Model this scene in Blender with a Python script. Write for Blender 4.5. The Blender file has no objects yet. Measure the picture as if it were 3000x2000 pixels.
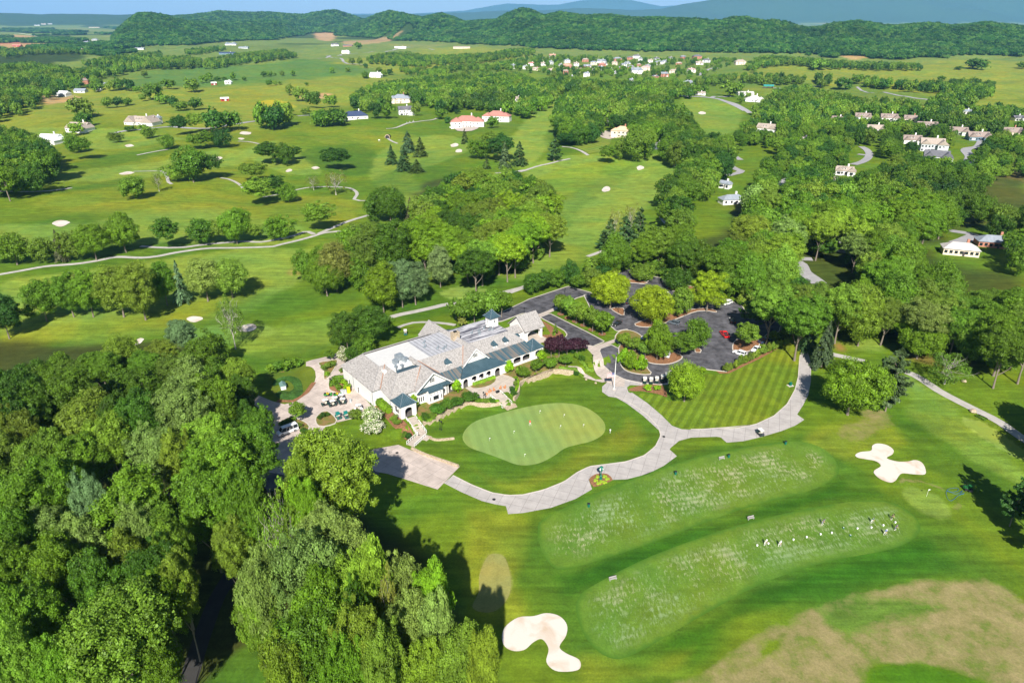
import bpy, bmesh, math, random
import numpy as np
from mathutils import Vector, Matrix
from mathutils.geometry import delaunay_2d_cdt
R = math.radians
sc = bpy.context.scene
col = sc.collection
rng = np.random.default_rng(7)
random.seed(7)

# ------------------------------------------------------------------ camera, light, exposure
CAMH = 105.0
PIT = R(25.3)
FPX = 1568.0                    # focal length in pixels of a 2352 px wide frame (24 mm on 36 mm)
cam = bpy.data.cameras.new('camera'); cam.lens = 24; cam.sensor_width = 36; cam.sensor_fit = 'HORIZONTAL'
cam.clip_start = 1; cam.clip_end = 90000
camo = bpy.data.objects.new('camera', cam); col.objects.link(camo)
camo.location = (0, 0, CAMH); camo.rotation_euler = (R(90) - PIT, 0, 0)
sc.camera = camo
HAZE = 3.3e-5
SUN_EL, SUN_AZ = R(39), R(181)
w = bpy.data.worlds.new('World'); sc.world = w; w.use_nodes = True
nt = w.node_tree; nt.nodes.clear()
sky = nt.nodes.new('ShaderNodeTexSky'); sky.sky_type = 'NISHITA'; sky.sun_disc = False
sky.sun_elevation = SUN_EL; sky.sun_rotation = SUN_AZ; sky.altitude = 500; sky.air_density = 1.0; sky.dust_density = 0.6; sky.ozone_density = 2.0
bg = nt.nodes.new('ShaderNodeBackground'); bg.inputs[1].default_value = 0.052
wo = nt.nodes.new('ShaderNodeOutputWorld'); nt.links.new(sky.outputs[0], bg.inputs[0]); nt.links.new(bg.outputs[0], wo.inputs[0])
sl = bpy.data.lights.new('sun', 'SUN'); sl.energy = 5.0; sl.angle = R(0.6); sl.color = (1.0, 0.955, 0.88)
so = bpy.data.objects.new('sun', sl); col.objects.link(so)
# direction towards the sun: azimuth measured clockwise from +Y
sd = Vector((math.sin(SUN_AZ) * math.cos(SUN_EL), math.cos(SUN_AZ) * math.cos(SUN_EL), math.sin(SUN_EL)))
so.rotation_euler = sd.to_track_quat('Z', 'Y').to_euler(); so.location = sd * 300
sc.view_settings.view_transform = 'Standard'; sc.view_settings.look = 'None'
sc.view_settings.exposure = 0.84; sc.view_settings.gamma = 1.0
sc.cycles.max_bounces = 6; sc.cycles.diffuse_bounces = 3; sc.cycles.glossy_bounces = 2
sc.cycles.transmission_bounces = 3; sc.cycles.volume_bounces = 1; sc.cycles.transparent_max_bounces = 6
sc.cycles.sample_clamp_indirect = 4
try: sc.cycles.use_denoising = True
except Exception: pass

# ------------------------------------------------------------------ terrain height
def S(x):
    x = np.clip(x, 0, 1); return x * x * (3 - 2 * x)
def rayv(u, v):
    x = (np.asarray(u, float) - 1176) / FPX; y = -(np.asarray(v, float) - 784) / FPX
    return x, math.cos(PIT) + y * math.sin(PIT), -math.sin(PIT) + y * math.cos(PIT)
def src(l): return [(a / 1.27551, b / 1.27551) for a, b in l]
# skyline of each ridge, read off the photograph in its 3000 px frame; (forward distance, foot, fall-off, cover height, outline)
RIDGES = [
 (3300, 0.66, 1.35, 15, [(300,150),(345,85),(370,60),(404,41),(440,42),(480,47),(520,54),(560,60),(640,63),(720,61),(808,59),(900,62),(960,60),(1000,61),(1055,60),(1090,50),(1106,45),(1140,37),(1165,40),(1191,45),(1238,51),(1265,46),(1293,41),(1320,48),(1361,60),(1410,58),(1455,55),(1490,42),(1527,31),(1560,36),(1595,46),(1638,40),(1723,46),(1850,49),(2000,51),(2106,57),(2150,54),(2191,52),(2298,64),(2340,72),(2370,79),(2404,72),(2446,60),(2510,55),(2587,70),(2640,68),(2723,64),(2808,68),(2893,60),(3000,72),(3300,66)]),
 (6200, 0.75, 1.3, 18, [(300,110),(380,62),(450,50),(510,48),(560,46),(600,42),(638,37),(680,40),(723,41),(787,40),(840,43),(893,45),(930,40),(978,35),(1010,42),(1055,53),(1110,62),(1160,80)]),
 (11500, 0.8, 1.2, 0, [(-500,42),(0,39),(60,40),(120,43),(180,41),(250,42),(350,44),(404,43),(480,50),(560,60),(640,110)]),
 (17000, 0.86, 1.15, 0, [(700,60),(850,50),(950,47),(1100,44),(1250,41),(1319,38),(1400,36),(1480,31),(1560,33),(1640,28),(1700,24),(1765,26),(1850,30),(1935,27),(1970,19),(2000,13),(2025,9),(2085,0),(2200,-16),(2400,-28),(2700,-20),(3000,-30),(3400,-20)]),
 (27000, 0.88, 1.1, 0, [(500,60),(900,45),(1040,41),(1200,41),(1298,36),(1361,32),(1400,25),(1450,16),(1485,11),(1548,13),(1600,15),(1638,14),(1701,2),(1765,-3),(1850,1),(1935,19),(1990,16),(2100,10),(2400,5),(3400,8)]),
]
RT = []
for Y, f0, f1, ch, pts in RIDGES:
    tt, hh = [], []
    if Y < 7000: pts = [(a_, 54 + (b_ - 54) * (1.4 if b_ < 54 else 1.25)) if b_ < 76 else (a_, b_) for a_, b_ in pts]
    for u, v in src(pts):
        dx, dy, dz = rayv(u, v)
        tt.append(dx / dy); hh.append(dz / dy)
    RT.append((Y, f0, f1, ch, np.array(tt), np.array(hh)))
BASE_LINE = src([(0,150),(300,150),(353,150),(553,140),(660,128),(808,123),(914,104),(1000,110),(1204,128),(1425,136),(1595,149),(1850,157),(2000,160),(2213,166),(2361,176),(2680,182),(2893,176),(3000,180)])
bt, bY = [], []
for u, v in BASE_LINE:
    dx, dy, dz = rayv(u, v); bt.append(dx / dy); bY.append(-CAMH * dy / dz)
bt, bY = np.array(bt), np.array(bY)
WAVES = [(6.28 / L, math.cos(a), math.sin(a), p, A) for L, a, p, A in
         [(95, .3, 1, .55), (140, 1.9, 2, .8), (210, .9, 4, 1.3), (260, 2.6, .5, 1.3), (390, 1.3, 3, 2.0), (520, .1, 5, 2.2), (160, 2.9, 1.1, .8), (75, 1.2, .1, .3)]]
def fold(x, y, s):
    return (np.sin(x / s + 1.7 * np.sin(y / s * .7 + 1)) + np.sin(x / s * .53 + y / s * .8 + 2.1) + .6 * np.sin(x / s * 1.9 - y / s * .4)) / 2.6
# the clubhouse terrace: local frame a (along the building), b (towards its front)
CA, CSn = math.cos(R(38)), math.sin(R(38)); CO = (-20.0, 195.0)
def ab(x, y):
    x = x - CO[0]; y = y - CO[1]; return x * CA + y * CSn, x * CSn - y * CA
def xy(a, b): return CO[0] + a * CA + b * CSn, CO[1] + a * CSn - b * CA
def flatG(u, v, z=0):
    dx, dy, dz = rayv(u, v); t = (z - CAMH) / dz; return dx * t, dy * t
def Zf(ox, oy, s):
    return lambda l: [((ox + p[0] / s) / 1.27551, (oy + p[1] / s) / 1.27551) + tuple(p[2:]) for p in l]
ZC = Zf(950, 850, 3.36); ZP = Zf(1500, 750, 2.6133); ZV = Zf(700, 1000, 4.48); ZG = Zf(1250, 1150, 2.4758)
ZR = Zf(2100, 950, 2.6133); ZT = Zf(300, 1300, 1.96); ZA = Zf(990, 1000, 6.271); ZB = Zf(1290, 900, 6.271)
Z1 = Zf(0, 0, 2.352); Z2 = Zf(1000, 0, 2.352); Z3 = Zf(2000, 0, 2.352); Z4 = Zf(0, 350, 2.94); Z5 = Zf(750, 350, 2.94)
Z6 = Zf(1500, 250, 2.94); Z7 = Zf(2200, 250, 2.94); ZD = Zf(1900, 1500, 2.1382); ZE = Zf(0, 900, 2.6138)
ZH = Zf(2500, 300, 4.704); ZN = Zf(1450, 110, 3.136); ZM = Zf(1280, 320, 3.36)
PADH = 1.5
WALLPX = ZC([(975,1325),(1100,1275),(1250,1195),(1400,1135),(1560,1140),(1735,1130)]) 
WALLPX2 = ZC([(1865,1085),(1915,1010),(1935,925),(2100,855),(2250,815)]) + ZP([(120,960),(250,905),(350,888),(470,902)])
wa, wb = [], []
for p in WALLPX + WALLPX2:
    a_, b_ = ab(*flatG(p[0], p[1], 0.6)); wa.append(a_); wb.append(b_)
o_ = np.argsort(wa); wa, wb = np.array(wa)[o_], np.array(wb)[o_]
def hgt(x, y):
    x = np.asarray(x, float); y = np.asarray(y, float)
    r = np.hypot(x - 10, y - 175)
    amp = S((r - 70) / 260) * (0.55 + 0.6 * S((r - 500) / 900)) * (1 - .0 * y)
    u = np.zeros_like(x)
    for k, c, s, p, A in WAVES: u = u + A * np.sin(k * (c * x + s * y) + p)
    u = u + .32 * np.sin(x / 7.3 + 1.5 * np.sin(y / 19.)) * np.sin(y / 8.9 + x / 31.)
    h = u * amp * 1.2
    # land falls away gently behind the wood on the left, rises slightly to the right
    yy = np.maximum(y, 50.0); t = x / yy
    rid = np.zeros_like(x)
    for i, (Y, f0, f1, ch, tt, hh) in enumerate(RT):
        if i == 0:
            B = np.interp(t, bt, bY); C = np.maximum(B * 1.30, 2900.0)
            s = S((yy - B) / (C - B)); dn = 1 - S((yy - C) / (0.5 * C))
        else:
            C = Y + 0 * yy; s = S((yy - f0 * Y) / ((1 - f0) * Y)); dn = 1 - S((yy - Y) / ((f1 - 1) * Y) / 1.0)
        H = np.maximum(0, CAMH + C * np.interp(t, tt, hh) - ch)
        e = s * (1 - s) * 4 * (yy < C)
        rr = H * s * dn + e * (fold(x, y, 110 + Y * 0.02) * (0.22 * H + 4) + fold(y, x, 60.) * 5) * dn + 4 * fold(x * 1.3, y, 70.) * s * dn * (H > 20)
        rid = np.maximum(rid, rr)
    h = h * (1 - S((y - 2500) / 2000)) + rid
    a, b = ab(x, y)
    bw = np.interp(a, wa, wb)
    pad = S((bw + 0.35 - b) / 0.5) * S((a + 37) / 6) * (1 - S((a - 48) / 18)) * (1 - S((-30 - b) / 20))
    return h + PADH * pad * (r < 200)
def h1(x, y): return float(hgt(np.array([x]), np.array([y]))[0])
_ts = np.exp(np.linspace(math.log(70), math.log(45000), 700))
def G(u, v):
    """the point of the ground that the photograph shows at (u, v) of its 2352 px frame"""
    dx, dy, dz = [float(q) for q in rayv(u, v)]
    z = CAMH + _ts * dz - hgt(_ts * dx, _ts * dy)
    k = int(np.argmax(z < 0))
    if z[k] >= 0: k = len(_ts) - 1
    lo, hi = _ts[max(k - 1, 0)], _ts[k]
    for _ in range(3):
        q = np.linspace(lo, hi, 12); z = CAMH + q * dz - hgt(q * dx, q * dy); k = int(np.argmax(z < 0))
        if z[k] >= 0: k = 11
        lo, hi = q[max(k - 1, 0)], q[k]
    t = (lo + hi) / 2
    return float(t * dx), float(t * dy)
def P(x, y, z):
    """pixel of a point"""
    d = y * math.cos(PIT) - (z - CAMH) * math.sin(PIT)
    return 1176 + FPX * x / d, 784 - FPX * (y * math.sin(PIT) + (z - CAMH) * math.cos(PIT)) / d, d
def ztop(x, y, v):
    """height of what reaches pixel row v straight above (x, y)"""
    yv = -(v - 784) / FPX
    dy = math.cos(PIT) + yv * math.sin(PIT); dz = -math.sin(PIT) + yv * math.cos(PIT)
    return CAMH + y * dz / dy
def GL(l): return [G(p[0], p[1]) for p in l]

# ------------------------------------------------------------------ small tools
MATS = {}
def lin(c):
    c = c.lstrip('#'); v = [int(c[i:i+2], 16) / 255 for i in (0, 2, 4)]
    return tuple(((q + .055) / 1.055) ** 2.4 if q > .04045 else q / 12.92 for q in v)
def newmat(name):
    m = bpy.data.materials.new(name); m.use_nodes = True; nt = m.node_tree
    return m, nt, nt.nodes['Principled BSDF']
def mat(name, c, rough=.7, metal=0, var=.12, scale=1.5, c2=None, spec=.3, bump=0):
    """plain painted / natural surface with a little procedural variation"""
    if name in MATS: return MATS[name]
    m, nt, b = newmat(name); N = nt.nodes; Lk = nt.links.new
    tc = N.new('ShaderNodeTexCoord'); n = N.new('ShaderNodeTexNoise'); n.inputs['Scale'].default_value = scale; n.inputs['Detail'].default_value = 5
    Lk(tc.outputs['Object'], n.inputs['Vector'])
    r = N.new('ShaderNodeValToRGB'); r.color_ramp.elements[0].position = .3; r.color_ramp.elements[1].position = .7
    if c2 is None: a_, b_ = tuple(q * (1 - var) for q in c), tuple(min(1, q * (1 + var)) for q in c)
    else: a_, b_ = c, c2
    r.color_ramp.elements[0].color = (*a_, 1); r.color_ramp.elements[1].color = (*b_, 1)
    Lk(n.outputs[0], r.inputs[0]); Lk(r.outputs[0], b.inputs['Base Color'])
    b.inputs['Roughness'].default_value = rough; b.inputs['Metallic'].default_value = metal; b.inputs['Specular IOR Level'].default_value = spec
    if bump:
        bp = N.new('ShaderNodeBump'); bp.inputs['Strength'].default_value = bump; bp.inputs['Distance'].default_value = .05
        Lk(n.outputs[0], bp.inputs['Height']); Lk(bp.outputs[0], b.inputs['Normal'])
    MATS[name] = m; return m
def objmat(name, rough=.5, metal=0, spec=.5):
    """takes the object's own colour (paint of cars, clothes ...)"""
    if name in MATS: return MATS[name]
    m, nt, b = newmat(name); oi = nt.nodes.new('ShaderNodeObjectInfo'); nt.links.new(oi.outputs['Color'], b.inputs['Base Color'])
    b.inputs['Roughness'].default_value = rough; b.inputs['Metallic'].default_value = metal; b.inputs['Specular IOR Level'].default_value = spec
    MATS[name] = m; return m
class MB:
    def __init__(s): s.v, s.f = [], []
    def add(s, vs, fs):
        o = len(s.v); s.v += [tuple(q) for q in vs]; s.f += [tuple(i + o for i in f) for f in fs]; return s
    def poly(s, pts): return s.add(pts, [tuple(range(len(pts)))])
    def box(s, c, d, rz=0, ry=0, top=1.0):
        M = Matrix.Translation(c) @ Matrix.Rotation(rz, 4, 'Z') @ Matrix.Rotation(ry, 4, 'Y')
        vs = [M @ Vector((sx * d[0] / 2 * (top if sz > 0 else 1), sy * d[1] / 2 * (top if sz > 0 else 1), sz * d[2] / 2)) for sz in (-1, 1) for sx, sy in ((-1, -1), (1, -1), (1, 1), (-1, 1))]
        return s.add(vs, [(3, 2, 1, 0), (4, 5, 6, 7), (0, 1, 5, 4), (1, 2, 6, 5), (2, 3, 7, 6), (3, 0, 4, 7)])
    def prism(s, pts, z0, z1):
        n = len(pts); vs = [(x, y, z0) for x, y in pts] + [(x, y, z1) for x, y in pts]
        ar = sum(pts[i][0] * pts[(i + 1) % n][1] - pts[(i + 1) % n][0] * pts[i][1] for i in range(n))
        fs = [tuple(range(n - 1, -1, -1)), tuple(range(n, 2 * n))] + [(i, (i + 1) % n, n + (i + 1) % n, n + i) for i in range(n)]
        if ar < 0: fs = [f[::-1] for f in fs]
        return s.add(vs, fs)
    def extr(s, pts, d):
        """planar outline pushed along d"""
        n = len(pts); d = Vector(d); vs = [Vector(p) for p in pts] + [Vector(p) + d for p in pts]
        return s.add(vs, [tuple(range(n - 1, -1, -1)), tuple(range(n, 2 * n))] + [(i, (i + 1) % n, n + (i + 1) % n, n + i) for i in range(n)])
    def tube(s, pts, rad, n=6, cap=True):
        pts = [Vector(p) for p in pts]; o = len(s.v)
        for i, p in enumerate(pts):
            d = (pts[min(i + 1, len(pts) - 1)] - pts[max(i - 1, 0)]).normalized()
            a = d.cross(Vector((0, 0, 1)) if abs(d.z) < .9 else Vector((1, 0, 0))).normalized(); b = d.cross(a)
            r = rad[i] if isinstance(rad, (list, tuple)) else rad
            s.v += [tuple(p + (a * math.cos(k * 6.2832 / n) + b * math.sin(k * 6.2832 / n)) * r) for k in range(n)]
        for i in range(len(pts) - 1):
            for k in range(n):
                s.f.append((o + i * n + k, o + i * n + (k + 1) % n, o + (i + 1) * n + (k + 1) % n, o + (i + 1) * n + k))
        if cap: s.f.append(tuple(o + k for k in range(n))[::-1]); s.f.append(tuple(o + (len(pts) - 1) * n + k for k in range(n)))
        return s
    def lathe(s, prof, c=(0, 0, 0), n=14):
        o = len(s.v)
        for r, z in prof: s.v += [(c[0] + r * math.cos(k * 6.2832 / n), c[1] + r * math.sin(k * 6.2832 / n), c[2] + z) for k in range(n)]
        for i in range(len(prof) - 1):
            for k in range(n): s.f.append((o + i * n + k, o + i * n + (k + 1) % n, o + (i + 1) * n + (k + 1) % n, o + (i + 1) * n + k))
        s.f.append(tuple(o + k for k in range(n))[::-1]); s.f.append(tuple(o + (len(prof) - 1) * n + k for k in range(n)))
        return s
    def build(s, name, m, parent=None, loc=None, smooth=False, color=None, rot=None):
        me = bpy.data.meshes.new(name); me.from_pydata(s.v, [], s.f); me.materials.append(m)
        if smooth: me.polygons.foreach_set('use_smooth', [True] * len(me.polygons))
        me.update(); o = bpy.data.objects.new(name, me); col.objects.link(o)
        if parent is not None: o.parent = parent
        if loc is not None: o.location = loc
        if rot is not None: o.rotation_euler = (0, 0, rot)
        if color is not None: o.color = (*color, 1)
        return o
def empty(name, loc, rz=0):
    o = bpy.data.objects.new(name, None); col.objects.link(o); o.location = loc; o.rotation_euler = (0, 0, rz); o.empty_display_size = .5; return o
def tag(o, label=None, cat=None, group=None, kind=None):
    if label: o['label'] = label
    if cat: o['category'] = cat
    if group: o['group'] = group
    if kind: o['kind'] = kind
    return o
KIDS = {}
def dup(root, loc=None, rz=None, scale=None, color=None):
    def cp(o, par):
        c = o.copy(); col.objects.link(c); c.parent = par
        for k in o.children if o.name not in KIDS else KIDS[o.name]: cp(k, c)
        return c
    r = cp(root, None)
    if loc is not None: r.location = loc
    if rz is not None: r.rotation_euler = (0, 0, rz)
    if scale is not None: r.scale = scale
    return r
ORD = ['', 'first', 'second', 'third', 'fourth', 'fifth', 'sixth', 'seventh', 'eighth', 'ninth', 'tenth', 'eleventh', 'twelfth', 'thirteenth', 'fourteenth', 'fifteenth', 'sixteenth', 'seventeenth', 'eighteenth', 'nineteenth', 'twentieth']
def ordn(i):
    if i < len(ORD): return ORD[i]
    if i % 10 == 0: return {30: 'thirtieth', 40: 'fortieth', 50: 'fiftieth'}.get(i, str(i) + 'th')
    return {2: 'twenty', 3: 'thirty', 4: 'forty', 5: 'fifty', 6: 'sixty'}[i // 10] + '-' + ORD[i % 10]

# ------------------------------------------------------------------ polygons
def smooth_poly(p, k=5, closed=True):
    p = np.array([q[:2] for q in p], float); n = len(p); out = []
    for i in range(n if closed else n - 1):
        if closed: a, b, c, d = p[(i - 1) % n], p[i], p[(i + 1) % n], p[(i + 2) % n]
        else: a, b, c, d = p[max(i - 1, 0)], p[i], p[i + 1], p[min(i + 2, n - 1)]
        for t in np.arange(k) / k:
            out.append(.5 * ((2 * b) + (c - a) * t + (2 * a - 5 * b + 4 * c - d) * t * t + (3 * b - a - 3 * c + d) * t ** 3))
    if not closed: out.append(p[-1])
    return [tuple(q) for q in out]
def sdist(x, y, poly):
    """signed distance, positive inside"""
    p = np.array(poly, float); q = np.roll(p, -1, 0)
    d2 = np.full(x.shape, 1e18); ins = np.zeros(x.shape, bool)
    for (ax, ay), (bx, by) in zip(p, q):
        ex, ey = bx - ax, by - ay; L = ex * ex + ey * ey + 1e-12
        t = np.clip(((x - ax) * ex + (y - ay) * ey) / L, 0, 1)
        d2 = np.minimum(d2, (x - ax - t * ex) ** 2 + (y - ay - t * ey) ** 2)
        c = ((ay > y) != (by > y)) & (x < (bx - ax) * (y - ay) / (by - ay + 1e-12) + ax)
        ins ^= c
    return np.sqrt(d2) * np.where(ins, 1, -1)
def inpoly(x, y, poly): return sdist(np.atleast_1d(np.asarray(x, float)), np.atleast_1d(np.asarray(y, float)), poly) > 0
def ell(cx, cy, rx, ry, rot=0, n=20):
    c, s = math.cos(R(rot)), math.sin(R(rot))
    return [(cx + rx * math.cos(k * 6.2832 / n) * c - ry * math.sin(k * 6.2832 / n) * s, cy + rx * math.cos(k * 6.2832 / n) * s + ry * math.sin(k * 6.2832 / n) * c) for k in range(n)]
def drape(name, wpoly, m, off=.04, sp=None, kind='structure', dome=0, thick=0):
    """closed world outline laid over the terrain as one sheet"""
    p = np.array(wpoly); lo, hi = p.min(0), p.max(0); A = (hi - lo).prod()
    if sp is None: sp = max(1.5, math.sqrt(A) / 45)
    # densify the outline
    pts = []
    for i in range(len(p)):
        a, b = p[i], p[(i + 1) % len(p)]; n = max(1, int(np.linalg.norm(b - a) / sp))
        pts += [tuple(a + (b - a) * k / n) for k in range(n)]
    gx, gy = np.meshgrid(np.arange(lo[0], hi[0], sp), np.arange(lo[1], hi[1], sp)); gx, gy = gx.ravel(), gy.ravel()
    sdv = sdist(gx, gy, wpoly); k = sdv > sp * .45
    allp = pts + list(zip(gx[k], gy[k])); nb = len(pts)
    vs, es, fs, *_ = delaunay_2d_cdt([Vector(q) for q in allp], [(i, (i + 1) % nb) for i in range(nb)], [], 1, 1e-5)
    X = np.array([v.x for v in vs]); Y = np.array([v.y for v in vs]); Zz = hgt(X, Y) + off
    if dome: Zz = Zz + dome * S(np.maximum(sdist(X, Y, wpoly), 0) / (abs(dome) * 6 + 1))
    me = bpy.data.meshes.new(name); vl = list(zip(X.tolist(), Y.tolist(), Zz.tolist())); fl = [tuple(f) for f in fs]
    me.from_pydata(vl, [], fl); me.materials.append(m); me.update()
    if len(me.polygons) and sum(q.normal.z for q in me.polygons) < 0: me.flip_normals()
    me.polygons.foreach_set('use_smooth', [True] * len(me.polygons))
    o = bpy.data.objects.new(name, me); col.objects.link(o)
    if kind: o['kind'] = kind
    return o
def strip_poly(pts, wd):
    """outline of a ribbon of width wd (number or list) round a world polyline"""
    p = np.array(smooth_poly(pts, 5, False)); n = len(p)
    W = np.full(n, wd) if np.isscalar(wd) else np.interp(np.linspace(0, 1, n), np.linspace(0, 1, len(wd)), wd)
    d = np.gradient(p, axis=0); d /= np.linalg.norm(d, axis=1)[:, None] + 1e-9; nn = np.stack([-d[:, 1], d[:, 0]], 1)
    return p, nn, W
def ribbon(name, pts, wd, m, off=.05, z0=None, step=4, kind='structure', height=0):
    p0 = np.array(pts); L = np.linalg.norm(np.diff(p0, axis=0), axis=1).sum()
    p, nn, W = strip_poly(pts, wd)
    # resample evenly
    sg = np.r_[0, np.cumsum(np.linalg.norm(np.diff(p, axis=0), axis=1))]; n = max(4, int(L / step)); q = np.linspace(0, sg[-1], n)
    px, py = np.interp(q, sg, p[:, 0]), np.interp(q, sg, p[:, 1]); W = np.interp(q, sg, W)
    d = np.gradient(np.stack([px, py], 1), axis=0); d /= np.linalg.norm(d, axis=1)[:, None] + 1e-9
    mb = MB(); hs = []; rows = 5
    for j in range(rows):
        f = (j / (rows - 1) - .5); x = px - d[:, 1] * W * f; y = py + d[:, 0] * W * f; z = hgt(x, y) + off + height
        mb.v += list(zip(x.tolist(), y.tolist(), z.tolist()))
    for j in range(rows - 1):
        for i in range(n - 1): mb.f.append((j * n + i + 1, j * n + i, (j + 1) * n + i, (j + 1) * n + i + 1))
    if height:  # side faces
        o = len(mb.v)
        for j in (0, rows - 1):
            mb.v += [(v[0], v[1], v[2] - height - off - .3) for v in mb.v[j * n:(j + 1) * n]]
        for i in range(n - 1):
            mb.f.append((i, i + 1, o + i + 1, o + i)); b_ = (rows - 1) * n
            mb.f.append((b_ + i + 1, b_ + i, o + n + i, o + n + i + 1))
        mb.f.append((0, o, o + n, (rows - 1) * n)); mb.f.append((n - 1, rows * n - 1, o + 2 * n - 1, o + n - 1))
    o = mb.build(name, m)
    if kind: o['kind'] = kind
    return o

# ------------------------------------------------------------------ ground sheet
def grassmat(name, attr=None, c=(.1, .2, .02), v1=.16, stripes=None, fine=1.0, blotch=.3):
    """mown grass: colour from the sheet's own attribute or a constant, broken up at several scales"""
    if name in MATS: return MATS[name]
    m, nt, b = newmat(name); N = nt.nodes; Lk = nt.links.new
    geo = N.new('ShaderNodeNewGeometry')
    if attr:
        ca = N.new('ShaderNodeVertexColor'); ca.layer_name = attr; base = ca.outputs[0]
    else:
        ca = N.new('ShaderNodeRGB'); ca.outputs[0].default_value = (*c, 1); base = ca.outputs[0]
    def noise(scale, det=4, dist=0, rough=.55):
        n = N.new('ShaderNodeTexNoise'); n.inputs['Scale'].default_value = scale; n.inputs['Detail'].default_value = det; n.inputs['Distortion'].default_value = dist; n.inputs['Roughness'].default_value = rough
        Lk(geo.outputs['Position'], n.inputs['Vector']); return n.outputs[0]
    def remap(s, a, b_, f0=.3, f1=.7):
        r = N.new('ShaderNodeMapRange'); r.inputs['From Min'].default_value = f0; r.inputs['From Max'].default_value = f1; r.inputs['To Min'].default_value = a; r.inputs['To Max'].default_value = b_
        Lk(s, r.inputs['Value']); return r.outputs[0]
    def mulv(colr, f):
        k = N.new('ShaderNodeVectorMath'); k.operation = 'SCALE'; Lk(colr, k.inputs[0]); Lk(f, k.inputs['Scale']); return k.outputs[0]
    # large blotches drift towards yellow green
    mx = N.new('ShaderNodeMix'); mx.data_type = 'RGBA'; mx.blend_type = 'MULTIPLY'; mx.inputs[7].default_value = (1.42, 1.05, .8, 1)
    Lk(remap(noise(.035, 6, .6), 0, 1, .38, .68), mx.inputs[0]); Lk(base, mx.inputs[6])
    mx2 = N.new('ShaderNodeMix'); mx2.data_type = 'RGBA'; mx2.blend_type = 'MULTIPLY'; mx2.inputs[7].default_value = (.62, .82, .75, 1)
    Lk(remap(noise(.017, 5, 1.2), 0, .75, .5, .72), mx2.inputs[0]); Lk(mx.outputs[2], mx2.inputs[6])
    cc = mulv(mx2.outputs[2], remap(noise(.25, 6, .3, .65), 1 - v1, 1 + v1))
    cc = mulv(cc, remap(noise(2.2 * fine, 4, 0, .7), 1 - v1 * 1.1, 1 + v1 * 1.1))
    if attr:
        for ang_, sc_, d_, am_ in ((.35, (.035, .42, 1), 2.2, .10), (-.9, (.03, .2, 1), 4.0, .11), (1.3, (.05, .7, 1), 2.5, .05)):
            mp = N.new('ShaderNodeMapping'); mp.inputs['Rotation'].default_value = (0, 0, ang_); mp.inputs['Scale'].default_value = sc_; Lk(geo.outputs['Position'], mp.inputs['Vector'])
            n = N.new('ShaderNodeTexNoise'); n.inputs['Scale'].default_value = .6; n.inputs['Detail'].default_value = 3; n.inputs['Distortion'].default_value = d_; Lk(mp.outputs[0], n.inputs['Vector']); cc = mulv(cc, remap(n.outputs[0], 1 - am_, 1 + am_, .38, .62))
        al = N.new('ShaderNodeMath'); al.operation = 'MULTIPLY_ADD'; Lk(noise(.26, 9, 0, .76), al.inputs[0]); al.inputs[1].default_value = 1.5; Lk(ca.outputs[1], al.inputs[2])
        dm = remap(al.outputs[0], 0, .93, 1.22, 1.72)
        dr = N.new('ShaderNodeValToRGB'); e_ = dr.color_ramp.elements; e_[0].position = .38; e_[0].color = (.13, .165, .032, 1); e_[1].position = .62; e_[1].color = (.29, .232, .108, 1); e3 = e_.new(.48); e3.color = (.22, .19, .075, 1); Lk(noise(.16, 8, .1, .72), dr.inputs[0])
        dc = mulv(dr.outputs[0], remap(noise(2.6, 5, 0, .75), .78, 1.22))
        md = N.new('ShaderNodeMix'); md.data_type = 'RGBA'; Lk(dm, md.inputs[0]); Lk(cc, md.inputs[6]); Lk(dc, md.inputs[7]); cc = md.outputs[2]
    if stripes:
        ang, wd, am = stripes[:3]
        mp = N.new('ShaderNodeMapping'); mp.inputs['Rotation'].default_value = (0, 0, ang); Lk(geo.outputs['Position'], mp.inputs['Vector'])
        wv = N.new('ShaderNodeTexWave'); wv.inputs['Scale'].default_value = 3.1416 / wd / 10; wv.inputs['Distortion'].default_value = .5; wv.inputs['Detail'].default_value = 2
        wv.inputs['Detail Scale'].default_value = .3; Lk(mp.outputs[0], wv.inputs['Vector']); cc = mulv(cc, remap(wv.outputs[1], 1 - am, 1 + am, .25, .75))
        if len(stripes) > 3:
            mp = N.new('ShaderNodeMapping'); mp.inputs['Rotation'].default_value = (0, 0, ang + 1.5708); Lk(geo.outputs['Position'], mp.inputs['Vector'])
            wv = N.new('ShaderNodeTexWave'); wv.inputs['Scale'].default_value = 3.1416 / wd / 10; wv.inputs['Distortion'].default_value = .8; Lk(mp.outputs[0], wv.inputs['Vector']); cc = mulv(cc, remap(wv.outputs[1], 1 - stripes[3], 1 + stripes[3], .25, .75))
    Lk(cc, b.inputs['Base Color']); b.inputs['Roughness'].default_value = .85; b.inputs['Specular IOR Level'].default_value = .12
    bp = N.new('ShaderNodeBump'); bp.inputs['Strength'].default_value = .35; bp.inputs['Distance'].default_value = .25
    Lk(noise(1.1 * fine, 5, 0, .7), bp.inputs['Height']); Lk(bp.outputs[0], b.inputs['Normal'])
    MATS[name] = m; return m
ROUGH = (.090, .168, .011); LUSH = (.044, .120, .011); FAIR = (.165, .262, .040); GREENC = (.16, .28, .06); FIELD = (.18, .235, .03)
DRY = (.30, .22, .07); TAN = (.40, .27, .13); DIRT = (.38, .27, .15); YEL = (.19, .23, .02); WOODF = (.035, .05, .012); FARG = (.13, .20, .045); MULCH = (.24, .12, .06)
def C(f, l): return f(l) if f else l
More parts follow.
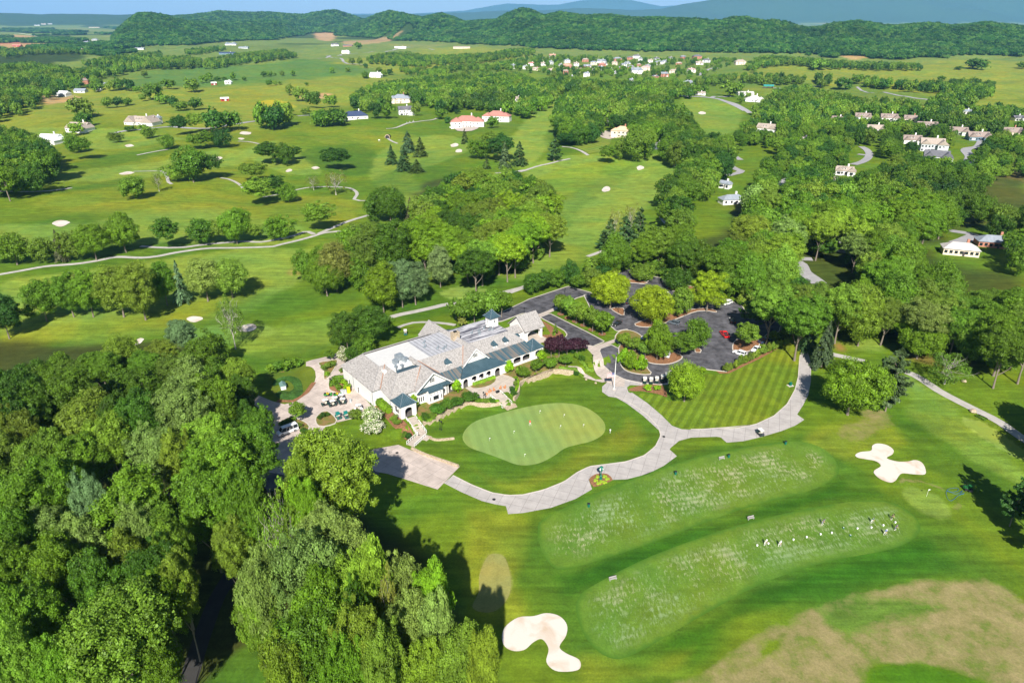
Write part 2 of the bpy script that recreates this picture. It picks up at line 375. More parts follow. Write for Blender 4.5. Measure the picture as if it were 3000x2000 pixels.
# (colour, softness m, strength, outline in photo pixels)
SOFT = [
 (FIELD, 90, .85, [(0,205),(0,300),(90,290),(260,270),(560,300),(700,240),(620,160),(300,175)]),
 (FIELD, 90, .9, [(450,165),(700,150),(1000,110),(1190,118),(1130,145),(900,180),(830,250),(560,250),(520,210)]),
 ((.075,.17,.035), 60, .9, [(240,190),(420,160),(560,152),(700,135),(800,150),(860,175),(700,185),(500,200)]),
 (YEL, 15, .8, [(540,205),(600,215),(640,232),(600,245),(560,238),(500,232)]),
 ((.34,.34,.02), 6, .8, [(595,235),(640,230),(680,245),(640,250)]),
 (FIELD, 60, .9, [(1740,150),(1850,150),(2000,158),(2352,140),(2352,260),(2200,290),(1960,240),(1700,200)]),
 ((.10,.18,.03), 40, .8, [(1950,195),(2180,225),(2230,250),(2100,240),(1960,222)]),
 ((.085,.16,.028), 30, .7, [(1630,180),(1760,185),(1900,192),(1880,205),(1700,200)]),
 (DIRT, 25, .9, [(725,70),(760,68),(772,80),(760,95),(728,90)]), (DIRT, 15, .7, [(790,95),(850,92),(905,80),(925,72),(900,92),(860,100),(800,104)]),
 (DIRT, 12, .8, [(85,225),(130,215),(180,222),(165,232),(110,240)]), ((.3,.12,.08), 60, .9, [(-60,95),(40,95),(60,103),(-60,108)]), (TAN, 40, .8, [(-60,104),(90,100),(130,104),(110,110),(-60,114)]),
 (TAN, 40, .8, [(-60,82),(30,80),(80,85),(40,90),(-60,90)]), (DIRT, 30, .8, [(255,76),(300,78),(300,84),(262,83)]),
 ((.02,.045,.012), 40, .9, [(-80,125),(150,108),(200,125),(120,150),(-80,160)]),
 (DIRT, 12, .9, [(690,222),(745,215),(760,222),(720,232)]),
 (TAN, 6, .9, [(905,140),(935,130),(965,128),(985,138),(955,150)]), (TAN, 10, .8, [(1925,128),(1965,124),(1995,132),(1960,136)]),
 (TAN, 6, .9, [(2275,415),(2310,395),(2352,395),(2352,420),(2300,425)]), (FIELD, 20, .8, [(2255,430),(2352,415),(2352,480),(2270,480)]),
 (YEL, 60, .35, [(0,280),(500,270),(700,330),(560,480),(200,480),(0,470)]),
 (LUSH, 10, .55, [(0,560),(140,500),(320,500),(560,520),(700,560),(600,600),(300,620),(0,640)]),
 (FAIR, 5, .75, [(60,410),(180,392),(380,368),(500,340),(560,345),(600,330),(640,325),(560,372),(480,388),(300,412),(140,420),(70,428)]),
 (FAIR, 6, .7, [(0,520),(60,515),(200,510),(330,480),(480,470),(700,520),(640,560),(380,560),(100,565),(0,575)]),
 (FAIR, 5, .8, [(0,650),(150,630),(340,600),(560,570),(700,575),(760,590),(700,640),(620,690),(500,735),(330,775),(120,830),(0,860),(0,830),(150,790),(0,760)]),
 (LUSH, 6, .5, [(0,790),(150,765),(330,720),(560,680),(720,655),(840,640),(840,690),(680,720),(560,760),(300,830),(0,870)]),
 (GREENC, 3, .55, [(355,800),(420,765),(500,745),(560,740),(610,745),(640,760),(600,775),(520,790),(430,812),(380,825)]),
 (DRY, 3, .5, [(655,625),(685,618),(695,628),(672,634)]),
 (FAIR, 6, .85, [(1210,385),(1330,355),(1520,355),(1560,395),(1540,430),(1500,470),(1420,520),(1360,560),(1280,555),(1270,500),(1250,440)]),
 ((.14,.23,.018), 8, .7, [(1230,410),(1400,365),(1480,370),(1400,400),(1330,440),(1270,470)]),
 (FAIR, 5, .9, [(1110,330),(1180,310),(1230,240),(1270,225),(1285,228),(1280,260),(1262,330),(1235,365),(1180,385)]),
 (FAIR, 5, .7, [(1560,235),(1620,225),(1700,245),(1690,300),(1620,315),(1570,300)]),
 (LUSH, 6, .5, [(1260,300),(1320,300),(1400,330),(1340,350),(1260,352)]),
 (FAIR, 4, .7, [(990,310),(1060,320),(1075,345),(1020,370),(950,400),(980,420),(1100,400),(1180,400),(960,480),(880,440),(850,380),(900,330)]),
 (LUSH, 6, .7, [(1010,640),(1150,615),(1290,620),(1200,665),(1100,700),(960,735),(910,720)]),
 (FAIR, 6, .6, [(1130,600),(1280,560),(1400,565),(1330,600),(1240,640),(1150,640)]),
 (GREENC, 1, .8, ZC([(1150,20),(1300,-30),(1480,-30),(1600,0),(1480,60),(1300,100),(1170,60)])),
 (GREENC, 1, .8, ZM([(-170,1090),(-90,1062),(20,1058),(50,1100),(-60,1130),(-150,1125)])),
 (FAIR, 3, .7, [(0,300),(100,318),(240,345),(380,325),(420,318),(300,300),(150,292)]), ((.06,.135,.01), 3, .7, [(180,392),(300,372),(400,352),(480,330),(420,335),(300,350),(160,375),(60,405)]),
 (LUSH, 4, .6, [(0,440),(150,432),(330,402),(300,420),(180,440),(60,452),(0,455)]), ((.16,.22,.02), 8, .7, [(120,450),(300,460),(480,430),(620,500),(560,470),(700,540),(520,480),(300,490),(100,480)]), ((.17,.22,.02), 8, .65, [(600,480),(700,450),(820,460),(840,490),(760,520),(690,520)]),
 (FAIR, 2, .7, [(560,352),(640,345),(700,360),(740,395),(700,402),(640,395)]), (LUSH, 3, .6, [(690,350),(760,335),(860,345),(840,400),(780,400),(720,380)]), ((.16,.22,.02), 8, .6, [(700,300),(830,290),(960,310),(930,340),(820,330),(740,330)]),
 (LUSH, 4, .55, [(880,400),(1000,380),(1090,400),(1000,425),(920,450),(860,430)]), (LUSH, 5, .3, [(1250,480),(1300,450),(1400,400),(1500,360),(1440,400),(1350,470),(1290,540),(1250,540)]), ((.15,.21,.02), 6, .6, [(700,560),(850,540),(960,560),(900,600),(800,600)]),
 ((.15,.21,.018), 6, .7, [(0,770),(150,740),(330,712),(500,665),(640,640),(560,690),(420,735),(250,770),(80,800),(0,815)]), (FAIR, 3, .5, [(560,770),(700,740),(860,720),(780,790),(640,820),(560,810)]), ((.05,.13,.012), 4, .6, [(560,820),(720,790),(760,800),(640,850)]),
 # round the putting green and the practice ground
 (LUSH, 5, .5, [(1060,930),(1200,880),(1330,870),(1440,890),(1515,985),(1460,1050),(1330,1080),(1170,1135),(1040,1090),(960,1010)]),
 (YEL, 5, .5, [(1085,1075),(1180,1110),(1290,1060),(1400,1010),(1440,960),(1480,1000),(1400,1050),(1280,1095),(1170,1130)]),
 (LUSH, 6, .75, [(1165,1290),(1200,1200),(1400,1110),(1600,1030),(1800,990),(1930,1010),(2000,1100),(2100,1140),(2200,1190),(2300,1280),(2352,1330),(2200,1330),(2050,1340),(1850,1390),(1640,1490),(1540,1568),(1380,1568),(1260,1400)]),
 ((.025,.10,.006), 3, .7, [(1300,1345),(1450,1270),(1700,1180),(1880,1130),(2020,1135),(1880,1150),(1700,1200),(1480,1285),(1330,1360)]),  # dark band between the tees: bank shade put into the ground colour
 ((.02,.085,.004), 2.5, .75, [(1395,1525),(1470,1513),(1610,1433),(1760,1353),(1910,1303),(2060,1273),(2120,1238),(2140,1255),(2075,1302),(1915,1335),(1770,1385),(1620,1465),(1480,1548),(1400,1555)]), ((.022,.09,.005), 2.5, .7, [(1270,1318),(1335,1312),(1505,1256),(1705,1180),(1855,1140),(1925,1102),(1940,1120),(1860,1158),(1710,1205),(1510,1280),(1340,1335),(1275,1335)]), ((.03,.115,.006), 6, .7, [(1360,1530),(1500,1500),(1700,1400),(1900,1310),(2100,1260),(2200,1300),(2050,1330),(1850,1380),(1640,1480),(1520,1560),(1370,1568)]),  # narrow dark bands paint the shade of the tee banks into the grass
 (YEL, 5, .55, [(1040,1150),(1160,1180),(1210,1250),(1180,1350),(1190,1420),(1100,1400),(1070,1290)]), (YEL, 5, .5, [(1340,1500),(1480,1530),(1600,1480),(1560,1530),(1460,1568),(1350,1568)]),
 (YEL, 5, .6, [(1860,1000),(2000,960),(2060,1010),(1960,1060),(1900,1040)]), ('d', DRY, 4, .5, ZR([(920,800),(1100,700),(1350,700),(1400,760),(1180,860),(950,890)])), ('d', (.34,.2,.1), 2, .8, ZR([(1080,660),(1180,640),(1290,655),(1330,700),(1150,720)])),
 (LUSH, 6, .6, [(2060,960),(2200,1000),(2352,1100),(2352,1200),(2230,1130),(2100,1040)]),
 (FAIR, 4, .6, [(2080,890),(2160,900),(2300,1040),(2352,1090),(2352,1110),(2240,1060),(2100,960)]),
 (GREENC, 1.2, .6, ell(2128,1155,60,26,28)), ('d', (.33,.25,.04), 1.5, .6, ZR([(1390,1190),(1480,1180),(1700,1230),(1760,1290),(1600,1215),(1430,1215),(1420,1290),(1450,1360),(1400,1330)])),
 ('d', (.3,.26,.05), 2, .5, ZR([(1820,1370),(1880,1370),(1860,1420),(1810,1410)])),
 ((.215,.325,.07), .6, .95, ZR([(1890,750),(2010,735),(2352,965),(2500,1060),(2240,992)])), (FAIR, 1.5, .8, ZR([(990,140),(1180,105),(1300,185),(1200,200),(1060,185)])), (GREENC, 1.5, .6, ZR([(1430,430),(1470,400),(1610,500),(1520,510)])),
 ((.21,.235,.075), .8, .75, ZT([(2125,940),(2160,850),(2165,750),(2210,650),(2260,630),(2315,660),(2345,780),(2330,880),(2260,960)])),
 ('d', DIRT, 5, .95, [(1560,1600),(1640,1510),(1780,1440),(1900,1395),(2050,1360),(2150,1335),(2250,1325),(2352,1370),(2500,1450),(2500,1700),(1560,1700)]),
 ('d', (.46,.30,.16), 3, .8, ZD([(0,1100),(300,980),(600,800),(820,700),(870,750),(700,850),(640,950),(400,1069),(200,1150)])),
 ('d', (.40,.25,.14), 4, .8, ZD([(700,1100),(900,900),(1200,740),(1500,660),(1800,620),(1850,740),(1700,900),(1350,940),(1300,1069),(1000,1150)])),
 ('d', (.42,.28,.15), 3, .6, ZD([(1850,500),(2100,420),(2352,500),(2352,640),(2300,700),(2000,620)])), ('d', (.42,.30,.14), 2, .7, ZD([(1350,550),(1450,545),(1450,610),(1400,600)])),
 ((.10,.17,.03), 4, .6, ZD([(1150,640),(1500,560),(1900,600),(1500,660),(1250,720)])), ((.12,.2,.03), 4, .6, ZD([(1700,800),(1950,740),(2200,900),(1950,900)])),
 ((.05,.15,.006), 2.5, .95, ZD([(1380,1080),(1400,990),(1520,940),(1750,960),(1950,1010),(2150,1090),(2150,1200),(1380,1200)])),
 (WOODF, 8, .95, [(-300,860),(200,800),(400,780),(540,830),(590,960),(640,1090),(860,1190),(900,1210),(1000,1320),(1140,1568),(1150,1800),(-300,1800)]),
 (LUSH, 3, .95, ZT([(600,1372),(780,1200),(1000,1120),(1100,1250),(1000,1450),(560,1450)])),
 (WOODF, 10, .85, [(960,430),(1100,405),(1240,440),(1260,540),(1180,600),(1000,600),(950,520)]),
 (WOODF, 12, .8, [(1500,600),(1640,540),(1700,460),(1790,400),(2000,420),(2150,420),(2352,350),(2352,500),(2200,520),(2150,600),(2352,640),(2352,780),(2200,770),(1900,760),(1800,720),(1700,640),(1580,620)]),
 ((.20,.12,.06), 3, .7, ZR([(900,150),(950,140),(980,180),(940,195)])), ((.20,.12,.06), 5, .5, ZR([(1480,240),(1700,200),(1950,280),(1930,330),(1750,320),(1600,290)])),
]
ratio = 1.0085
rr = 25 * ratio ** np.arange(int(math.log(44000 / 25) / math.log(ratio)) + 1)
aa = np.r_[np.arange(-180, -54, 6.0), np.arange(-54, 54, .14), np.arange(54, 180.1, 6.0)] * math.pi / 180
RR, AA = np.meshgrid(rr, aa, indexing='ij'); GX, GY = RR * np.sin(AA), RR * np.cos(AA)
GZ = hgt(GX.ravel(), GY.ravel()).reshape(GX.shape)
gcol = np.empty(GX.shape + (3,)); gcol[:] = ROUGH
far = S((RR - 900) / 1500)[..., None]; gcol = gcol * (1 - far) + np.array(FARG) * far
# patchwork of fields and woods on the far plain
pn = fold(GX, GY, 260.) + .7 * fold(GY + 900, GX, 120.)
f1 = (S((pn - .1) / .25) * S((GY - 2600) / 1200) * .85)[..., None]
gcol = gcol * (1 - f1) + np.array((.03, .065, .015)) * f1
f1 = (S((-.75 - pn) / .2) * S((GY - 2600) / 1200) * .55)[..., None]
gcol = gcol * (1 - f1) + np.array((.26, .25, .09)) * f1
rid = S((GZ - 12) / 25) * (GY > 1700)
gcol = gcol * (1 - rid[..., None]) + np.array((.03, .07, .014)) * rid[..., None]
dmask = np.zeros(GX.shape)
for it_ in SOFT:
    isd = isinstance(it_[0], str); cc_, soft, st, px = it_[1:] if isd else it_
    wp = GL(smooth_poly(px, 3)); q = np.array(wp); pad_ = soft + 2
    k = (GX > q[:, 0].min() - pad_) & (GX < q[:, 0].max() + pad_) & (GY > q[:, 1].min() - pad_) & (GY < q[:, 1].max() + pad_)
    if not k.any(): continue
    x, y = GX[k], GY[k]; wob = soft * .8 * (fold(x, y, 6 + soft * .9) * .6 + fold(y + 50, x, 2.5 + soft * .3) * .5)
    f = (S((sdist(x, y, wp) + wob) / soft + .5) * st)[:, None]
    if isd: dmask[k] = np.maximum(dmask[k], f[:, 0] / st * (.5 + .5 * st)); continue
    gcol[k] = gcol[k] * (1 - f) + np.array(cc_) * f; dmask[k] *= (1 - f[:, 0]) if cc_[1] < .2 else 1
nr, na = GX.shape; me = bpy.data.meshes.new('ground')
me.vertices.add(nr * na); me.vertices.foreach_set('co', np.stack([GX, GY, GZ], -1).ravel())
i = np.arange(nr - 1)[:, None] * na + np.arange(na - 1)[None]; quad = np.stack([i, i + na, i + na + 1, i + 1], -1).reshape(-1, 4)[:, ::-1]
me.loops.add(quad.size); me.loops.foreach_set('vertex_index', quad.ravel().astype(np.int32))
me.polygons.add(len(quad)); me.polygons.foreach_set('loop_start', np.arange(0, quad.size, 4, dtype=np.int32))
me.polygons.foreach_set('use_smooth', np.ones(len(quad), bool)); me.update(calc_edges=True)
if me.polygons[len(quad) // 2].normal.z < 0: me.flip_normals()
ca = me.color_attributes.new('gcol', 'FLOAT_COLOR', 'POINT'); ca.data.foreach_set('color', np.concatenate([gcol, dmask[..., None]], -1).astype(np.float32).ravel())
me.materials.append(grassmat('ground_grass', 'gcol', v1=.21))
ground = bpy.data.objects.new('ground', me); col.objects.link(ground); ground['kind'] = 'structure'
# the ground below the drone, closing the sheet
mb = MB(); mb.poly([(25 * math.sin(a), 25 * math.cos(a), h1(25 * math.sin(a), 25 * math.cos(a))) for a in np.arange(0, 6.283, .4)][::-1]); tag(mb.build('ground_below', grassmat('ground_grass2', None, WOODF)), kind='structure')

# ------------------------------------------------------------------ paths, roads, sand
def concrete(name, c, seam=None, var=.1, scale=.35):
    if name in MATS: return MATS[name]
    m, nt, b = newmat(name); N = nt.nodes; Lk = nt.links.new; geo = N.new('ShaderNodeNewGeometry')
    n1 = N.new('ShaderNodeTexNoise'); n1.inputs['Scale'].default_value = scale; n1.inputs['Detail'].default_value = 8; n1.inputs['Roughness'].default_value = .65; Lk(geo.outputs['Position'], n1.inputs['Vector'])
    n2 = N.new('ShaderNodeTexNoise'); n2.inputs['Scale'].default_value = 5; n2.inputs['Detail'].default_value = 4; Lk(geo.outputs['Position'], n2.inputs['Vector'])
    r = N.new('ShaderNodeValToRGB'); r.color_ramp.elements[0].position = .32; r.color_ramp.elements[1].position = .68
    r.color_ramp.elements[0].color = (*[q * (1 - var * 1.6) for q in c], 1); r.color_ramp.elements[1].color = (*[q * (1 + var) for q in c], 1); Lk(n1.outputs[0], r.inputs[0])
    k = N.new('ShaderNodeMapRange'); k.inputs['To Min'].default_value = .86; k.inputs['To Max'].default_value = 1.12; Lk(n2.outputs[0], k.inputs['Value'])
    s = N.new('ShaderNodeVectorMath'); s.operation = 'SCALE'; Lk(r.outputs[0], s.inputs[0]); Lk(k.outputs[0], s.inputs['Scale']); out = s.outputs[0]
    if seam:
        mp = N.new('ShaderNodeMapping'); mp.inputs['Rotation'].default_value = (0, 0, R(seam[1])); Lk(geo.outputs['Position'], mp.inputs['Vector'])
        br = N.new('ShaderNodeTexBrick'); br.offset = 0; br.inputs['Scale'].default_value = 1; br.inputs['Brick Width'].default_value = seam[0]; br.inputs['Row Height'].default_value = seam[0]
        br.inputs['Mortar Size'].default_value = .07; br.inputs['Color1'].default_value = (1, 1, 1, 1); br.inputs['Color2'].default_value = (.94, .94, .94, 1); br.inputs['Mortar'].default_value = (.7, .7, .7, 1); Lk(mp.outputs[0], br.inputs['Vector'])
        mx = N.new('ShaderNodeMix'); mx.data_type = 'RGBA'; mx.blend_type = 'MULTIPLY'; mx.inputs[0].default_value = 1; Lk(out, mx.inputs[6]); Lk(br.outputs[0], mx.inputs[7]); out = mx.outputs[2]
    Lk(out, b.inputs['Base Color']); b.inputs['Roughness'].default_value = .9; b.inputs['Specular IOR Level'].default_value = .2
    MATS[name] = m; return m
MPATH = concrete('path_concrete', (.43, .395, .37), (3.0, 20)); MCOURT = concrete('court_concrete', (.50, .42, .37), (4.0, 38), .14)
MKERB = concrete('kerb_concrete', (.52, .47, .41)); MASPH = concrete('asphalt', (.098, .095, .104), None, .42, .3); MCART = concrete('cart_path', (.42, .395, .36), None, .12)
MROAD = concrete('far_road', (.33, .32, .33), None, .1); MPAT = concrete('patio', (.50, .43, .36), (2.2, 38), .1)
MMUL = mat('mulch', MULCH, .95, var=.4, scale=3, spec=.1); MBED = mat('planting_bed', (.10, .15, .02), .9, c2=(.26, .15, .07), scale=.6, spec=.1)
def sandmat():
    m, nt, b = newmat('bunker_sand'); N = nt.nodes; Lk = nt.links.new; geo = N.new('ShaderNodeNewGeometry')
    n = N.new('ShaderNodeTexNoise'); n.inputs['Scale'].default_value = .22; n.inputs['Detail'].default_value = 5; n.inputs['Distortion'].default_value = .6; Lk(geo.outputs['Position'], n.inputs['Vector'])
    r = N.new('ShaderNodeValToRGB'); r.color_ramp.elements[0].position = .25; r.color_ramp.elements[0].color = (.46, .33, .22, 1); r.color_ramp.elements[1].position = .52; r.color_ramp.elements[1].color = (.62, .56, .49, 1)
    Lk(n.outputs[0], r.inputs[0]); Lk(r.outputs[0], b.inputs['Base Color']); b.inputs['Roughness'].default_value = .95; b.inputs['Specular IOR Level'].default_value = .1
    wv = N.new('ShaderNodeTexNoise'); wv.inputs['Scale'].default_value = 2.5; wv.inputs['Detail'].default_value = 5; Lk(geo.outputs['Position'], wv.inputs['Vector'])
    bp = N.new('ShaderNodeBump'); bp.inputs['Strength'].default_value = .4; bp.inputs['Distance'].default_value = .08; Lk(wv.outputs[0], bp.inputs['Height']); Lk(bp.outputs[0], b.inputs['Normal']); return m
MSAND = sandmat()
EXCL = []      # ground taken by roads, lots, buildings: no wood grows there
def pdrape(name, px, m, off=.04, sm=0, excl=True, kerb=None, **k):
    wp = GL(smooth_poly(px, sm) if sm else px)
    if excl: EXCL.append(wp)
    o = drape(name, wp, m, off, **k)
    if kerb: kerbline(wp, kerb)
    return o
def kerbline(wp, off=.0, wd=.35, hh=.12, closed=True):
    p = np.array(wp); q = np.r_[p, p[:1]] if closed else p
    L = np.r_[0, np.cumsum(np.linalg.norm(np.diff(q, axis=0), axis=1))]; n = max(6, int(L[-1] / 1.5)); t = np.linspace(0, L[-1], n)
    x, y = np.interp(t, L, q[:, 0]), np.interp(t, L, q[:, 1]); d = np.gradient(np.stack([x, y], 1), axis=0); d /= np.linalg.norm(d, axis=1)[:, None] + 1e-9
    mb = MB(); a = (x - d[:, 1] * wd / 2, y + d[:, 0] * wd / 2); b = (x + d[:, 1] * wd / 2, y - d[:, 0] * wd / 2); z = hgt(x, y) + off + hh
    for (X, Y), zz in ((a, z - hh - .1), (a, z), (b, z), (b, z - hh - .1)): mb.v += list(zip(X.tolist(), Y.tolist(), zz.tolist()))
    for j in range(3):
        for i in range(n - 1): mb.f.append((j * n + i, j * n + i + 1, (j + 1) * n + i + 1, (j + 1) * n + i))
    return tag(mb.build('kerb', MKERB), kind='structure')
# wide concrete path round the practice green
F1 = ZG([(190,600),(330,670),(470,725),(590,745),(700,740),(850,705),(1000,645),(1090,580),(1180,535),(1300,520),(1450,500),(1580,455),(1660,390),(1700,310),(1680,250),(1600,160),(1500,90),(1420,45),(1360,20)])
F2 = ZG([(1490,0),(1600,75),(1700,160),(1780,240),(1850,265),(1920,268),(1920,325),(1830,350),(1770,400),(1762,412),(1815,460),(1720,530),(1600,590),(1450,628),(1350,632),(1310,590),(1210,600),(1175,630),(1200,700),(1080,770),(900,835),(700,872),(590,880),(575,822),(500,810),(400,785),(250,720),(125,655)])
pdrape('cart_path', F1 + F2, MPATH, .05)
kerbline(GL(F1), .03, .3, .06, False)
F3 = ZG([(1915,266),(2000,265),(2200,250),(2352,235)]) + ZR([(0,803),(150,795),(300,765),(440,700),(540,610),(600,500),(625,400),(635,250),(655,190),(690,200),(722,320),(720,440),(700,540),(660,620),(615,690),(670,730),(600,775),(500,815),(350,860),(200,895),(75,905),(30,865),(0,860)]) + ZG([(2100,320),(1915,326)])
pdrape('cart_path', F3, MPATH, .058)
kerbline(GL(F3[:15]), .03, .3, .06, False)
F4 = ZP([(730,965),(690,1000),(690,1040),(740,1075),(800,1085),(880,1130),(1000,1220),(1120,1330),(1240,1330),(1150,1230),(1060,1150),(960,1080),(890,1040),(880,1005),(905,988),(1000,992),(1100,990),(1195,985),(1195,972),(1130,982),(980,968),(860,943),(780,925)])
pdrape('cart_path', F4, MPATH, .066)
# parking lot and drive
pdrape('driveway', ZP([(-260,520),(-120,450),(0,395),(130,330),(430,232),(620,285),(500,320),(330,400),(200,450),(90,437),(0,470),(-80,500)]), MASPH, .05, kerb=.02)
pdrape('driveway', ZP([(215,470),(290,440),(450,520),(590,590),(710,655),(620,692),(520,665),(385,640),(425,605),(400,570),(310,520)]), MASPH, .056, kerb=.02)
pdrape('parking_lot', ZP([(550,300),(760,270),(880,200),(1010,215),(1090,158),(1150,170),(1250,230),(1620,320),(1760,380),(1790,430),(2065,500),(2045,580),(1950,600),(1900,650),(1880,720),(1640,885),(1490,868),(1440,850),(1200,880),(1195,975),(1130,985),(980,970),(860,945),(770,900),(700,840),(690,780),(665,715),(760,680),(840,720),(1000,640),(880,560),(800,575),(700,490),(600,400)]), MASPH, .062, kerb=.02)
pdrape('driveway', ZP([(770,128),(900,100),(930,130),(1010,200),(1100,165),(1150,180),(900,225),(870,150)]), MASPH, .07)
pdrape('driveway', ZP([(1180,880),(1195,975),(1320,900),(1440,850)]), MASPH, .068)
for px, m in [(ZP([(760,405),(850,400),(858,450),(830,450)]), MMUL), (ZP([(940,520),(1050,545),(1240,490),(1430,420),(1572,432),(1480,400),(1200,440)]), MMUL),
              (ZP([(818,700),(825,800),(845,855),(900,890),(1000,908),(1065,905),(1060,885),(1035,860),(1030,790),(960,740),(860,690)]), MBED), (ZP([(1022,792),(1060,820),(1180,830),(1270,805),(1305,775),(1270,750),(1100,690),(1010,690)]), MMUL),
              (ZP([(880,700),(990,640),(975,600),(895,568),(820,580),(790,640)]), MBED), (ZP([(1405,738),(1440,740),(1446,715),(1400,700)]), MMUL), (ZP([(870,200),(1020,212),(1020,198),(900,180)]), MMUL),
              (ZP([(1690,720),(1760,740),(1880,700),(1880,640),(1720,640)]), MMUL), (ZP([(1180,250),(1300,225),(1500,260),(1560,300),(1300,280)]), MMUL)]:
    pdrape('planting_island', px, m, .16, sm=3, kerb=.07)
for x_, y_ in [(375,446),(430,476),(488,502),(548,532),(612,566),(690,600),(1020,772),(940,732),(860,690)]: pdrape('mulch_ring', ZP(ell(x_, y_, 30, 13)), MMUL, .2, excl=False)
MWALK = concrete('walk_concrete', (.52, .44, .38), (1.6, 38), .08)
pdrape('crosswalk', ZP([(200,447),(335,388),(352,402),(215,470)]), MWALK, .09)
pdrape('sidewalk', ZP([(560,680),(625,695),(785,636),(800,655),(680,712),(672,735),(695,790),(705,845),(775,905),(862,950),(862,1000),(780,1000),(700,950),(650,910),(622,830),(620,760),(570,705)]), MWALK, .11)
pdrape('sidewalk', ZP([(430,842),(500,845),(560,900),(640,945),(700,945),(770,920),(785,955),(690,968),(620,952),(540,927),(490,872),(430,857)]), MWALK, .1)
pdrape('mulch_bed', ZP([(890,1020),(1010,985),(1150,990),(1190,1080),(1130,1060),(1000,1035),(925,1035)]), MMUL, .07, sm=2)
pdrape('mulch_bed', ZP([(1560,880),(1640,890),(1900,760),(2130,610),(2165,600),(2150,645),(1920,775),(1660,900),(1590,900)]), MMUL, .075)
pdrape('mulch_bed', ZC([(2140,300),(2260,370),(2352,440),(2352,530),(2160,520),(2100,480),(2160,440),(2230,430)]), MMUL, .07, sm=2)
# clubhouse court and lower court
pdrape('service_court', ZV([(120,560),(215,690),(440,785),(600,825),(720,790),(870,700),(970,590),(1010,470),(1000,390),(950,345),(880,325),(880,270),(1100,212),(1300,150),(1420,300),(1430,560),(1600,690),(1750,860),(1560,980),(1300,1060),(1150,1100),(1000,1300),(800,1500),(600,1750),(300,1700),(400,1500),(200,1150),(330,1000),(300,900),(200,830),(60,700)]), MCOURT, .05)
pdrape('service_road', ZT([(880,-150),(1100,-150),(1200,-20),(1500,30),(1600,60),(1590,175),(1200,170),(950,280),(850,100)]), concrete('court_asphalt', (.12, .115, .12), None, .25, .2), .045)
pdrape('lower_court', ZT([(1480,70),(1560,30),(1700,5),(1780,40),(2052,130),(1925,262),(1640,172),(1570,160)]), MCOURT, .06)
for px, m in [(ZV([(1040,285),(1170,260),(1290,240),(1270,330),(1170,480),(1110,485),(1110,380)]), MBED), (ZV([(1320,430),(1380,300),(1420,340),(1410,400)]), MBED), (ZV([(1215,500),(1400,490),(1430,560),(1500,650),(1400,690),(1280,670),(1180,620)]), MMUL),
              (ZV([(1010,1000),(1100,920),(1190,930),(1290,1060),(1100,1120),(1020,1090)]), MBED), (ZV([(530,1110),(700,1010),(870,1060),(930,1140),(830,1210),(770,1140),(560,1160)]), MBED)]:
    pdrape('planting_bed', px, m, .14, sm=3, kerb=.05)
ribbon('mulch_edge', GL(smooth_poly(ZV([(600,400),(480,425),(380,450)]), 4, False)), 1.0, MMUL, .09); ribbon('mulch_edge', GL(ZV([(985,540),(900,660),(750,770),(620,820),(500,785)])), 1.5, MMUL, .13)
pdrape('oval_lawn', ZV([(350,430),(600,400),(850,330),(960,345),(1005,420),(985,540),(900,660),(750,770),(620,820),(500,780),(430,640),(350,520)]), grassmat('oval_grass', None, (.085, .14, .016)), .1, sm=3)
pdrape('tall_grass_bed', ZV([(440,560),(500,500),(640,460),(760,480),(820,540),(840,640),(830,700),(700,770),(560,760),(480,700),(560,650),(660,660),(720,620),(690,550),(620,520),(560,560),(470,590)]), grassmat('tall_grass', None, (.035, .10, .02), .5), .22, sm=3)
# terrace in front of the clubhouse, flower beds along its foot
pdrape('patio', ZC([(1390,960),(1480,935),(1700,850),(1760,830),(1870,870),(1880,940),(1830,1020),(1800,1000),(1640,1040),(1620,1060),(1500,1060),(1430,990)]), MPAT, .06, sm=3)
pdrape('planting_bed', ZC([(900,1160),(1200,1010),(1390,960),(1440,1010),(1500,1080),(1400,1120),(1250,1180),(1080,1270),(960,1300),(930,1240)]), MBED, .04)
pdrape('planting_bed', ZC([(1460,930),(1650,860),(1690,880),(1640,930),(1540,960),(1460,960)]), MBED, .1, sm=2)
pdrape('planting_bed', ZC([(1770,770),(2120,670),(2352,640),(2352,790),(2100,840),(1940,905),(1880,850),(1770,860)]), MBED, .05, sm=2)
pdrape('planting_bed', ZC([(490,1140),(560,1100),(700,1230),(790,1290),(880,1420),(850,1490),(740,1420),(600,1250)]), MMUL, .045, sm=2)
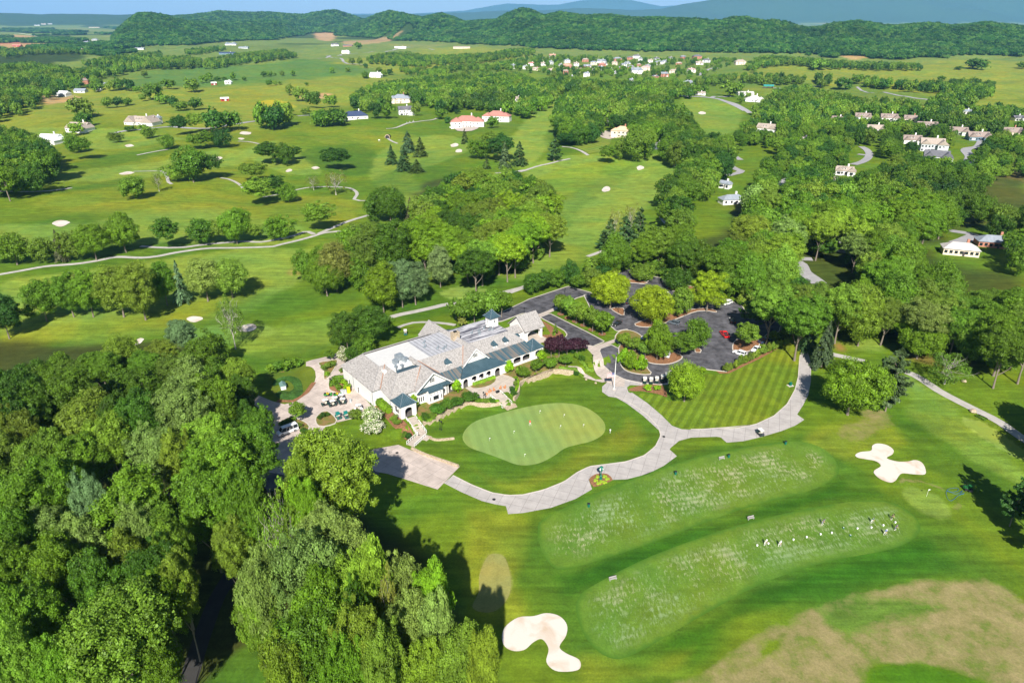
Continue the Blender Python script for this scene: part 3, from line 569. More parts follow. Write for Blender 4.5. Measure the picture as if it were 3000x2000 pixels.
# practice green, tees, striped lawn
pdrape('putting_green', ZG([(260,330),(280,270),(350,210),(480,165),(650,120),(800,90),(950,75),(1080,85),(1180,120),(1260,180),(1295,240),(1280,300),(1200,350),(1080,380),(1000,405),(920,460),(820,510),(720,527),(640,518),(540,480),(430,440),(340,410),(290,380)]),
       grassmat('green_turf', None, (.185, .28, .075), .08, (R(-12), 3.0, .05), 1.5), .05, sm=4, excl=False)
def teemat(name, ang, wear):
    m = grassmat(name, None, (.088, .180, .020), .18).copy(); m.name = name + '_worn'; nt = m.node_tree; N = nt.nodes; Lk = nt.links.new; b = N['Principled BSDF']
    base = b.inputs['Base Color'].links[0].from_socket; geo = N.new('ShaderNodeNewGeometry')
    mp = N.new('ShaderNodeMapping'); mp.inputs['Rotation'].default_value = (0, 0, ang); mp.inputs['Scale'].default_value = (1.9, .62, 1); Lk(geo.outputs['Position'], mp.inputs['Vector'])
    n = N.new('ShaderNodeTexNoise'); n.inputs['Scale'].default_value = .95; n.inputs['Detail'].default_value = 6; n.inputs['Roughness'].default_value = .72; n.inputs['Distortion'].default_value = .5; Lk(mp.outputs[0], n.inputs['Vector'])
    n2 = N.new('ShaderNodeTexNoise'); n2.inputs['Scale'].default_value = .11; n2.inputs['Detail'].default_value = 3; Lk(geo.outputs['Position'], n2.inputs['Vector'])
    at = N.new('ShaderNodeVertexColor'); at.layer_name = 'wear'
    a1 = N.new('ShaderNodeMath'); a1.operation = 'MULTIPLY_ADD'; Lk(n2.outputs[0], a1.inputs[0]); a1.inputs[1].default_value = .5; Lk(n.outputs[0], a1.inputs[2])
    r = N.new('ShaderNodeMapRange'); r.inputs['From Min'].default_value = .74; r.inputs['From Max'].default_value = .86; r.inputs['To Max'].default_value = wear; Lk(a1.outputs[0], r.inputs['Value'])
    mw_ = N.new('ShaderNodeMapping'); mw_.inputs['Rotation'].default_value = (0, 0, -ang); Lk(geo.outputs['Position'], mw_.inputs['Vector'])
    wv = N.new('ShaderNodeTexWave'); wv.bands_direction = 'Y'; wv.inputs['Scale'].default_value = 3.1416 / 3.4 / 10 * 2; wv.inputs['Distortion'].default_value = 1.6; wv.inputs['Detail'].default_value = 2; wv.inputs['Detail Scale'].default_value = .6; Lk(mw_.outputs[0], wv.inputs['Vector'])
    wr_ = N.new('ShaderNodeMapRange'); wr_.inputs['From Min'].default_value = .25; wr_.inputs['From Max'].default_value = .7; wr_.inputs['To Min'].default_value = .5; Lk(wv.outputs[1], wr_.inputs['Value'])
    mm0 = N.new('ShaderNodeMath'); mm0.operation = 'MULTIPLY'; Lk(r.outputs[0], mm0.inputs[0]); Lk(wr_.outputs[0], mm0.inputs[1])
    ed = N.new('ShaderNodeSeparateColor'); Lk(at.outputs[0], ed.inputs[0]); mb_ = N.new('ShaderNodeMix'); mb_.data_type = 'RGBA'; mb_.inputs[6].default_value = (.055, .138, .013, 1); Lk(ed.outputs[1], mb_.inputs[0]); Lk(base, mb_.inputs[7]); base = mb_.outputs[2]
    mm = N.new('ShaderNodeMath'); mm.operation = 'MULTIPLY'; Lk(mm0.outputs[0], mm.inputs[0]); Lk(ed.outputs[0], mm.inputs[1])
    n3 = N.new('ShaderNodeTexNoise'); n3.inputs['Scale'].default_value = .05; Lk(geo.outputs['Position'], n3.inputs['Vector'])
    rp = N.new('ShaderNodeValToRGB'); rp.color_ramp.elements[0].position = .42; rp.color_ramp.elements[0].color = (.33, .42, .24, 1); rp.color_ramp.elements[1].position = .6; rp.color_ramp.elements[1].color = (.52, .47, .31, 1); Lk(n3.outputs[0], rp.inputs[0])
    mx = N.new('ShaderNodeMix'); mx.data_type = 'RGBA'; Lk(mm.outputs[0], mx.inputs[0]); Lk(base, mx.inputs[6]); Lk(rp.outputs[0], mx.inputs[7]); Lk(mx.outputs[2], b.inputs['Base Color']); return m
def tee(px, name, core, ang, wear):
    wp = GL(smooth_poly(px, 4)); o = drape(name, wp, teemat(name, ang, wear), .05, sp=1.3)
    v = np.empty(len(o.data.vertices) * 3); o.data.vertices.foreach_get('co', v); v = v.reshape(-1, 3)
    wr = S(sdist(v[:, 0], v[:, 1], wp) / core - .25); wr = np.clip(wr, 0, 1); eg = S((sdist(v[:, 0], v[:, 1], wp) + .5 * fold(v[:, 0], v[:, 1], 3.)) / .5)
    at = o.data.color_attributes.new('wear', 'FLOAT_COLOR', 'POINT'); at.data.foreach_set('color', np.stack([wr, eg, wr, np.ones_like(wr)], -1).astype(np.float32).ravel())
tee([(1235,1215),(1260,1185),(1400,1120),(1600,1050),(1800,1015),(1880,1025),(1920,1060),(1920,1095),(1850,1130),(1700,1170),(1500,1245),(1330,1300),(1275,1305),(1245,1265)], 'practice_tee', 4.5, R(12), .55)
tee([(1330,1370),(1370,1340),(1500,1275),(1700,1205),(1900,1160),(2030,1150),(2100,1185),(2110,1225),(2050,1260),(1900,1290),(1750,1340),(1600,1420),(1460,1500),(1400,1510),(1350,1470),(1325,1410)], 'practice_tee', 3.5, R(14), .46)
pdrape('striped_lawn', ZP([(925,1042),(1160,1070),(1200,1110),(1320,1110),(1440,1060),(1470,900),(1560,905),(1650,905),(1920,785),(2160,640),(2200,650),(2215,740),(2200,800),(2190,960)]) + ZR([(600,500),(540,610),(440,700),(300,765),(150,795),(0,803)]) + ZG([(2200,248),(2000,262),(1860,262),(1790,238),(1710,160),(1610,75),(1510,0)]) ,
       grassmat('striped_grass', None, (.118, .185, .014), .24, (R(28), 2.6, .17)), .045, excl=False)
pdrape('striped_lawn', ZM([(1330,360),(1430,290),(1560,270),(1720,300),(1700,350),(1620,420),(1500,440)]), grassmat('striped_grass2', None, (.13, .20, .03), .15, (R(50), 5, .13)), .2, excl=False)
pdrape('teeing_ground', ZR([(1890,750),(2010,735),(2352,965),(2480,1050),(2240,992)]), grassmat('tee_turf', None, (.175, .275, .05), .08), .05, excl=False)
pdrape('chipping_green', ZT([(2125,935),(2160,850),(2165,750),(2210,650),(2260,630),(2315,660),(2345,780),(2330,880),(2260,955),(2180,965)]), grassmat('dry_turf', None, (.21, .235, .075), .12), .05, sm=4, excl=False)
pdrape('clock_bed', ZG([(1213,686),(1177,632),(1212,598),(1250,588),(1310,590),(1350,635),(1290,660)]), MMUL, .12, sm=2)
# bunkers
BUN = [([(1153,1465),(1160,1440),(1190,1418),(1225,1415),(1255,1408),(1285,1415),(1302,1435),(1300,1460),(1285,1485),(1300,1500),(1330,1515),(1332,1535),(1310,1542),(1275,1540),(1255,1520),(1260,1490),(1245,1468),(1225,1475),(1205,1492),(1180,1495),(1160,1485)], 'large kinked white sand bunker below the practice tees by the woods'),
 (ZR([(1060,1000),(1100,978),(1180,968),(1190,930),(1230,913),(1300,925),(1350,960),(1345,995),(1300,1025),(1380,1050),(1460,1050),(1520,1040),(1570,1060),(1597,1110),(1590,1150),(1500,1148),(1420,1142),(1390,1165),(1370,1195),(1330,1212),(1260,1190),(1210,1150),(1205,1120),(1255,1085),(1220,1050),(1150,1035),(1080,1022)]), 'large three-lobed white sand bunker right of the practice tees')]
for (cx, cy, rx, ry, ro), lb in [((140,513,19,7,-6),'heart-shaped white bunker alone in the wide fairway at far left'),((447,733,18,6.5,-5),'oval white bunker on the grass left of the bare-limbed tree'),((316,786,15,6,-25),'white bunker at the edge of the lower left woods'),((566,754,22,9,-8),'oval white bunker in the shadow of the bare-limbed tree'),
   ((297,335,10,3,0),'small white bunker left of the lone round tree near the farmhouses'),((292,398,17,3.2,-5),'thin sliver bunker above the lone leaning tree'),((564,306,14,3.5,0),'small white bunker behind a little dark cedar, farther of two'),((554,319,7,2.2,0),'tiny white bunker beside a little dark cedar'),
   ((499,365,12,4,-10),'small bunker at the right side of the big oak clump'),((247,632,15,6,-12),'white bunker between two tree clumps below the long cart path'),((664,392,8,3,-10),'small bunker left of a green in the middle fairways'),((725,386,9,3,0),'small bunker right of a green, left of the lone oak'),
   ((1043.5,334,9,4.2,-8),'upper of two white bunkers below the red-roofed mansion'),((1054,347,8,4,0),'lower of two white bunkers below the red-roofed mansion'),((1470.6,386,8.5,4.6,-5),'small bunker beside the green at the top of the broad fairway'),((1392.5,435,10,6,-8),'lone white bunker in the middle of the broad fairway'),
   ((1613,260,9,3.2,5),'small bunker below the curving road at upper right'),((1551,380,6,3,-10),'half-hidden bunker at the wood edge right of a green')]:
    BUN.append(([(cx + (x - cx) * (1 + .12 * math.sin(i * 1.9 + cx)), cy + (y - cy) * (1 + .15 * math.sin(i * 1.3 + cy))) for i, (x, y) in enumerate(ell(cx, cy, rx, ry, ro, 12))], lb))
for px, lb in BUN:
    o = drape('sand_bunker', GL(smooth_poly(px, 4)), MSAND, .12, sp=None, kind=None)
    tag(o, lb, 'bunker', 'bunkers on the golf course')
# narrow cart paths and roads (centre lines in photo pixels, width in metres)
LINES = [('cart_path', MCART, 2.6, [(-30,636)] + Z4([(0,1335),(200,1300),(400,1265),(650,1245),(850,1215),(1000,1185),(1200,1192),(1350,1180),(1500,1150),(1700,1120),(1850,1108),(2100,1105),(2352,1095)]) + Z5([(200,1080),(330,1050),(480,1010),(600,975),(770,960)])),
 ('cart_path', MCART, 2.6, Z5([(500,990),(430,965),(330,1000),(60,1055)]) + Z4([(2100,1050),(1900,1065),(1700,1085),(1600,1100),(1400,1105),(1210,1092)])),
 ('cart_path', MCART, 2.6, Z5([(540,985),(700,915),(850,860),(970,825)])), ('cart_path', MCART, 2.6, Z5([(1150,925),(1220,925),(1330,928)])),
 ('cart_path', MCART, 2.4, Z4([(-40,618),(0,618),(200,623),(400,618),(620,590)])), ('cart_path', MCART, 2.2, Z4([(1150,450),(1300,447),(1400,450),(1440,500),(1450,540),(1480,560)])), ('cart_path', MCART, 2.2, Z4([(1900,505),(1980,520),(2060,560),(2100,600)])),
 ('cart_path', MCART, 2.2, Z5([(60,670),(200,645),(330,612),(430,590),(560,580),(700,582),(800,590),(860,620),(870,650),(845,690),(910,702),(980,700)])),
 ('cart_path', MCART, 2.4, Z4([(1180,310),(1300,285),(1460,258)])), ('cart_path', MCART, 2.4, Z4([(2050,190),(2150,195),(2230,212)])),
 ('cart_path', MCART, 2.8, Z5([(1120,82),(1200,75),(1290,40),(1400,20),(1540,0)]) + Z2([(660,815)])), ('cart_path', MCART, 2.2, Z5([(1135,165),(1170,190),(1220,210)])),
 ('cart_path', MCART, 2.4, Z5([(2060,465),(2200,455),(2352,430)]) + Z6([(60,750),(200,705),(330,675),(400,655),(500,635)])), ('cart_path', MCART, 2.8, Z6([(430,530),(520,540),(600,570),(655,605)])),
 ('cart_path', MCART, 3.0, ZC([(590,285),(750,240),(900,210),(1100,165),(1200,140),(1310,130)]) + ZC([(1500,90),(1700,40),(1900,-10),(2050,-50)])), ('cart_path', MCART, 3.0, ZP([(-20,280),(60,250),(100,235)])), ('cart_path', MCART, 2.0, ZC([(720,370),(850,325),(1000,315),(1200,330),(1290,345)])),
 ('cart_path', MCART, 2.6, Z6([(1310,1105),(1290,1140),(1330,1190),(1385,1215)])), ('cart_path', MCART, 2.6, Z6([(650,1475),(720,1450),(790,1425)])),
 ('cart_path', MCART, 3.0, ZR([(880,230),(950,245),(1030,262),(1130,285)])), ('cart_path', MCART, 3.2, ZR([(1440,360),(1550,410),(1700,510),(1850,590),(2000,665),(2150,740),(2250,810),(2352,880),(2480,960)])),
 ('dirt_track', concrete('painted_shade_track', (.045, .043, .04)), 3.2, ZT([(745,740),(660,880),(600,1030),(545,1190),(490,1372),(440,1500)])),  # track colour darkened, with the shade under the trees painted in
 ('road', MROAD, 6, Z4([(950,125),(1060,103),(1200,90),(1350,72),(1480,65)])), ('road', MROAD, 6, Z4([(1480,65),(1760,80),(2000,45),(2210,15)]) ), ('road', MROAD, 6, Z1([(2050,802),(2180,795)])),
 ('road', MROAD, 7, Z6([(1290,75),(1500,95),(1720,110),(1800,125),(1900,155),(2000,205),(2050,240)])), ('road', MROAD, 6, Z6([(1720,108),(1780,100),(1900,98)])), ('road', MROAD, 6, Z6([(370,120),(400,125),(440,105),(500,95)])),
 ('road', MROAD, 5, Z6([(1860,560),(1900,600),(1970,645)])), ('road', MROAD, 6, Z6([(1870,690),(1920,720),(1980,745),(1930,760),(1850,780)])),
 ('road', MROAD, 6, Z7([(200,860),(240,870),(270,840),(330,800)])), ('road', MROAD, 6, Z7([(950,530),(1000,560),(1020,600),(980,650),(880,685)])), ('road', MROAD, 5, Z7([(920,595),(1000,605)])), ('road', MROAD, 5, Z7([(1140,330),(1200,345),(1270,340)])),
 ('road', MROAD, 8, Z7([(1990,480),(1960,530),(1870,545),(1850,570),(1890,620),(1860,670)])), ('road', MROAD, 7, Z7([(1690,1250),(1800,1265),(1920,1290),(1850,1330),(1760,1360)])), ('road', MROAD, 6, Z7([(1900,1290),(2000,1305),(2060,1310)])),
 ('road', MROAD, 6, Z7([(800,1320),(790,1370),(760,1440)])), ('road', MROAD, 7, ZP([(2130,30),(2200,60),(2230,120),(2300,170),(2352,210)])), ('road', MROAD, 5, ZP([(2150,25),(2240,22),(2300,25)])),
 ('road', MROAD, 7, Z2([(-100,385),(50,375),(200,360),(360,345),(500,330),(640,345)])), ('road', MROAD, 7, Z2([(-100,390),(0,405),(40,440),(200,450)])), ('road', MROAD, 6, Z2([(1470,680),(1570,665)])),
 ('road', MROAD, 7, Z1([(2190,405),(2260,395),(2352,375)])), ('road', MROAD, 7, Z3([(20,665),(220,680),(330,715),(430,765)])), ('road', MROAD, 7, Z3([(550,605),(700,612),(850,602),(960,590)])), ('road', MROAD, 7, Z3([(60,520),(160,490),(250,470)])), ('dirt_track', MROAD, 4, Z3([(1200,600),(1400,640),(1550,668),(1700,690)])),
]
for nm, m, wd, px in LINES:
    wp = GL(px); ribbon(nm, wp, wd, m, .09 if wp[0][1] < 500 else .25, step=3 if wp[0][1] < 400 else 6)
    p = np.array(smooth_poly(wp, 3, False)); d = np.gradient(p, axis=0); d /= np.linalg.norm(d, axis=1)[:, None] + 1e-9
    a = p + np.stack([-d[:, 1], d[:, 0]], 1) * (wd / 2 + 1.5); b = p - np.stack([-d[:, 1], d[:, 0]], 1) * (wd / 2 + 1.5)
    EXCL.append([tuple(q) for q in a] + [tuple(q) for q in b[::-1]])

# ------------------------------------------------------------------ trees
def leafmat(name, stuff=None, transl=.2):
    m = bpy.data.materials.new(name); m.use_nodes = True; nt = m.node_tree; nt.nodes.clear(); N = nt.nodes; Lk = nt.links.new
    oi = N.new('ShaderNodeObjectInfo')
    if stuff:
        r = N.new('ShaderNodeValToRGB'); r.color_ramp.interpolation = 'LINEAR'
        while len(r.color_ramp.elements) < len(stuff): r.color_ramp.elements.new(.5)
        for i, c in enumerate(stuff): r.color_ramp.elements[i].position = (i + .5) / len(stuff); r.color_ramp.elements[i].color = (*c, 1)
        Lk(oi.outputs['Random'], r.inputs[0]); base = r.outputs[0]
    else: base = oi.outputs['Color']
    geo = N.new('ShaderNodeNewGeometry')
    n = N.new('ShaderNodeTexNoise'); n.inputs['Scale'].default_value = .45; n.inputs['Detail'].default_value = 3; Lk(geo.outputs['Position'], n.inputs['Vector'])
    mr = N.new('ShaderNodeMapRange'); mr.inputs['From Min'].default_value = .3; mr.inputs['From Max'].default_value = .7; mr.inputs['To Min'].default_value = .66; mr.inputs['To Max'].default_value = 1.34; Lk(n.outputs[0], mr.inputs['Value'])
    mr2 = N.new('ShaderNodeMapRange'); mr2.inputs['To Min'].default_value = .75; mr2.inputs['To Max'].default_value = 1.25; Lk(geo.outputs['Random Per Island'], mr2.inputs['Value'])
    nl = N.new('ShaderNodeTexNoise'); nl.inputs['Scale'].default_value = .009; nl.inputs['Detail'].default_value = 5; Lk(geo.outputs['Position'], nl.inputs['Vector'])
    mr3 = N.new('ShaderNodeMapRange'); mr3.inputs['From Min'].default_value = .35; mr3.inputs['From Max'].default_value = .65; mr3.inputs['To Min'].default_value = .70; mr3.inputs['To Max'].default_value = 1.25; Lk(nl.outputs[0], mr3.inputs['Value'])
    m0 = N.new('ShaderNodeMath'); m0.operation = 'MULTIPLY'; Lk(mr.outputs[0], m0.inputs[0]); Lk(mr3.outputs[0], m0.inputs[1])
    mu = N.new('ShaderNodeMath'); mu.operation = 'MULTIPLY'; Lk(m0.outputs[0], mu.inputs[0]); Lk(mr2.outputs[0], mu.inputs[1])
    sc_ = N.new('ShaderNodeVectorMath'); sc_.operation = 'SCALE'; Lk(base, sc_.inputs[0]); Lk(mu.outputs[0], sc_.inputs['Scale'])
    b = N.new('ShaderNodeBsdfPrincipled'); b.inputs['Roughness'].default_value = .55; b.inputs['Specular IOR Level'].default_value = .28; Lk(sc_.outputs[0], b.inputs['Base Color'])
    t = N.new('ShaderNodeBsdfTranslucent'); hs = N.new('ShaderNodeMix'); hs.data_type = 'RGBA'; hs.blend_type = 'MULTIPLY'; hs.inputs[0].default_value = 1; hs.inputs[7].default_value = (1.35, 1.25, .5, 1)
    Lk(sc_.outputs[0], hs.inputs[6]); Lk(hs.outputs[2], t.inputs[0])
    mx = N.new('ShaderNodeMixShader'); mx.inputs[0].default_value = transl; Lk(b.outputs[0], mx.inputs[1]); Lk(t.outputs[0], mx.inputs[2])
    o = N.new('ShaderNodeOutputMaterial'); Lk(mx.outputs[0], o.inputs[0]); return m
MLEAF = leafmat('leaves'); MBLOS = mat('blossom', (.62, .60, .46), .8, var=.15)
MBARK = mat('bark', (.20, .165, .13), .9, var=.3, scale=2); MBARKP = mat('pale_bark', (.42, .39, .34), .9, var=.2, scale=2)
def quads(pos, nrm, size, rg, asp=1.0, axis=None):
    """one small four-sided leaf spray per position"""
    if axis is None: axis = rg.normal(size=pos.shape)
    t = np.cross(nrm, axis); t /= np.linalg.norm(t, axis=1)[:, None] + 1e-9; b = np.cross(nrm, t)
    s = np.asarray(size)[:, None]; j = rg.uniform(.75, 1.25, (4, len(pos), 1))
    v = np.stack([pos + t * s * j[0] * asp, pos + b * s * j[1] * .7 + nrm * s * .12, pos - t * s * j[2] * asp, pos - b * s * j[3] * .7 - nrm * s * .12], 1)
    return v.reshape(-1, 3)
def qmesh(name, v, m, extra=None, m2=None, m2f=0, rg=None):
    n = len(v) // 4; f = np.arange(n * 4).reshape(-1, 4); ev, ef = (extra if extra else (np.zeros((0, 3)), []))
    me = bpy.data.meshes.new(name); V = np.concatenate([v, ev]) if len(ev) else v
    nf = n + len(ef)
    if len(ef):
        ef = np.array(ef) + len(v); loops = np.concatenate([f.ravel(), ef.ravel()]); starts = np.concatenate([np.arange(n) * 4, n * 4 + np.arange(len(ef)) * 3])
    else: loops, starts = f.ravel(), np.arange(n) * 4
    me.vertices.add(len(V)); me.vertices.foreach_set('co', V.astype(np.float32).ravel())
    me.loops.add(len(loops)); me.loops.foreach_set('vertex_index', loops.astype(np.int32)); me.polygons.add(nf); me.polygons.foreach_set('loop_start', starts.astype(np.int32))
    me.materials.append(m)
    if m2: me.materials.append(m2); mi = np.zeros(nf, np.int32); mi[:n][rg.random(n) < m2f] = 1; me.polygons.foreach_set('material_index', mi)
    me.update(calc_edges=True); return me
_ico = bmesh.new(); bmesh.ops.create_icosphere(_ico, subdivisions=1, radius=1); ICV = np.array([v.co[:] for v in _ico.verts]); ICF = np.array([[v.index for v in f.verts] for f in _ico.faces]); _ico.free()
def broadleaf(seed, nb, per, leaf, lo=.07, top=.5, asym=.15, br=(.13, .21), core=.62, squash=1.0, cone=0., m=None, m2f=0, A=1.0):
    """crown of a unit tree: 1 high, about 1 wide; nb boughs carrying per sprays each"""
    rg = np.random.default_rng(seed); m = m or MLEAF
    d = rg.normal(size=(nb * 4, 3)); d[:, 2] = d[:, 2] * .9 + .25; d /= np.linalg.norm(d, axis=1)[:, None]
    # spread the boughs out evenly
    keep = [0]
    for i in range(1, len(d)):
        if len(keep) >= nb: break
        if np.min(np.linalg.norm(d[keep] - d[i], axis=1)) > 1.35 / math.sqrt(nb): keep.append(i)
    d = d[keep]; nb = len(d); az = np.arctan2(d[:, 1], d[:, 0])
    rad = 1 + asym * (np.sin(az * 2 + seed) + .7 * np.sin(az * 3 + seed * 2.3)) + rg.uniform(-.2, .12, nb)
    cz = A * (lo + (1 - lo) * .5); hz = A * (1 - lo) * .5
    r = rg.uniform(*br, nb)
    dist = rad * (1 - r * 1.1) * rg.uniform(.72, 1.0, nb)
    dz = d[:, 2]
    shr = 1 - cone * np.clip((dz + .2), 0, 1)
    c = np.stack([d[:, 0] * dist * .5 * shr, d[:, 1] * dist * .5 * shr, cz + np.sign(dz) * np.abs(dz) ** .9 * dist * (hz - r * .35) * np.where(dz < 0, .9 * squash, 1.0)], 1)
    # a few inner boughs
    ci = np.stack([rg.uniform(-.15, .15, nb // 5), rg.uniform(-.15, .15, nb // 5), cz + rg.uniform(-.15, .28, nb // 5)], 1); c = np.r_[c, ci]; r = np.r_[r, rg.uniform(.15, .2, len(ci))]; nb = len(c)
    cc = np.array([0, 0, cz - .1])
    M = nb * per; idx = np.repeat(np.arange(nb), per)
    u = rg.normal(size=(M, 3)); u /= np.linalg.norm(u, axis=1)[:, None]
    out = c - cc; out /= np.linalg.norm(out, axis=1)[:, None] + 1e-9
    u = u + out[idx] * .55 + np.array([0, 0, .3]); u /= np.linalg.norm(u, axis=1)[:, None]
    lump = 1 + .22 * np.sin(u[:, 0] * 9 + idx) * np.sin(u[:, 1] * 8 + idx * 1.7) + .12 * np.sin(u[:, 2] * 13 + idx)
    rr_ = r[idx] * lump * rg.uniform(.72, 1.08, M); zs = .82
    p = c[idx] + u * rr_[:, None] * np.array([1, 1, zs])
    # drop what lies deep inside another bough
    ok = np.ones(M, bool)
    for k in range(nb):
        q = np.linalg.norm((p - c[k]) / np.array([1, 1, zs]), axis=1) < r[k] * .66
        ok &= ~(q & (idx != k))
    p, u = p[ok], u[ok]
    n = u + rg.normal(size=p.shape) * .55; n /= np.linalg.norm(n, axis=1)[:, None]
    v = quads(p, n, leaf * rg.uniform(.55, 1.3, len(p)) * rg.uniform(.7, 1.3, nb)[idx[ok]], rg); v[:, 2] /= A
    ev = np.concatenate([c[k] + ICV * r[k] * core * np.array([1, 1, zs]) for k in range(nb)]) * np.array([1, 1, 1 / A]) if core else np.zeros((0, 3)); ef = np.concatenate([ICF + k * len(ICV) for k in range(nb)]) if core else []
    return qmesh('crown', v, m, (ev, ef) if core else None, MBLOS if m2f else None, m2f, rg)
def conifer(seed, layers, per, leaf, droop=.25, lo=.06, loose=0., wide=.5, power=.85):
    rg = np.random.default_rng(seed); P_, N_, A_ = [], [], []
    for k in range(layers):
        f = (k + rg.uniform(0, .8)) / layers; z = lo + (1 - lo) * f; L = wide * (1 - f) ** power * rg.uniform(.75 - loose * .3, 1.1)
        a = rg.uniform(0, 6.283); n = max(4, int(per * (1 - f * .8)))
        t = rg.uniform(.12, 1, n) ** .7; w_ = (rg.random(n) - .5) * .42 * t * L * (1.3 - t) * 2.4
        dx, dy = math.cos(a), math.sin(a)
        P_.append(np.stack([dx * t * L - dy * w_, dy * t * L + dx * w_, z + .06 - droop * t * t * L + rg.normal(0, .008, n)], 1))
        N_.append(np.stack([dx * .35 + rg.normal(0, .35, n), dy * .35 + rg.normal(0, .35, n), np.full(n, 1.0)], 1)); A_.append(np.tile([-dy, dx, 0.], (n, 1)) + rg.normal(0, .25, (n, 3)))
    p, n, a = np.concatenate(P_), np.concatenate(N_), np.concatenate(A_); n /= np.linalg.norm(n, axis=1)[:, None]
    v = quads(p, n, leaf * rg.uniform(.6, 1.3, len(p)), rg, 1.5, a)
    ex = MB()
    return qmesh('crown', v, MLEAF)
def trunkmesh(seed, th=.75, r=.022, limbs=8, spread=.34, fine=0, m=None, start=.28):
    rg = np.random.default_rng(seed); mb = MB(); bend = rg.uniform(-.02, .02, 4)
    pts = [(bend[0] * math.sin(t * 3), bend[1] * math.sin(t * 4), t * th) for t in np.linspace(0, 1, 6)]
    mb.tube([(0, 0, -.03)] + pts, [r * 1.5, r * 1.25] + [r * (1 - .14 * i) for i in range(1, 6)], 7)
    def limb(p, d, L, rr_, dep):
        q = [p]; dd = Vector(d)
        for i in range(3): dd = (dd + Vector(rg.normal(0, .18, 3)) + Vector((0, 0, .12))).normalized(); q.append(q[-1] + dd * L / 3)
        mb.tube(q, [rr_, rr_ * .75, rr_ * .5, rr_ * .28], 5 if dep == 0 else 4, False)
        if dep < fine:
            for i in range(4):
                t = q[1 + i % 3]; e = (dd + Vector(rg.normal(0, .65, 3))).normalized(); limb(t, e, L * rg.uniform(.4, .65), rr_ * .45, dep + 1)
    for i in range(limbs):
        z = th * (start + (1 - start) * (i + rg.random() * .5) / limbs); a = i * 2.4 + rg.uniform(-.4, .4); el = rg.uniform(.45, .9)
        limb(Vector((0, 0, z)), (math.cos(a), math.sin(a), el), spread * rg.uniform(.8, 1.15) * (1.1 - .4 * i / limbs), r * .55, 0)
    me = bpy.data.meshes.new('trunk'); me.from_pydata(mb.v, [], mb.f); me.materials.append(m or MBARK); me.polygons.foreach_set('use_smooth', [True] * len(me.polygons)); me.update(); return me
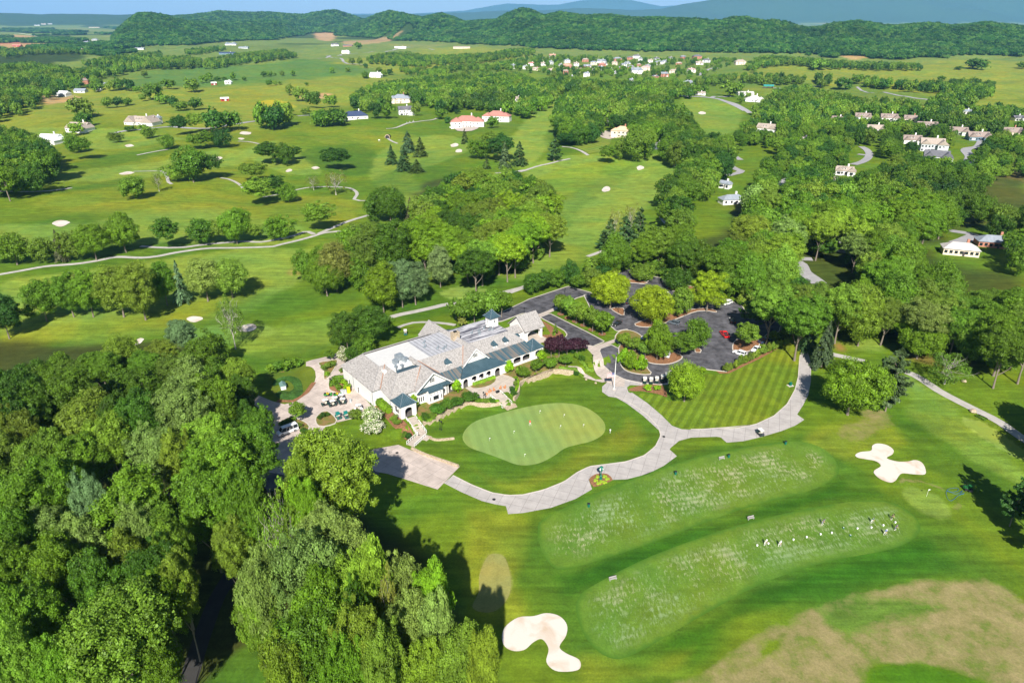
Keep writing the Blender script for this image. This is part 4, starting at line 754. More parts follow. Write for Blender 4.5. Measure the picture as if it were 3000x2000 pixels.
# crowns at three levels of detail: kinds -> (near, middle, far)
CR = {
 'round': [[broadleaf(11, 125, 270, .0125, br=(.08, .17), core=.5), broadleaf(12, 140, 250, .012, asym=.1, br=(.07, .16), core=.5), broadleaf(13, 115, 280, .0125, lo=.12, br=(.08, .18), core=.5)], [broadleaf(14, 62, 105, .0225, br=(.09, .19), core=.5), broadleaf(15, 66, 100, .0225, br=(.09, .19), core=.5)], [broadleaf(16, 20, 26, .06, br=(.18, .27)), broadleaf(17, 17, 28, .062, br=(.18, .27))]],
 'wild': [[broadleaf(21, 110, 250, .0125, asym=.3, br=(.06, .16), core=.45), broadleaf(22, 125, 230, .012, asym=.34, br=(.055, .15), core=.4), broadleaf(23, 100, 270, .0125, asym=.28, br=(.07, .17), core=.4)], [broadleaf(24, 58, 105, .0225, asym=.3, br=(.08, .18), core=.45), broadleaf(25, 62, 100, .0225, asym=.28, br=(.08, .18), core=.45)], [broadleaf(26, 18, 28, .06, asym=.25, br=(.17, .26))]],
 'full': [[broadleaf(101, 120, 265, .013, lo=.08, br=(.08, .17), core=.5, A=1.45), broadleaf(102, 115, 265, .013, lo=.06, asym=.2, br=(.07, .16), core=.45, A=1.45)], [broadleaf(103, 62, 105, .0235, lo=.07, br=(.09, .19), core=.5, A=1.45), broadleaf(104, 58, 105, .0235, lo=.08, asym=.2, br=(.08, .18), core=.45, A=1.45)], [broadleaf(105, 18, 28, .06, lo=.06, asym=.15, br=(.17, .26), A=1.4)]],
 'tall': [[broadleaf(91, 210, 175, .0125, lo=.40, br=(.05, .125), core=.55, A=1.6), broadleaf(92, 190, 185, .0125, lo=.38, asym=.22, br=(.045, .125), core=.5, A=1.6), broadleaf(93, 220, 170, .012, lo=.42, asym=.24, br=(.04, .115), core=.5, A=1.6), broadleaf(94, 180, 200, .013, lo=.38, asym=.12, br=(.055, .13), core=.55, A=1.6), broadleaf(98, 200, 180, .0125, lo=.36, asym=.16, br=(.045, .12), core=.5, A=1.6, cone=.2)], [broadleaf(95, 80, 85, .0225, lo=.32, br=(.07, .165), core=.5, A=1.6), broadleaf(96, 76, 88, .0225, lo=.30, asym=.24, br=(.06, .16), core=.45, A=1.6), broadleaf(99, 84, 84, .022, lo=.28, asym=.1, br=(.07, .16), core=.5, A=1.6, cone=.25)], [broadleaf(97, 18, 28, .06, lo=.3, asym=.2, br=(.17, .26), A=1.5)]],
 'oval': [[broadleaf(31, 120, 250, .0125, lo=.10, br=(.07, .17), core=.5, cone=.35, asym=.08), broadleaf(32, 110, 250, .0125, lo=.08, br=(.07, .17), core=.5, cone=.3, asym=.1)], [broadleaf(33, 48, 105, .027, lo=.10, cone=.35, asym=.08)], [broadleaf(34, 18, 28, .06, lo=.08, cone=.35, asym=.08, br=(.17, .26))]],
 'thin': [[broadleaf(41, 60, 85, .0145, asym=.3, br=(.08, .15), core=0)], [broadleaf(42, 36, 50, .02, asym=.3, br=(.08, .15), core=0)], [broadleaf(43, 16, 16, .045, asym=.3, core=0)]],
 'low': [[broadleaf(51, 80, 200, .019, lo=.26, squash=.6, asym=.12, br=(.12, .19))], [broadleaf(52, 44, 90, .03, lo=.22, squash=.6, asym=.15, br=(.12, .2))], [broadleaf(53, 16, 26, .065, lo=.2, asym=.15)]],
 'shrub': [[broadleaf(61, 70, 150, .022, lo=.0, asym=.04, br=(.13, .2))], [broadleaf(62, 34, 60, .04, lo=.0, asym=.04, br=(.15, .24))], [broadleaf(63, 14, 22, .075, lo=0., asym=.05, br=(.2, .3))]],
 'cone': [[broadleaf(64, 70, 130, .03, lo=.0, asym=.0, br=(.13, .19), cone=.75)], [broadleaf(65, 46, 90, .038, lo=.0, asym=.0, br=(.13, .19), cone=.75)], [broadleaf(66, 26, 40, .06, lo=0., asym=.0, br=(.16, .22), cone=.75)]],
 'blossom': [[broadleaf(71, 60, 200, .022, asym=.15, br=(.12, .2), m2f=.45)], [broadleaf(72, 44, 90, .03, asym=.15, m2f=.45)], [broadleaf(73, 16, 26, .06, m2f=.45)]],
 'spruce': [[conifer(81, 210, 95, .019, droop=.3, wide=.5)], [conifer(82, 130, 34, .032, wide=.5)], [conifer(83, 46, 14, .065)]],
 'pine': [[conifer(84, 95, 190, .021, droop=-.12, lo=.14, loose=1., power=.6), conifer(85, 85, 200, .021, droop=-.1, lo=.18, loose=1., power=.55)], [conifer(86, 62, 62, .036, droop=-.1, lo=.14, loose=.8, power=.6)], [conifer(87, 30, 20, .07, droop=-.1, lo=.12, power=.6)]],
}
TK = {'near': [trunkmesh(1, limbs=11), trunkmesh(2, .7, limbs=10), trunkmesh(3, .8, .02, 12)], 'mid': [trunkmesh(4, limbs=6)], 'far': [trunkmesh(5, .6, limbs=3)],
      'bare': [trunkmesh(6, .62, .024, 13, .36, 2, MBARKP, .35), trunkmesh(7, .66, .02, 12, .34, 2, MBARKP, .35)], 'con': [trunkmesh(8, .95, .016, 10, .2)]}
COLR = {'dk': (.060, .142, .009), 'mid': (.106, .212, .011), 'lt': (.152, .266, .020), 'olive': (.140, .222, .020), 'pale': (.175, .268, .050), 'silver': (.17, .27, .09), 'bright': (.165, .30, .012), 'yel': (.25, .345, .008),
        'pine': (.055, .115, .030), 'spruce': (.08, .14, .055), 'cedar': (.065, .11, .022), 'brown': (.11, .115, .045), 'purple': (.040, .012, .020), 'tan': (.205, .245, .045), 'deep': (.034, .105, .012), 'holly': (.18, .33, .006)}
ADJ = {'dk': 'dark green', 'mid': 'mid green', 'lt': 'light green', 'olive': 'olive green', 'pale': 'pale green', 'silver': 'silvery green', 'bright': 'bright green', 'yel': 'yellow green', 'pine': 'dark', 'spruce': 'grey green', 'cedar': 'dark', 'brown': 'brownish', 'purple': 'dark purple', 'tan': 'yellowish tan', 'deep': 'deep green', 'holly': 'lime green'}
KN = {'round': ('broadleaf_tree', 'broadleaf tree'), 'wild': ('broadleaf_tree', 'broadleaf tree'), 'oval': ('broadleaf_tree', 'broadleaf tree'), 'thin': ('sparse_tree', 'sparse tree'), 'low': ('ornamental_tree', 'ornamental tree'),
      'shrub': ('shrub', 'shrub'), 'cone': ('shrub', 'shrub'), 'blossom': ('flowering_tree', 'flowering tree'), 'spruce': ('spruce_tree', 'conifer'), 'pine': ('pine_tree', 'pine')}
TREES = []     # kind, colour, x, y, width, height, zone, shape word
def T(f, zone, items, kind='round', shape=None):
    """items: (x, y of the foot, crown width, y of the top, colour, kind) in photo pixels of the zoom f"""
    for it in items:
        x, y, w_, yt = it[:4]; c = it[4] if len(it) > 4 else 'mid'; k = it[5] if len(it) > 5 else kind
        a = f([(x, y)])[0] if f else (x, y); b = f([(x, yt)])[0] if f else (x, yt); e = f([(x + w_, y)])[0] if f else (x + w_, y)
        X, Y = G(*a[:2]); z = h1(X, Y); d = P(X, Y, z)[2]
        H = max(1.0, ztop(X, Y, b[1]) - z); W = (e[0] - a[0]) * d / FPX
        H = min(H, W * 2.6) if k not in ('spruce', 'pine') else H
        TREES.append([k, c, X, Y, W, H, zone, shape])
# ---- single trees read off the photograph
T(None, 'in the tree row along the upper cart path on the left', [(40,608,72,533,'mid'),(103,606,52,540,'mid','oval'),(145,602,36,532,'brown','spruce'),(178,600,58,522,'mid'),(222,598,70,512,'mid'),(290,580,74,488,'mid','oval'),(388,573,62,497,'mid','oval'),(468,562,62,497,'dk'),(505,562,48,502,'mid'),(545,560,72,478,'mid'),(587,556,38,512,'spruce','round'),(648,553,60,487,'silver'),(737,532,70,460,'mid','oval'),(0,612,50,548,'mid')])
T(None, 'in the second tree row above the greenside bunkers', [(22,778,76,670,'deep'),(108,738,80,640,'mid'),(170,728,70,625,'mid'),(215,728,75,612,'mid'),(285,728,90,605,'olive'),(335,735,85,598,'olive','wild'),(385,702,56,597,'mid'),(422,697,46,605,'spruce','spruce'),(478,692,80,592,'pale'),(535,685,82,594,'olive')])
T(None, 'in the oak clump among the far left fairways', [(410,417,58,368,'mid'),(445,419,70,337,'mid','wild'),(483,412,58,352,'olive')])
T(None, 'standing alone on the left fairways', [(309,458,62,400,'mid','wild'),(386,344,32,306,'mid'),(187,367,50,312,'dk'),(172,352,42,300,'dk'),(345,318,34,288,'mid'),(270,328,30,300,'lt'),(775,390,72,337,'olive','wild')])
T(None, 'standing alone on the left fairways', [(366,440,26,394,'olive'),(721,437,30,403,'tan'),(772,448,46,392,'tan')], 'thin')
T(None, 'in the clumps above the oak clump', [(452,344,42,305,'mid'),(478,340,48,298,'mid'),(508,340,44,292,'dk'),(415,312,42,262,'mid'),(451,306,36,256,'tan','wild'),(495,304,58,246,'mid','wild'),(530,300,50,250,'mid'),(605,298,40,232,'dk'),(632,300,48,235,'dk','oval'),(655,292,40,228,'mid'),(742,292,46,248,'dk'),(775,290,44,250,'mid')])
T(None, 'in the two clumps left of the lone oak', [(618,378,66,324,'olive','wild'),(655,380,50,326,'dk','wild'),(677,368,38,335,'mid'),(585,420,60,370,'mid','wild'),(595,472,78,405,'olive','wild'),(632,450,56,400,'dk','wild'),(662,466,42,418,'mid','wild')])
T(None, 'beside the big clump behind the putting hill', [(865,510,56,440,'dk'),(897,512,74,428,'dk')])
T(None, 'beside the big clump behind the putting hill', [(944,506,30,456,'brown'),(930,500,24,470,'mid')], 'spruce')
T(None, 'in the pine group below the cart tunnel', [(900,378,38,336,'pine'),(930,392,46,342,'pine'),(938,350,44,304,'spruce'),(966,360,40,318,'cedar'),(958,396,44,368,'cedar')], 'spruce')
T(None, 'in the clump below the red-roofed mansion', [(1105,366,48,316,'deep'),(1128,356,56,300,'mid'),(1152,372,70,305,'bright')])
T(None, 'in the clump below the red-roofed mansion', [(1068,330,22,298,'cedar'),(1117,388,24,360,'cedar'),(1160,388,36,328,'spruce'),(1193,380,46,328,'pine')], 'spruce')
T(None, 'beside the cart path in front of the tan mansion', [(1272,370,46,322,'pine'),(1400,580,52,508,'pine'),(1432,585,60,502,'pine'),(1467,560,50,482,'pine'),(1385,575,40,530,'pine')], 'pine')
T(None, 'rising thin behind the pines beside the fairway', [(1410,560,40,478,'tan'),(1445,545,36,468,'tan')], 'thin')
T(Z6, 'in front of the tan mansion', [(825,675,150,510,'mid'),(935,640,130,430,'dk','wild'),(1060,662,230,335,'mid','wild'),(475,525,180,400,'lt','wild'),(530,480,130,330,'lt','wild')])
T(None, 'in the grove left of the round-crowned wood', [(905,640,96,502,'dk','wild'),(855,640,90,505,'olive','wild'),(810,600,70,520,'mid'),(745,668,62,560,'mid'),(775,670,80,553,'tan','wild'),(752,680,76,600,'mid'),(820,665,66,590,'dk'),(858,695,50,610,'dk'),(882,720,82,600,'bright'),(925,706,66,592,'silver','wild'),(955,700,66,596,'silver','wild'),(1012,660,62,562,'silver','wild'),(700,645,46,570,'mid','wild')])
T(None, 'behind the clubhouse kitchen end', [(800,808,72,712,'dk'),(850,795,84,700,'dk'),(880,780,56,715,'dk'),(838,835,66,765,'mid','wild'),(820,845,44,790,'mid')])
T(None, 'behind the clubhouse tower', [(1062,748,60,686,'lt'),(1090,742,62,668,'lt'),(1125,738,62,665,'lt'),(1152,728,48,668,'mid')], 'low')
T(ZC, 'beside the clubhouse back lawn', [(1360,355,105,262,'tan')], 'low')
T(ZP, 'lining the entrance drive hedge', [(150,292,150,120,'dk'),(230,280,150,100,'dk'),(330,240,150,90,'mid'),(440,220,150,25,'lt','wild'),(600,250,150,70,'mid'),(680,220,140,60,'mid'),(500,268,120,140,'mid','wild'),(610,140,150,0,'dk'),(700,110,120,-10,'dk'),(820,108,190,-20,'dk'),(985,192,180,42,'dk'),(1150,155,150,32,'dk'),(980,60,140,-60,'bright')])
T(ZP, 'shading the parking lot', [(750,405,280,120,'yel'),(1065,525,300,225,'yel'),(1290,462,190,215,'bright'),(1490,425,250,105,'yel'),(1240,262,200,80,'bright'),(1630,332,190,70,'mid','wild'),(1825,560,200,332,'yel'),(1790,722,190,505,'bright','oval'),(1410,700,200,462,'bright','wild'),(1110,795,220,495,'bright','oval'),(1310,762,230,590,'bright','wild'),(1200,740,140,600,'bright')])
T(ZP, 'in the mulch-ringed row beside the drive', [(375,448,130,290,'lt'),(432,482,130,310,'lt'),(490,515,140,350,'lt'),(550,540,140,370,'lt'),(615,578,140,400,'lt'),(690,605,170,425,'mid')], 'low')
T(ZP, 'on the island by the crosswalk', [(855,692,120,595,'lt'),(940,738,140,625,'lt'),(1018,778,120,660,'lt')], 'low')
T(ZP, 'on the hedge island by the loop', [(857,838,110,700,'holly'),(907,872,115,718,'holly'),(985,886,92,750,'holly')], 'cone', 'egg-shaped holly')
T(ZP, 'beside the parked golf carts', [(1318,1112,290,820,'bright')])
T(ZP, 'at the porte-cochere end of the clubhouse', [(300,770,130,620,'purple'),(360,772,150,612,'purple'),(420,765,110,640,'purple'),(497,742,150,632,'purple')], 'low')
T(ZP, 'on the terrace bank', [(85,940,120,850,'mid'),(185,888,110,795,'mid'),(290,870,115,780,'mid'),(410,845,110,760,'mid')], 'low')
T(ZC, 'on the terrace bank before the clubhouse', [(1110,1220,160,1130,'dk'),(1215,1180,150,1085,'dk'),(1300,1155,150,1060,'dk'),(1430,1105,160,1010,'dk')], 'low')
T(ZP, 'beside the porte-cochere', [(332,602,60,522,'mid')], 'spruce')
T(ZC, 'against the clubhouse front', [(1305,1005,105,876,'holly'),(1820,812,95,682,'holly'),(2140,690,85,575,'holly'),(885,1170,100,1020,'holly')], 'cone', 'egg-shaped clipped')
T(ZV, 'in the court planting bed', [(790,1060,245,790,'mid')])
T(ZC, 'beside the porch steps', [(480,1340,200,1150,'pale'),(490,1410,220,1280,'pale')], 'blossom')
T(ZC, 'at the back corner of the clubhouse', [(200,720,130,560,'pale')], 'blossom')
T(ZC, 'beside the porch steps', [(320,1290,140,1170,'bright','wild'),(55,690,120,590,'bright')])
T(ZR, 'standing among the right-hand cart paths', [(1000,692,430,265,'bright'),(1110,640,240,330,'mid')])
T(ZR, 'standing among the right-hand cart paths', [(1290,665,330,215,'spruce'),(1190,650,200,280,'pine')], 'pine')
T(ZR, 'at the top of the wide concrete path', [(800,330,220,0,'spruce'),(700,215,170,-30,'pine'),(600,60,110,-80,'mid')], 'spruce')
T(ZR, 'leaning over the right-hand path', [(1740,455,330,230,'lt')], 'thin')
T(ZR, 'in the shade wood above the right-hand path', [(2110,335,260,150,'deep','round'),(1530,262,330,-30,'bright'),(1900,310,260,-60,'lt','wild'),(2200,260,250,-120,'bright'),(2340,200,250,-150,'mid')])
T(ZR, 'dark at the right edge below the green', [(2240,1545,240,1130,'deep'),(2400,1590,330,1040,'deep'),(2480,1800,300,1250,'deep')], 'pine')
T(ZR, 'casting shade over the right-hand tee', [(2620,1150,420,700,'deep'),(2560,900,380,500,'deep')])
T(ZE, 'rising alone beside the two greenside bunkers', [(1805,318,210,-90,'olive')], 'thin')
T(ZV, 'beside the oval lawn', [(120,820,150,600,'tan')], 'thin')
T(ZP, 'rising bare behind the parking lot', [(1738,285,190,-10,'tan'),(1400,0,100,-120,'tan')], 'thin')
# hedges and clipped shrubs
T(ZP, 'in the clipped cone row below the parking lot', [(1638,888,58,812,'olive'),(1668,874,40,812,'olive'),(1706,862,44,790,'olive'),(1742,838,50,750,'olive'),(1780,824,50,750,'olive'),(1812,810,46,730,'olive'),(1840,797,40,728,'olive'),(1870,782,45,706,'olive'),(1917,756,62,672,'olive'),(1957,741,48,656,'olive'),(1990,731,44,650,'olive'),(2022,716,42,642,'olive'),(2052,701,38,637,'olive'),(2080,686,38,628,'olive'),(2105,671,36,622,'olive'),(2130,656,30,615,'olive')], 'cone', 'clipped cone')
T(ZP, 'at the far end of the cone row', [(2110,575,55,470,'olive'),(2090,630,90,560,'olive'),(2000,635,90,570,'olive'),(1740,370,60,290,'olive'),(1770,385,50,320,'olive'),(2140,560,40,475,'olive')], 'cone', 'tall clipped')
T(ZP, 'beside the parked golf carts', [(1036,1032,62,982,'holly'),(1112,1030,60,990,'holly'),(1455,890,60,850,'holly')], 'shrub', 'round')
T(ZV, 'by the grey utility boxes', [(1260,600,110,500,'mid'),(1330,545,110,480,'mid'),(1310,645,90,560,'mid'),(1385,580,90,490,'holly'),(1420,640,120,550,'holly')], 'shrub', 'clipped')
T(ZV, 'behind the oval lawn', [(430,420,140,300,'mid'),(530,400,150,265,'mid'),(640,380,160,230,'mid'),(740,345,150,220,'mid'),(800,330,110,240,'mid')], 'shrub', 'large')
T(ZV, 'round the court planting bed', [(600,1110,110,1040,'mid'),(690,1080,110,1010,'mid'),(790,1140,90,1060,'mid'),(850,1200,100,1130,'mid'),(900,1230,90,1160,'mid'),(1060,1030,70,970,'mid'),(1110,1000,80,930,'mid'),(1170,980,60,930,'mid')], 'shrub', 'clipped')
T(ZV, 'in the court corner beds', [(1120,380,90,310,'olive'),(1170,360,100,280,'olive'),(1230,330,100,260,'olive'),(1160,460,80,400,'bright'),(1350,400,70,350,'olive')], 'shrub', 'low')
T(ZC, 'along the terrace edge', [(1000,1280,110,1215,'bright'),(1060,1260,90,1200,'bright'),(690,1290,90,1225,'yel'),(720,1330,80,1270,'tan'),(790,1450,70,1390,'tan'),(830,1465,70,1400,'tan'),(1850,1010,60,940,'bright'),(1880,960,50,880,'bright'),(1870,1040,60,980,'bright'),(1520,1100,80,1065,'bright'),(1590,1105,80,1068,'bright'),(1660,1105,80,1070,'bright')], 'shrub', 'low')
T(ZP, 'along the steps to the loop', [(500,780,60,740,'bright'),(535,810,60,760,'bright'),(490,915,50,880,'bright'),(460,740,60,700,'tan')], 'shrub', 'low')
T(None, 'beside the farmhouse lawns', [(195,292,34,255,'mid'),(180,312,30,278,'dk'),(330,300,24,285,'dk'),(300,302,24,288,'dk')], 'round')
T(Z1, 'in the far pastures', [(1000,540,44,478,'dk'),(115,752,52,668,'mid'),(575,815,170,655,'mid'),(740,745,80,660,'dk'),(815,740,80,662,'mid'),(880,728,80,672,'olive'),(1060,690,120,560,'olive'),(1160,615,110,540,'mid'),(1330,640,100,530,'dk'),(1410,575,60,515,'deep'),(1450,560,50,490,'dk'),(1500,560,50,525,'deep'),(1545,552,36,528,'deep'),(1610,556,44,492,'dk'),(1685,558,30,526,'mid'),(1820,532,44,488,'mid'),(1860,530,44,486,'mid'),(1897,528,28,500,'dk'),(1945,526,40,486,'dk'),(2020,526,40,482,'mid'),(2290,508,32,455,'dk'),(1858,598,40,545,'mid'),(1895,592,32,548,'dk'),(1930,588,30,555,'dk'),(2113,592,28,565,'brown'),(2000,660,60,575,'mid'),(2070,700,90,590,'dk'),(2160,745,100,615,'mid'),(2280,740,90,645,'dk'),(1810,890,110,690,'dk','wild'),(1880,895,110,760,'mid'),(1950,870,100,690,'mid','wild'),(1990,800,70,720,'dk'),(2230,878,110,745,'mid'),(2310,860,80,735,'dk'),(2110,790,70,738,'mid'),(1250,765,100,690,'mid'),(1350,762,100,665,'dk'),(1200,740,80,660,'mid'),(1120,720,90,650,'mid'),(685,628,60,568,'bright'),(770,630,70,548,'dk'),(820,625,80,530,'mid'),(890,630,90,535,'dk'),(950,640,50,588,'mid'),(540,612,90,545,'mid'),(620,610,50,575,'bright'),(990,700,50,640,'mid'),(640,370,44,338,'deep')])
T(Z2, 'in the far pastures', [(45,498,40,462,'dk'),(75,450,44,393,'dk'),(130,455,42,388,'dk'),(168,472,36,434,'mid'),(165,542,54,488,'mid'),(262,505,50,460,'dk'),(295,528,44,478,'mid'),(337,518,38,470,'deep'),(118,338,60,287,'deep'),(415,372,30,355,'dk'),(235,822,90,690,'dk','oval'),(325,820,100,700,'dk'),(160,755,52,700,'mid'),(520,800,70,690,'mid'),(690,822,90,740,'silver'),(735,850,50,800,'deep'),(800,785,44,750,'purple'),(1040,885,90,795,'dk'),(1285,820,110,715,'dk'),(650,498,50,450,'dk'),(610,505,46,468,'deep'),(570,500,40,458,'mid'),(530,500,44,456,'mid'),(0,850,80,740,'deep')])
T(Z3, 'in the far right pastures', [(320,668,130,550,'mid'),(385,650,70,555,'mid'),(90,660,60,575,'dk'),(150,655,60,572,'dk'),(395,715,46,664,'olive'),(2020,480,140,395,'dk'),(1900,482,60,455,'dk'),(2330,475,70,425,'dk'),(935,485,100,400,'mid'),(820,460,60,415,'mid'),(1100,620,110,525,'mid'),(1780,560,60,520,'dk')])
NH = len(TREES)
# ---- woods filled crown by crown on the ground they stand on
VIEWS = []; HOUSE_XY = []      # filled later by the house list; kept clear
def fill(zone, px, sp, h, pal, kinds=('round', 'wild'), wr=(.62, .8), seed=1, clear=None, tone=None):
    rg = np.random.default_rng(seed); px = np.array(px, float)
    # the outline is drawn round the crowns: take it down to the ground at crown height
    cor = []
    for u, v in px:
        cor.append(flatG(u, max(v, 120), 0)); cor.append(flatG(u, max(v, 120), h[1] * .7))
    cor = np.array(cor); lo, hi = cor.min(0) - sp, cor.max(0) + sp
    n = 0; gx = np.arange(lo[0], hi[0], sp); gy = np.arange(lo[1], hi[1], sp)
    X, Y = np.meshgrid(gx, gy); X = X + (np.arange(len(gy)) % 2)[:, None] * sp / 2; X = (X + rg.uniform(-.3, .3, X.shape) * sp).ravel(); Y = (Y + rg.uniform(-.3, .3, Y.shape) * sp).ravel()
    Hh = rg.uniform(h[0], h[1], len(X)); Z = hgt(X, Y); u, v, d = P(X, Y, Z + Hh * .66); k = inpoly(u, v, px) & (Y > 20)
    X, Y, Hh, Z = X[k], Y[k], Hh[k], Z[k]
    ok = np.ones(len(X), bool)
    for e in EXCL + (clear or []):
        q = np.array(e); b = (X > q[:, 0].min() - 3) & (X < q[:, 0].max() + 3) & (Y > q[:, 1].min() - 3) & (Y < q[:, 1].max() + 3) & ok
        if b.any(): ok[b] = sdist(X[b], Y[b], e) < -.5
    for vp in VIEWS:
        for k_ in (.3, .62, .95):
            uu, vv, _ = P(X, Y, Z + Hh * k_); ok &= ~(sdist(uu, vv, vp) > -4)
    for hx, hy, hr in HOUSE_XY:
        # also keep the line of sight to each house free of crowns
        dx, dy = X - hx, Y - hy; along = -(dx * hx + dy * hy) / math.hypot(hx, hy); across = np.abs(dx * hy - dy * hx) / math.hypot(hx, hy)
        ok &= ~((np.hypot(dx, dy) < hr) | ((along > 0) & (along < hr + Hh * math.hypot(hx, hy) / CAMH * .54) & (across < hr * .72)))
    for x, y, hh in zip(X[ok], Y[ok], Hh[ok]):
        q = (math.sin(x * .05 + 1.3) + math.sin(y * .06 + x * .02)) * .25 + .5
        c = pal[int(min(.999, max(0, q * .45 + rg.random() * .55)) * len(pal))]
        TREES.append([kinds[int(rg.random() * len(kinds))], c, float(x), float(y), float(hh * rg.uniform(*wr)), float(hh), zone, None]); n += 1
    return n
BARE = []
for px, r_ in [((745,82),70),((830,98),60),((880,90),55),((925,78),60),((1960,132),40)]:
    q = G(*px); BARE.append((q[0], q[1], r_))
# ---- houses: (x, y of the foot, width in the photo, turn, wall, roof, storeys, style, label) ; style g gables, h hipped, d dormers, b barn, l long
HOUSES = []
def HL(f, rows):
    for r_ in rows:
        a = f([(r_[0], r_[1])])[0] if f else r_[:2]; b = f([(r_[0] + r_[2], r_[1])])[0] if f else (r_[0] + r_[2], r_[1])
        X, Y = G(a[0], a[1]); d = P(X, Y, h1(X, Y))[2]; W = (b[0] - a[0]) * d / FPX * (1.0 if f is ZN else 1.18 if 'g' in r_[7] else 1.05); ro = R(r_[3]); L = W / (abs(math.cos(ro)) + .55 * abs(math.sin(ro)))
        HOUSES.append([X, Y, L, r_[3], r_[4], r_[5], r_[6], r_[7], r_[8] if len(r_) > 8 else None])
HL(ZH, [(120,235,250,-18,'white','brown',1,'gd','white gabled house with two dormers at left of the upper village row'),(480,250,270,-18,'white','brown',1,'gd3','white house with three dormers and a dark driveway in the village'),(790,265,240,-22,'cream','brown',1,'g','brown-roofed village house with chimney, between two dormered white ones'),
 (1000,372,320,-14,'white','brown',1,'gd','wide white village house with dormers below the brown-roofed one'),(1430,440,290,-25,'pale','brown',1,'g','pale green gabled village house left of the blue-grey one'),(1700,515,330,-16,'blue','brown',1,'gd','blue-grey village house with two dormers beside the grey turning circle'),(2160,450,300,-12,'cream','brown',1,'gd','cream house with rooflights at the right end of the village'),
 (290,410,280,-14,'white','tan',1,'g','tan-roofed village house half hidden by a round tree'),(790,560,300,-14,'white','brown',1,'gd','white village house with porch, left of the big grey gable'),(1060,665,380,-22,'grey','tan',2,'g','large grey house with a tall front gable in the village'),(1130,790,400,-26,'grey','dark',1,'g','low grey-roofed house in front of the tall grey gable'),
 (2255,250,150,0,'white','dark',1,'g','small white cottage in trees at the upper right'),(1550,160,140,-20,'white','grey',1,'g','pale house nearly swallowed by trees behind the village')])
HL(Z7, [(130,395,190,-35,'white','tan',1,'gd','white gabled house in trees below the white pavilion'),(455,490,95,-20,'white','tan',1,'gd','small tan-roofed house alone in the village trees'),(745,312,125,-30,'white','brown',1,'g','brown-roofed house at the far left of the village'),(680,835,110,-60,'white','tan',1,'g','pale gable wall showing above the wood below the village'),(800,765,180,-25,'white','tan',1,'gd','tan-roofed house tucked behind the big wood'),
 (1790,1450,290,-20,'cream','pale',1,'h','big house with pale faceted hip roof at right'),(2080,1385,280,-15,'brick','grey',1,'h','blue-grey roofed house with brick chimney at right')])
HL(Z6, [(945,445,200,-18,'cream','peach',2,'h3','cream mansion with peach tiled hip roofs above striped lawn'),(828,345,60,-70,'white','tan',2,'g','tall white gable beside the peach-roofed mansion'),(1245,545,130,-5,'glass','dark',1,'h','dark glazed house behind pale trunks at the wood edge'),(1890,1015,210,10,'white','grey',1,'h','white house with grey hip roof and chimney by the wood'),(1835,880,110,-40,'white','grey',1,'g','small white house with terrace above the grey hip roof'),(45,135,95,-30,'white','tan',1,'g','lone white house in trees behind the red-roofed mansion')])
HL(Z2, [(868,874,225,0,'white','red',2,'h3','white mansion with red tile roof and round terrace'),(1072,835,205,-12,'white','red',2,'h3','right wing of white mansion with red tile roofs'),(410,708,165,-10,'cream','grey',2,'h3','stone manor with steep grey roofs in the far trees'),(440,792,115,15,'white','dark',2,'g','white house with dark roof below the stone manor'),(95,818,180,18,'white','navy',1,'h','long navy-roofed white house left of the grey manor'),
 (238,530,90,-8,'white','white',1,'gd','white farmhouse among a few trees in the far fields'),(408,335,75,0,'white','white',1,'l','long white barn alone on the far pasture'),(830,335,110,0,'cream','tan',1,'l','wide tan house on the rise below the ridge'),(30,368,55,0,'white','white',1,'g','small white farm at the foot of the far track'),(45,322,60,0,'brick','dark',1,'l','low dark barn beside the small white farm')])
HL(Z1, [(560,900,175,-10,'white','tan',1,'gd','white farmhouse with three gables and tan roof'),(985,858,235,-8,'white','tan',1,'gd3','long white house with three front gables by the road'),(1090,850,60,-8,'white','grey',2,'g','grey-roofed wing beside the long white house'),(1550,696,56,25,'red','white',1,'b','small red barn with white roof in yellow flowers'),(1475,586,36,25,'red','white',1,'b','tiny red barn beside the dark tree clump'),(1575,578,46,0,'white','white',1,'g','white shed right of the tiny red barn'),
 (435,660,105,-15,'grey','white',1,'b','long white-roofed barn beside bare red earth'),(560,638,80,-5,'grey','grey',1,'b','low grey sheds right of the white-roofed barn'),(590,578,62,-50,'brick','brown',2,'g','tall brick house at the edge of the far left wood'),(735,590,44,0,'white','grey',1,'g','white house glimpsed between trees near the brick house'),(685,625,40,0,'white','white',1,'g','low white shed below the brick house'),
 (1570,375,110,-4,'blue','navy',1,'l','long blue and red building at the foot of the ridge'),(1590,312,80,0,'white','grey',1,'g','white houses under the wooded ridge'),(760,366,80,0,'white','red',1,'l','red-roofed white farm before the wooded ridge'),(560,362,44,0,'white','red',2,'g','small red-roofed house in the far left fields'),(2308,320,56,0,'white','dark',2,'gd','white house with black gables on the far pasture'),(965,343,60,0,'white','grey',1,'l','pale sheds at the edge of the dark wood'),(1680,336,62,0,'grey','grey',1,'l','low grey farm below the ridge'),
 (120,322,56,0,'red','red',1,'b','low red barn in the bare far-left field'),(255,178,40,0,'white','grey',1,'g','first white house on the hazy left hill'),(300,170,36,0,'white','tan',1,'g','second white house on the hazy left hill'),(345,168,30,0,'white','grey',1,'g','third white house on the hazy left hill'),(650,192,70,0,'cream','tan',1,'l','pale sheds on a bare patch in the hazy plain'),(600,298,40,0,'white','grey',1,'g','white house in the far hedged fields'),(655,280,40,0,'white','grey',1,'g','white house right of the hedged field house'),(120,485,90,-10,'grey','dark',1,'l','dark roofs deep in the far left wood')])
HL(Z4, [(450,200,225,-12,'white','white',1,'g','white house with bright metal roof behind round trees at left')])
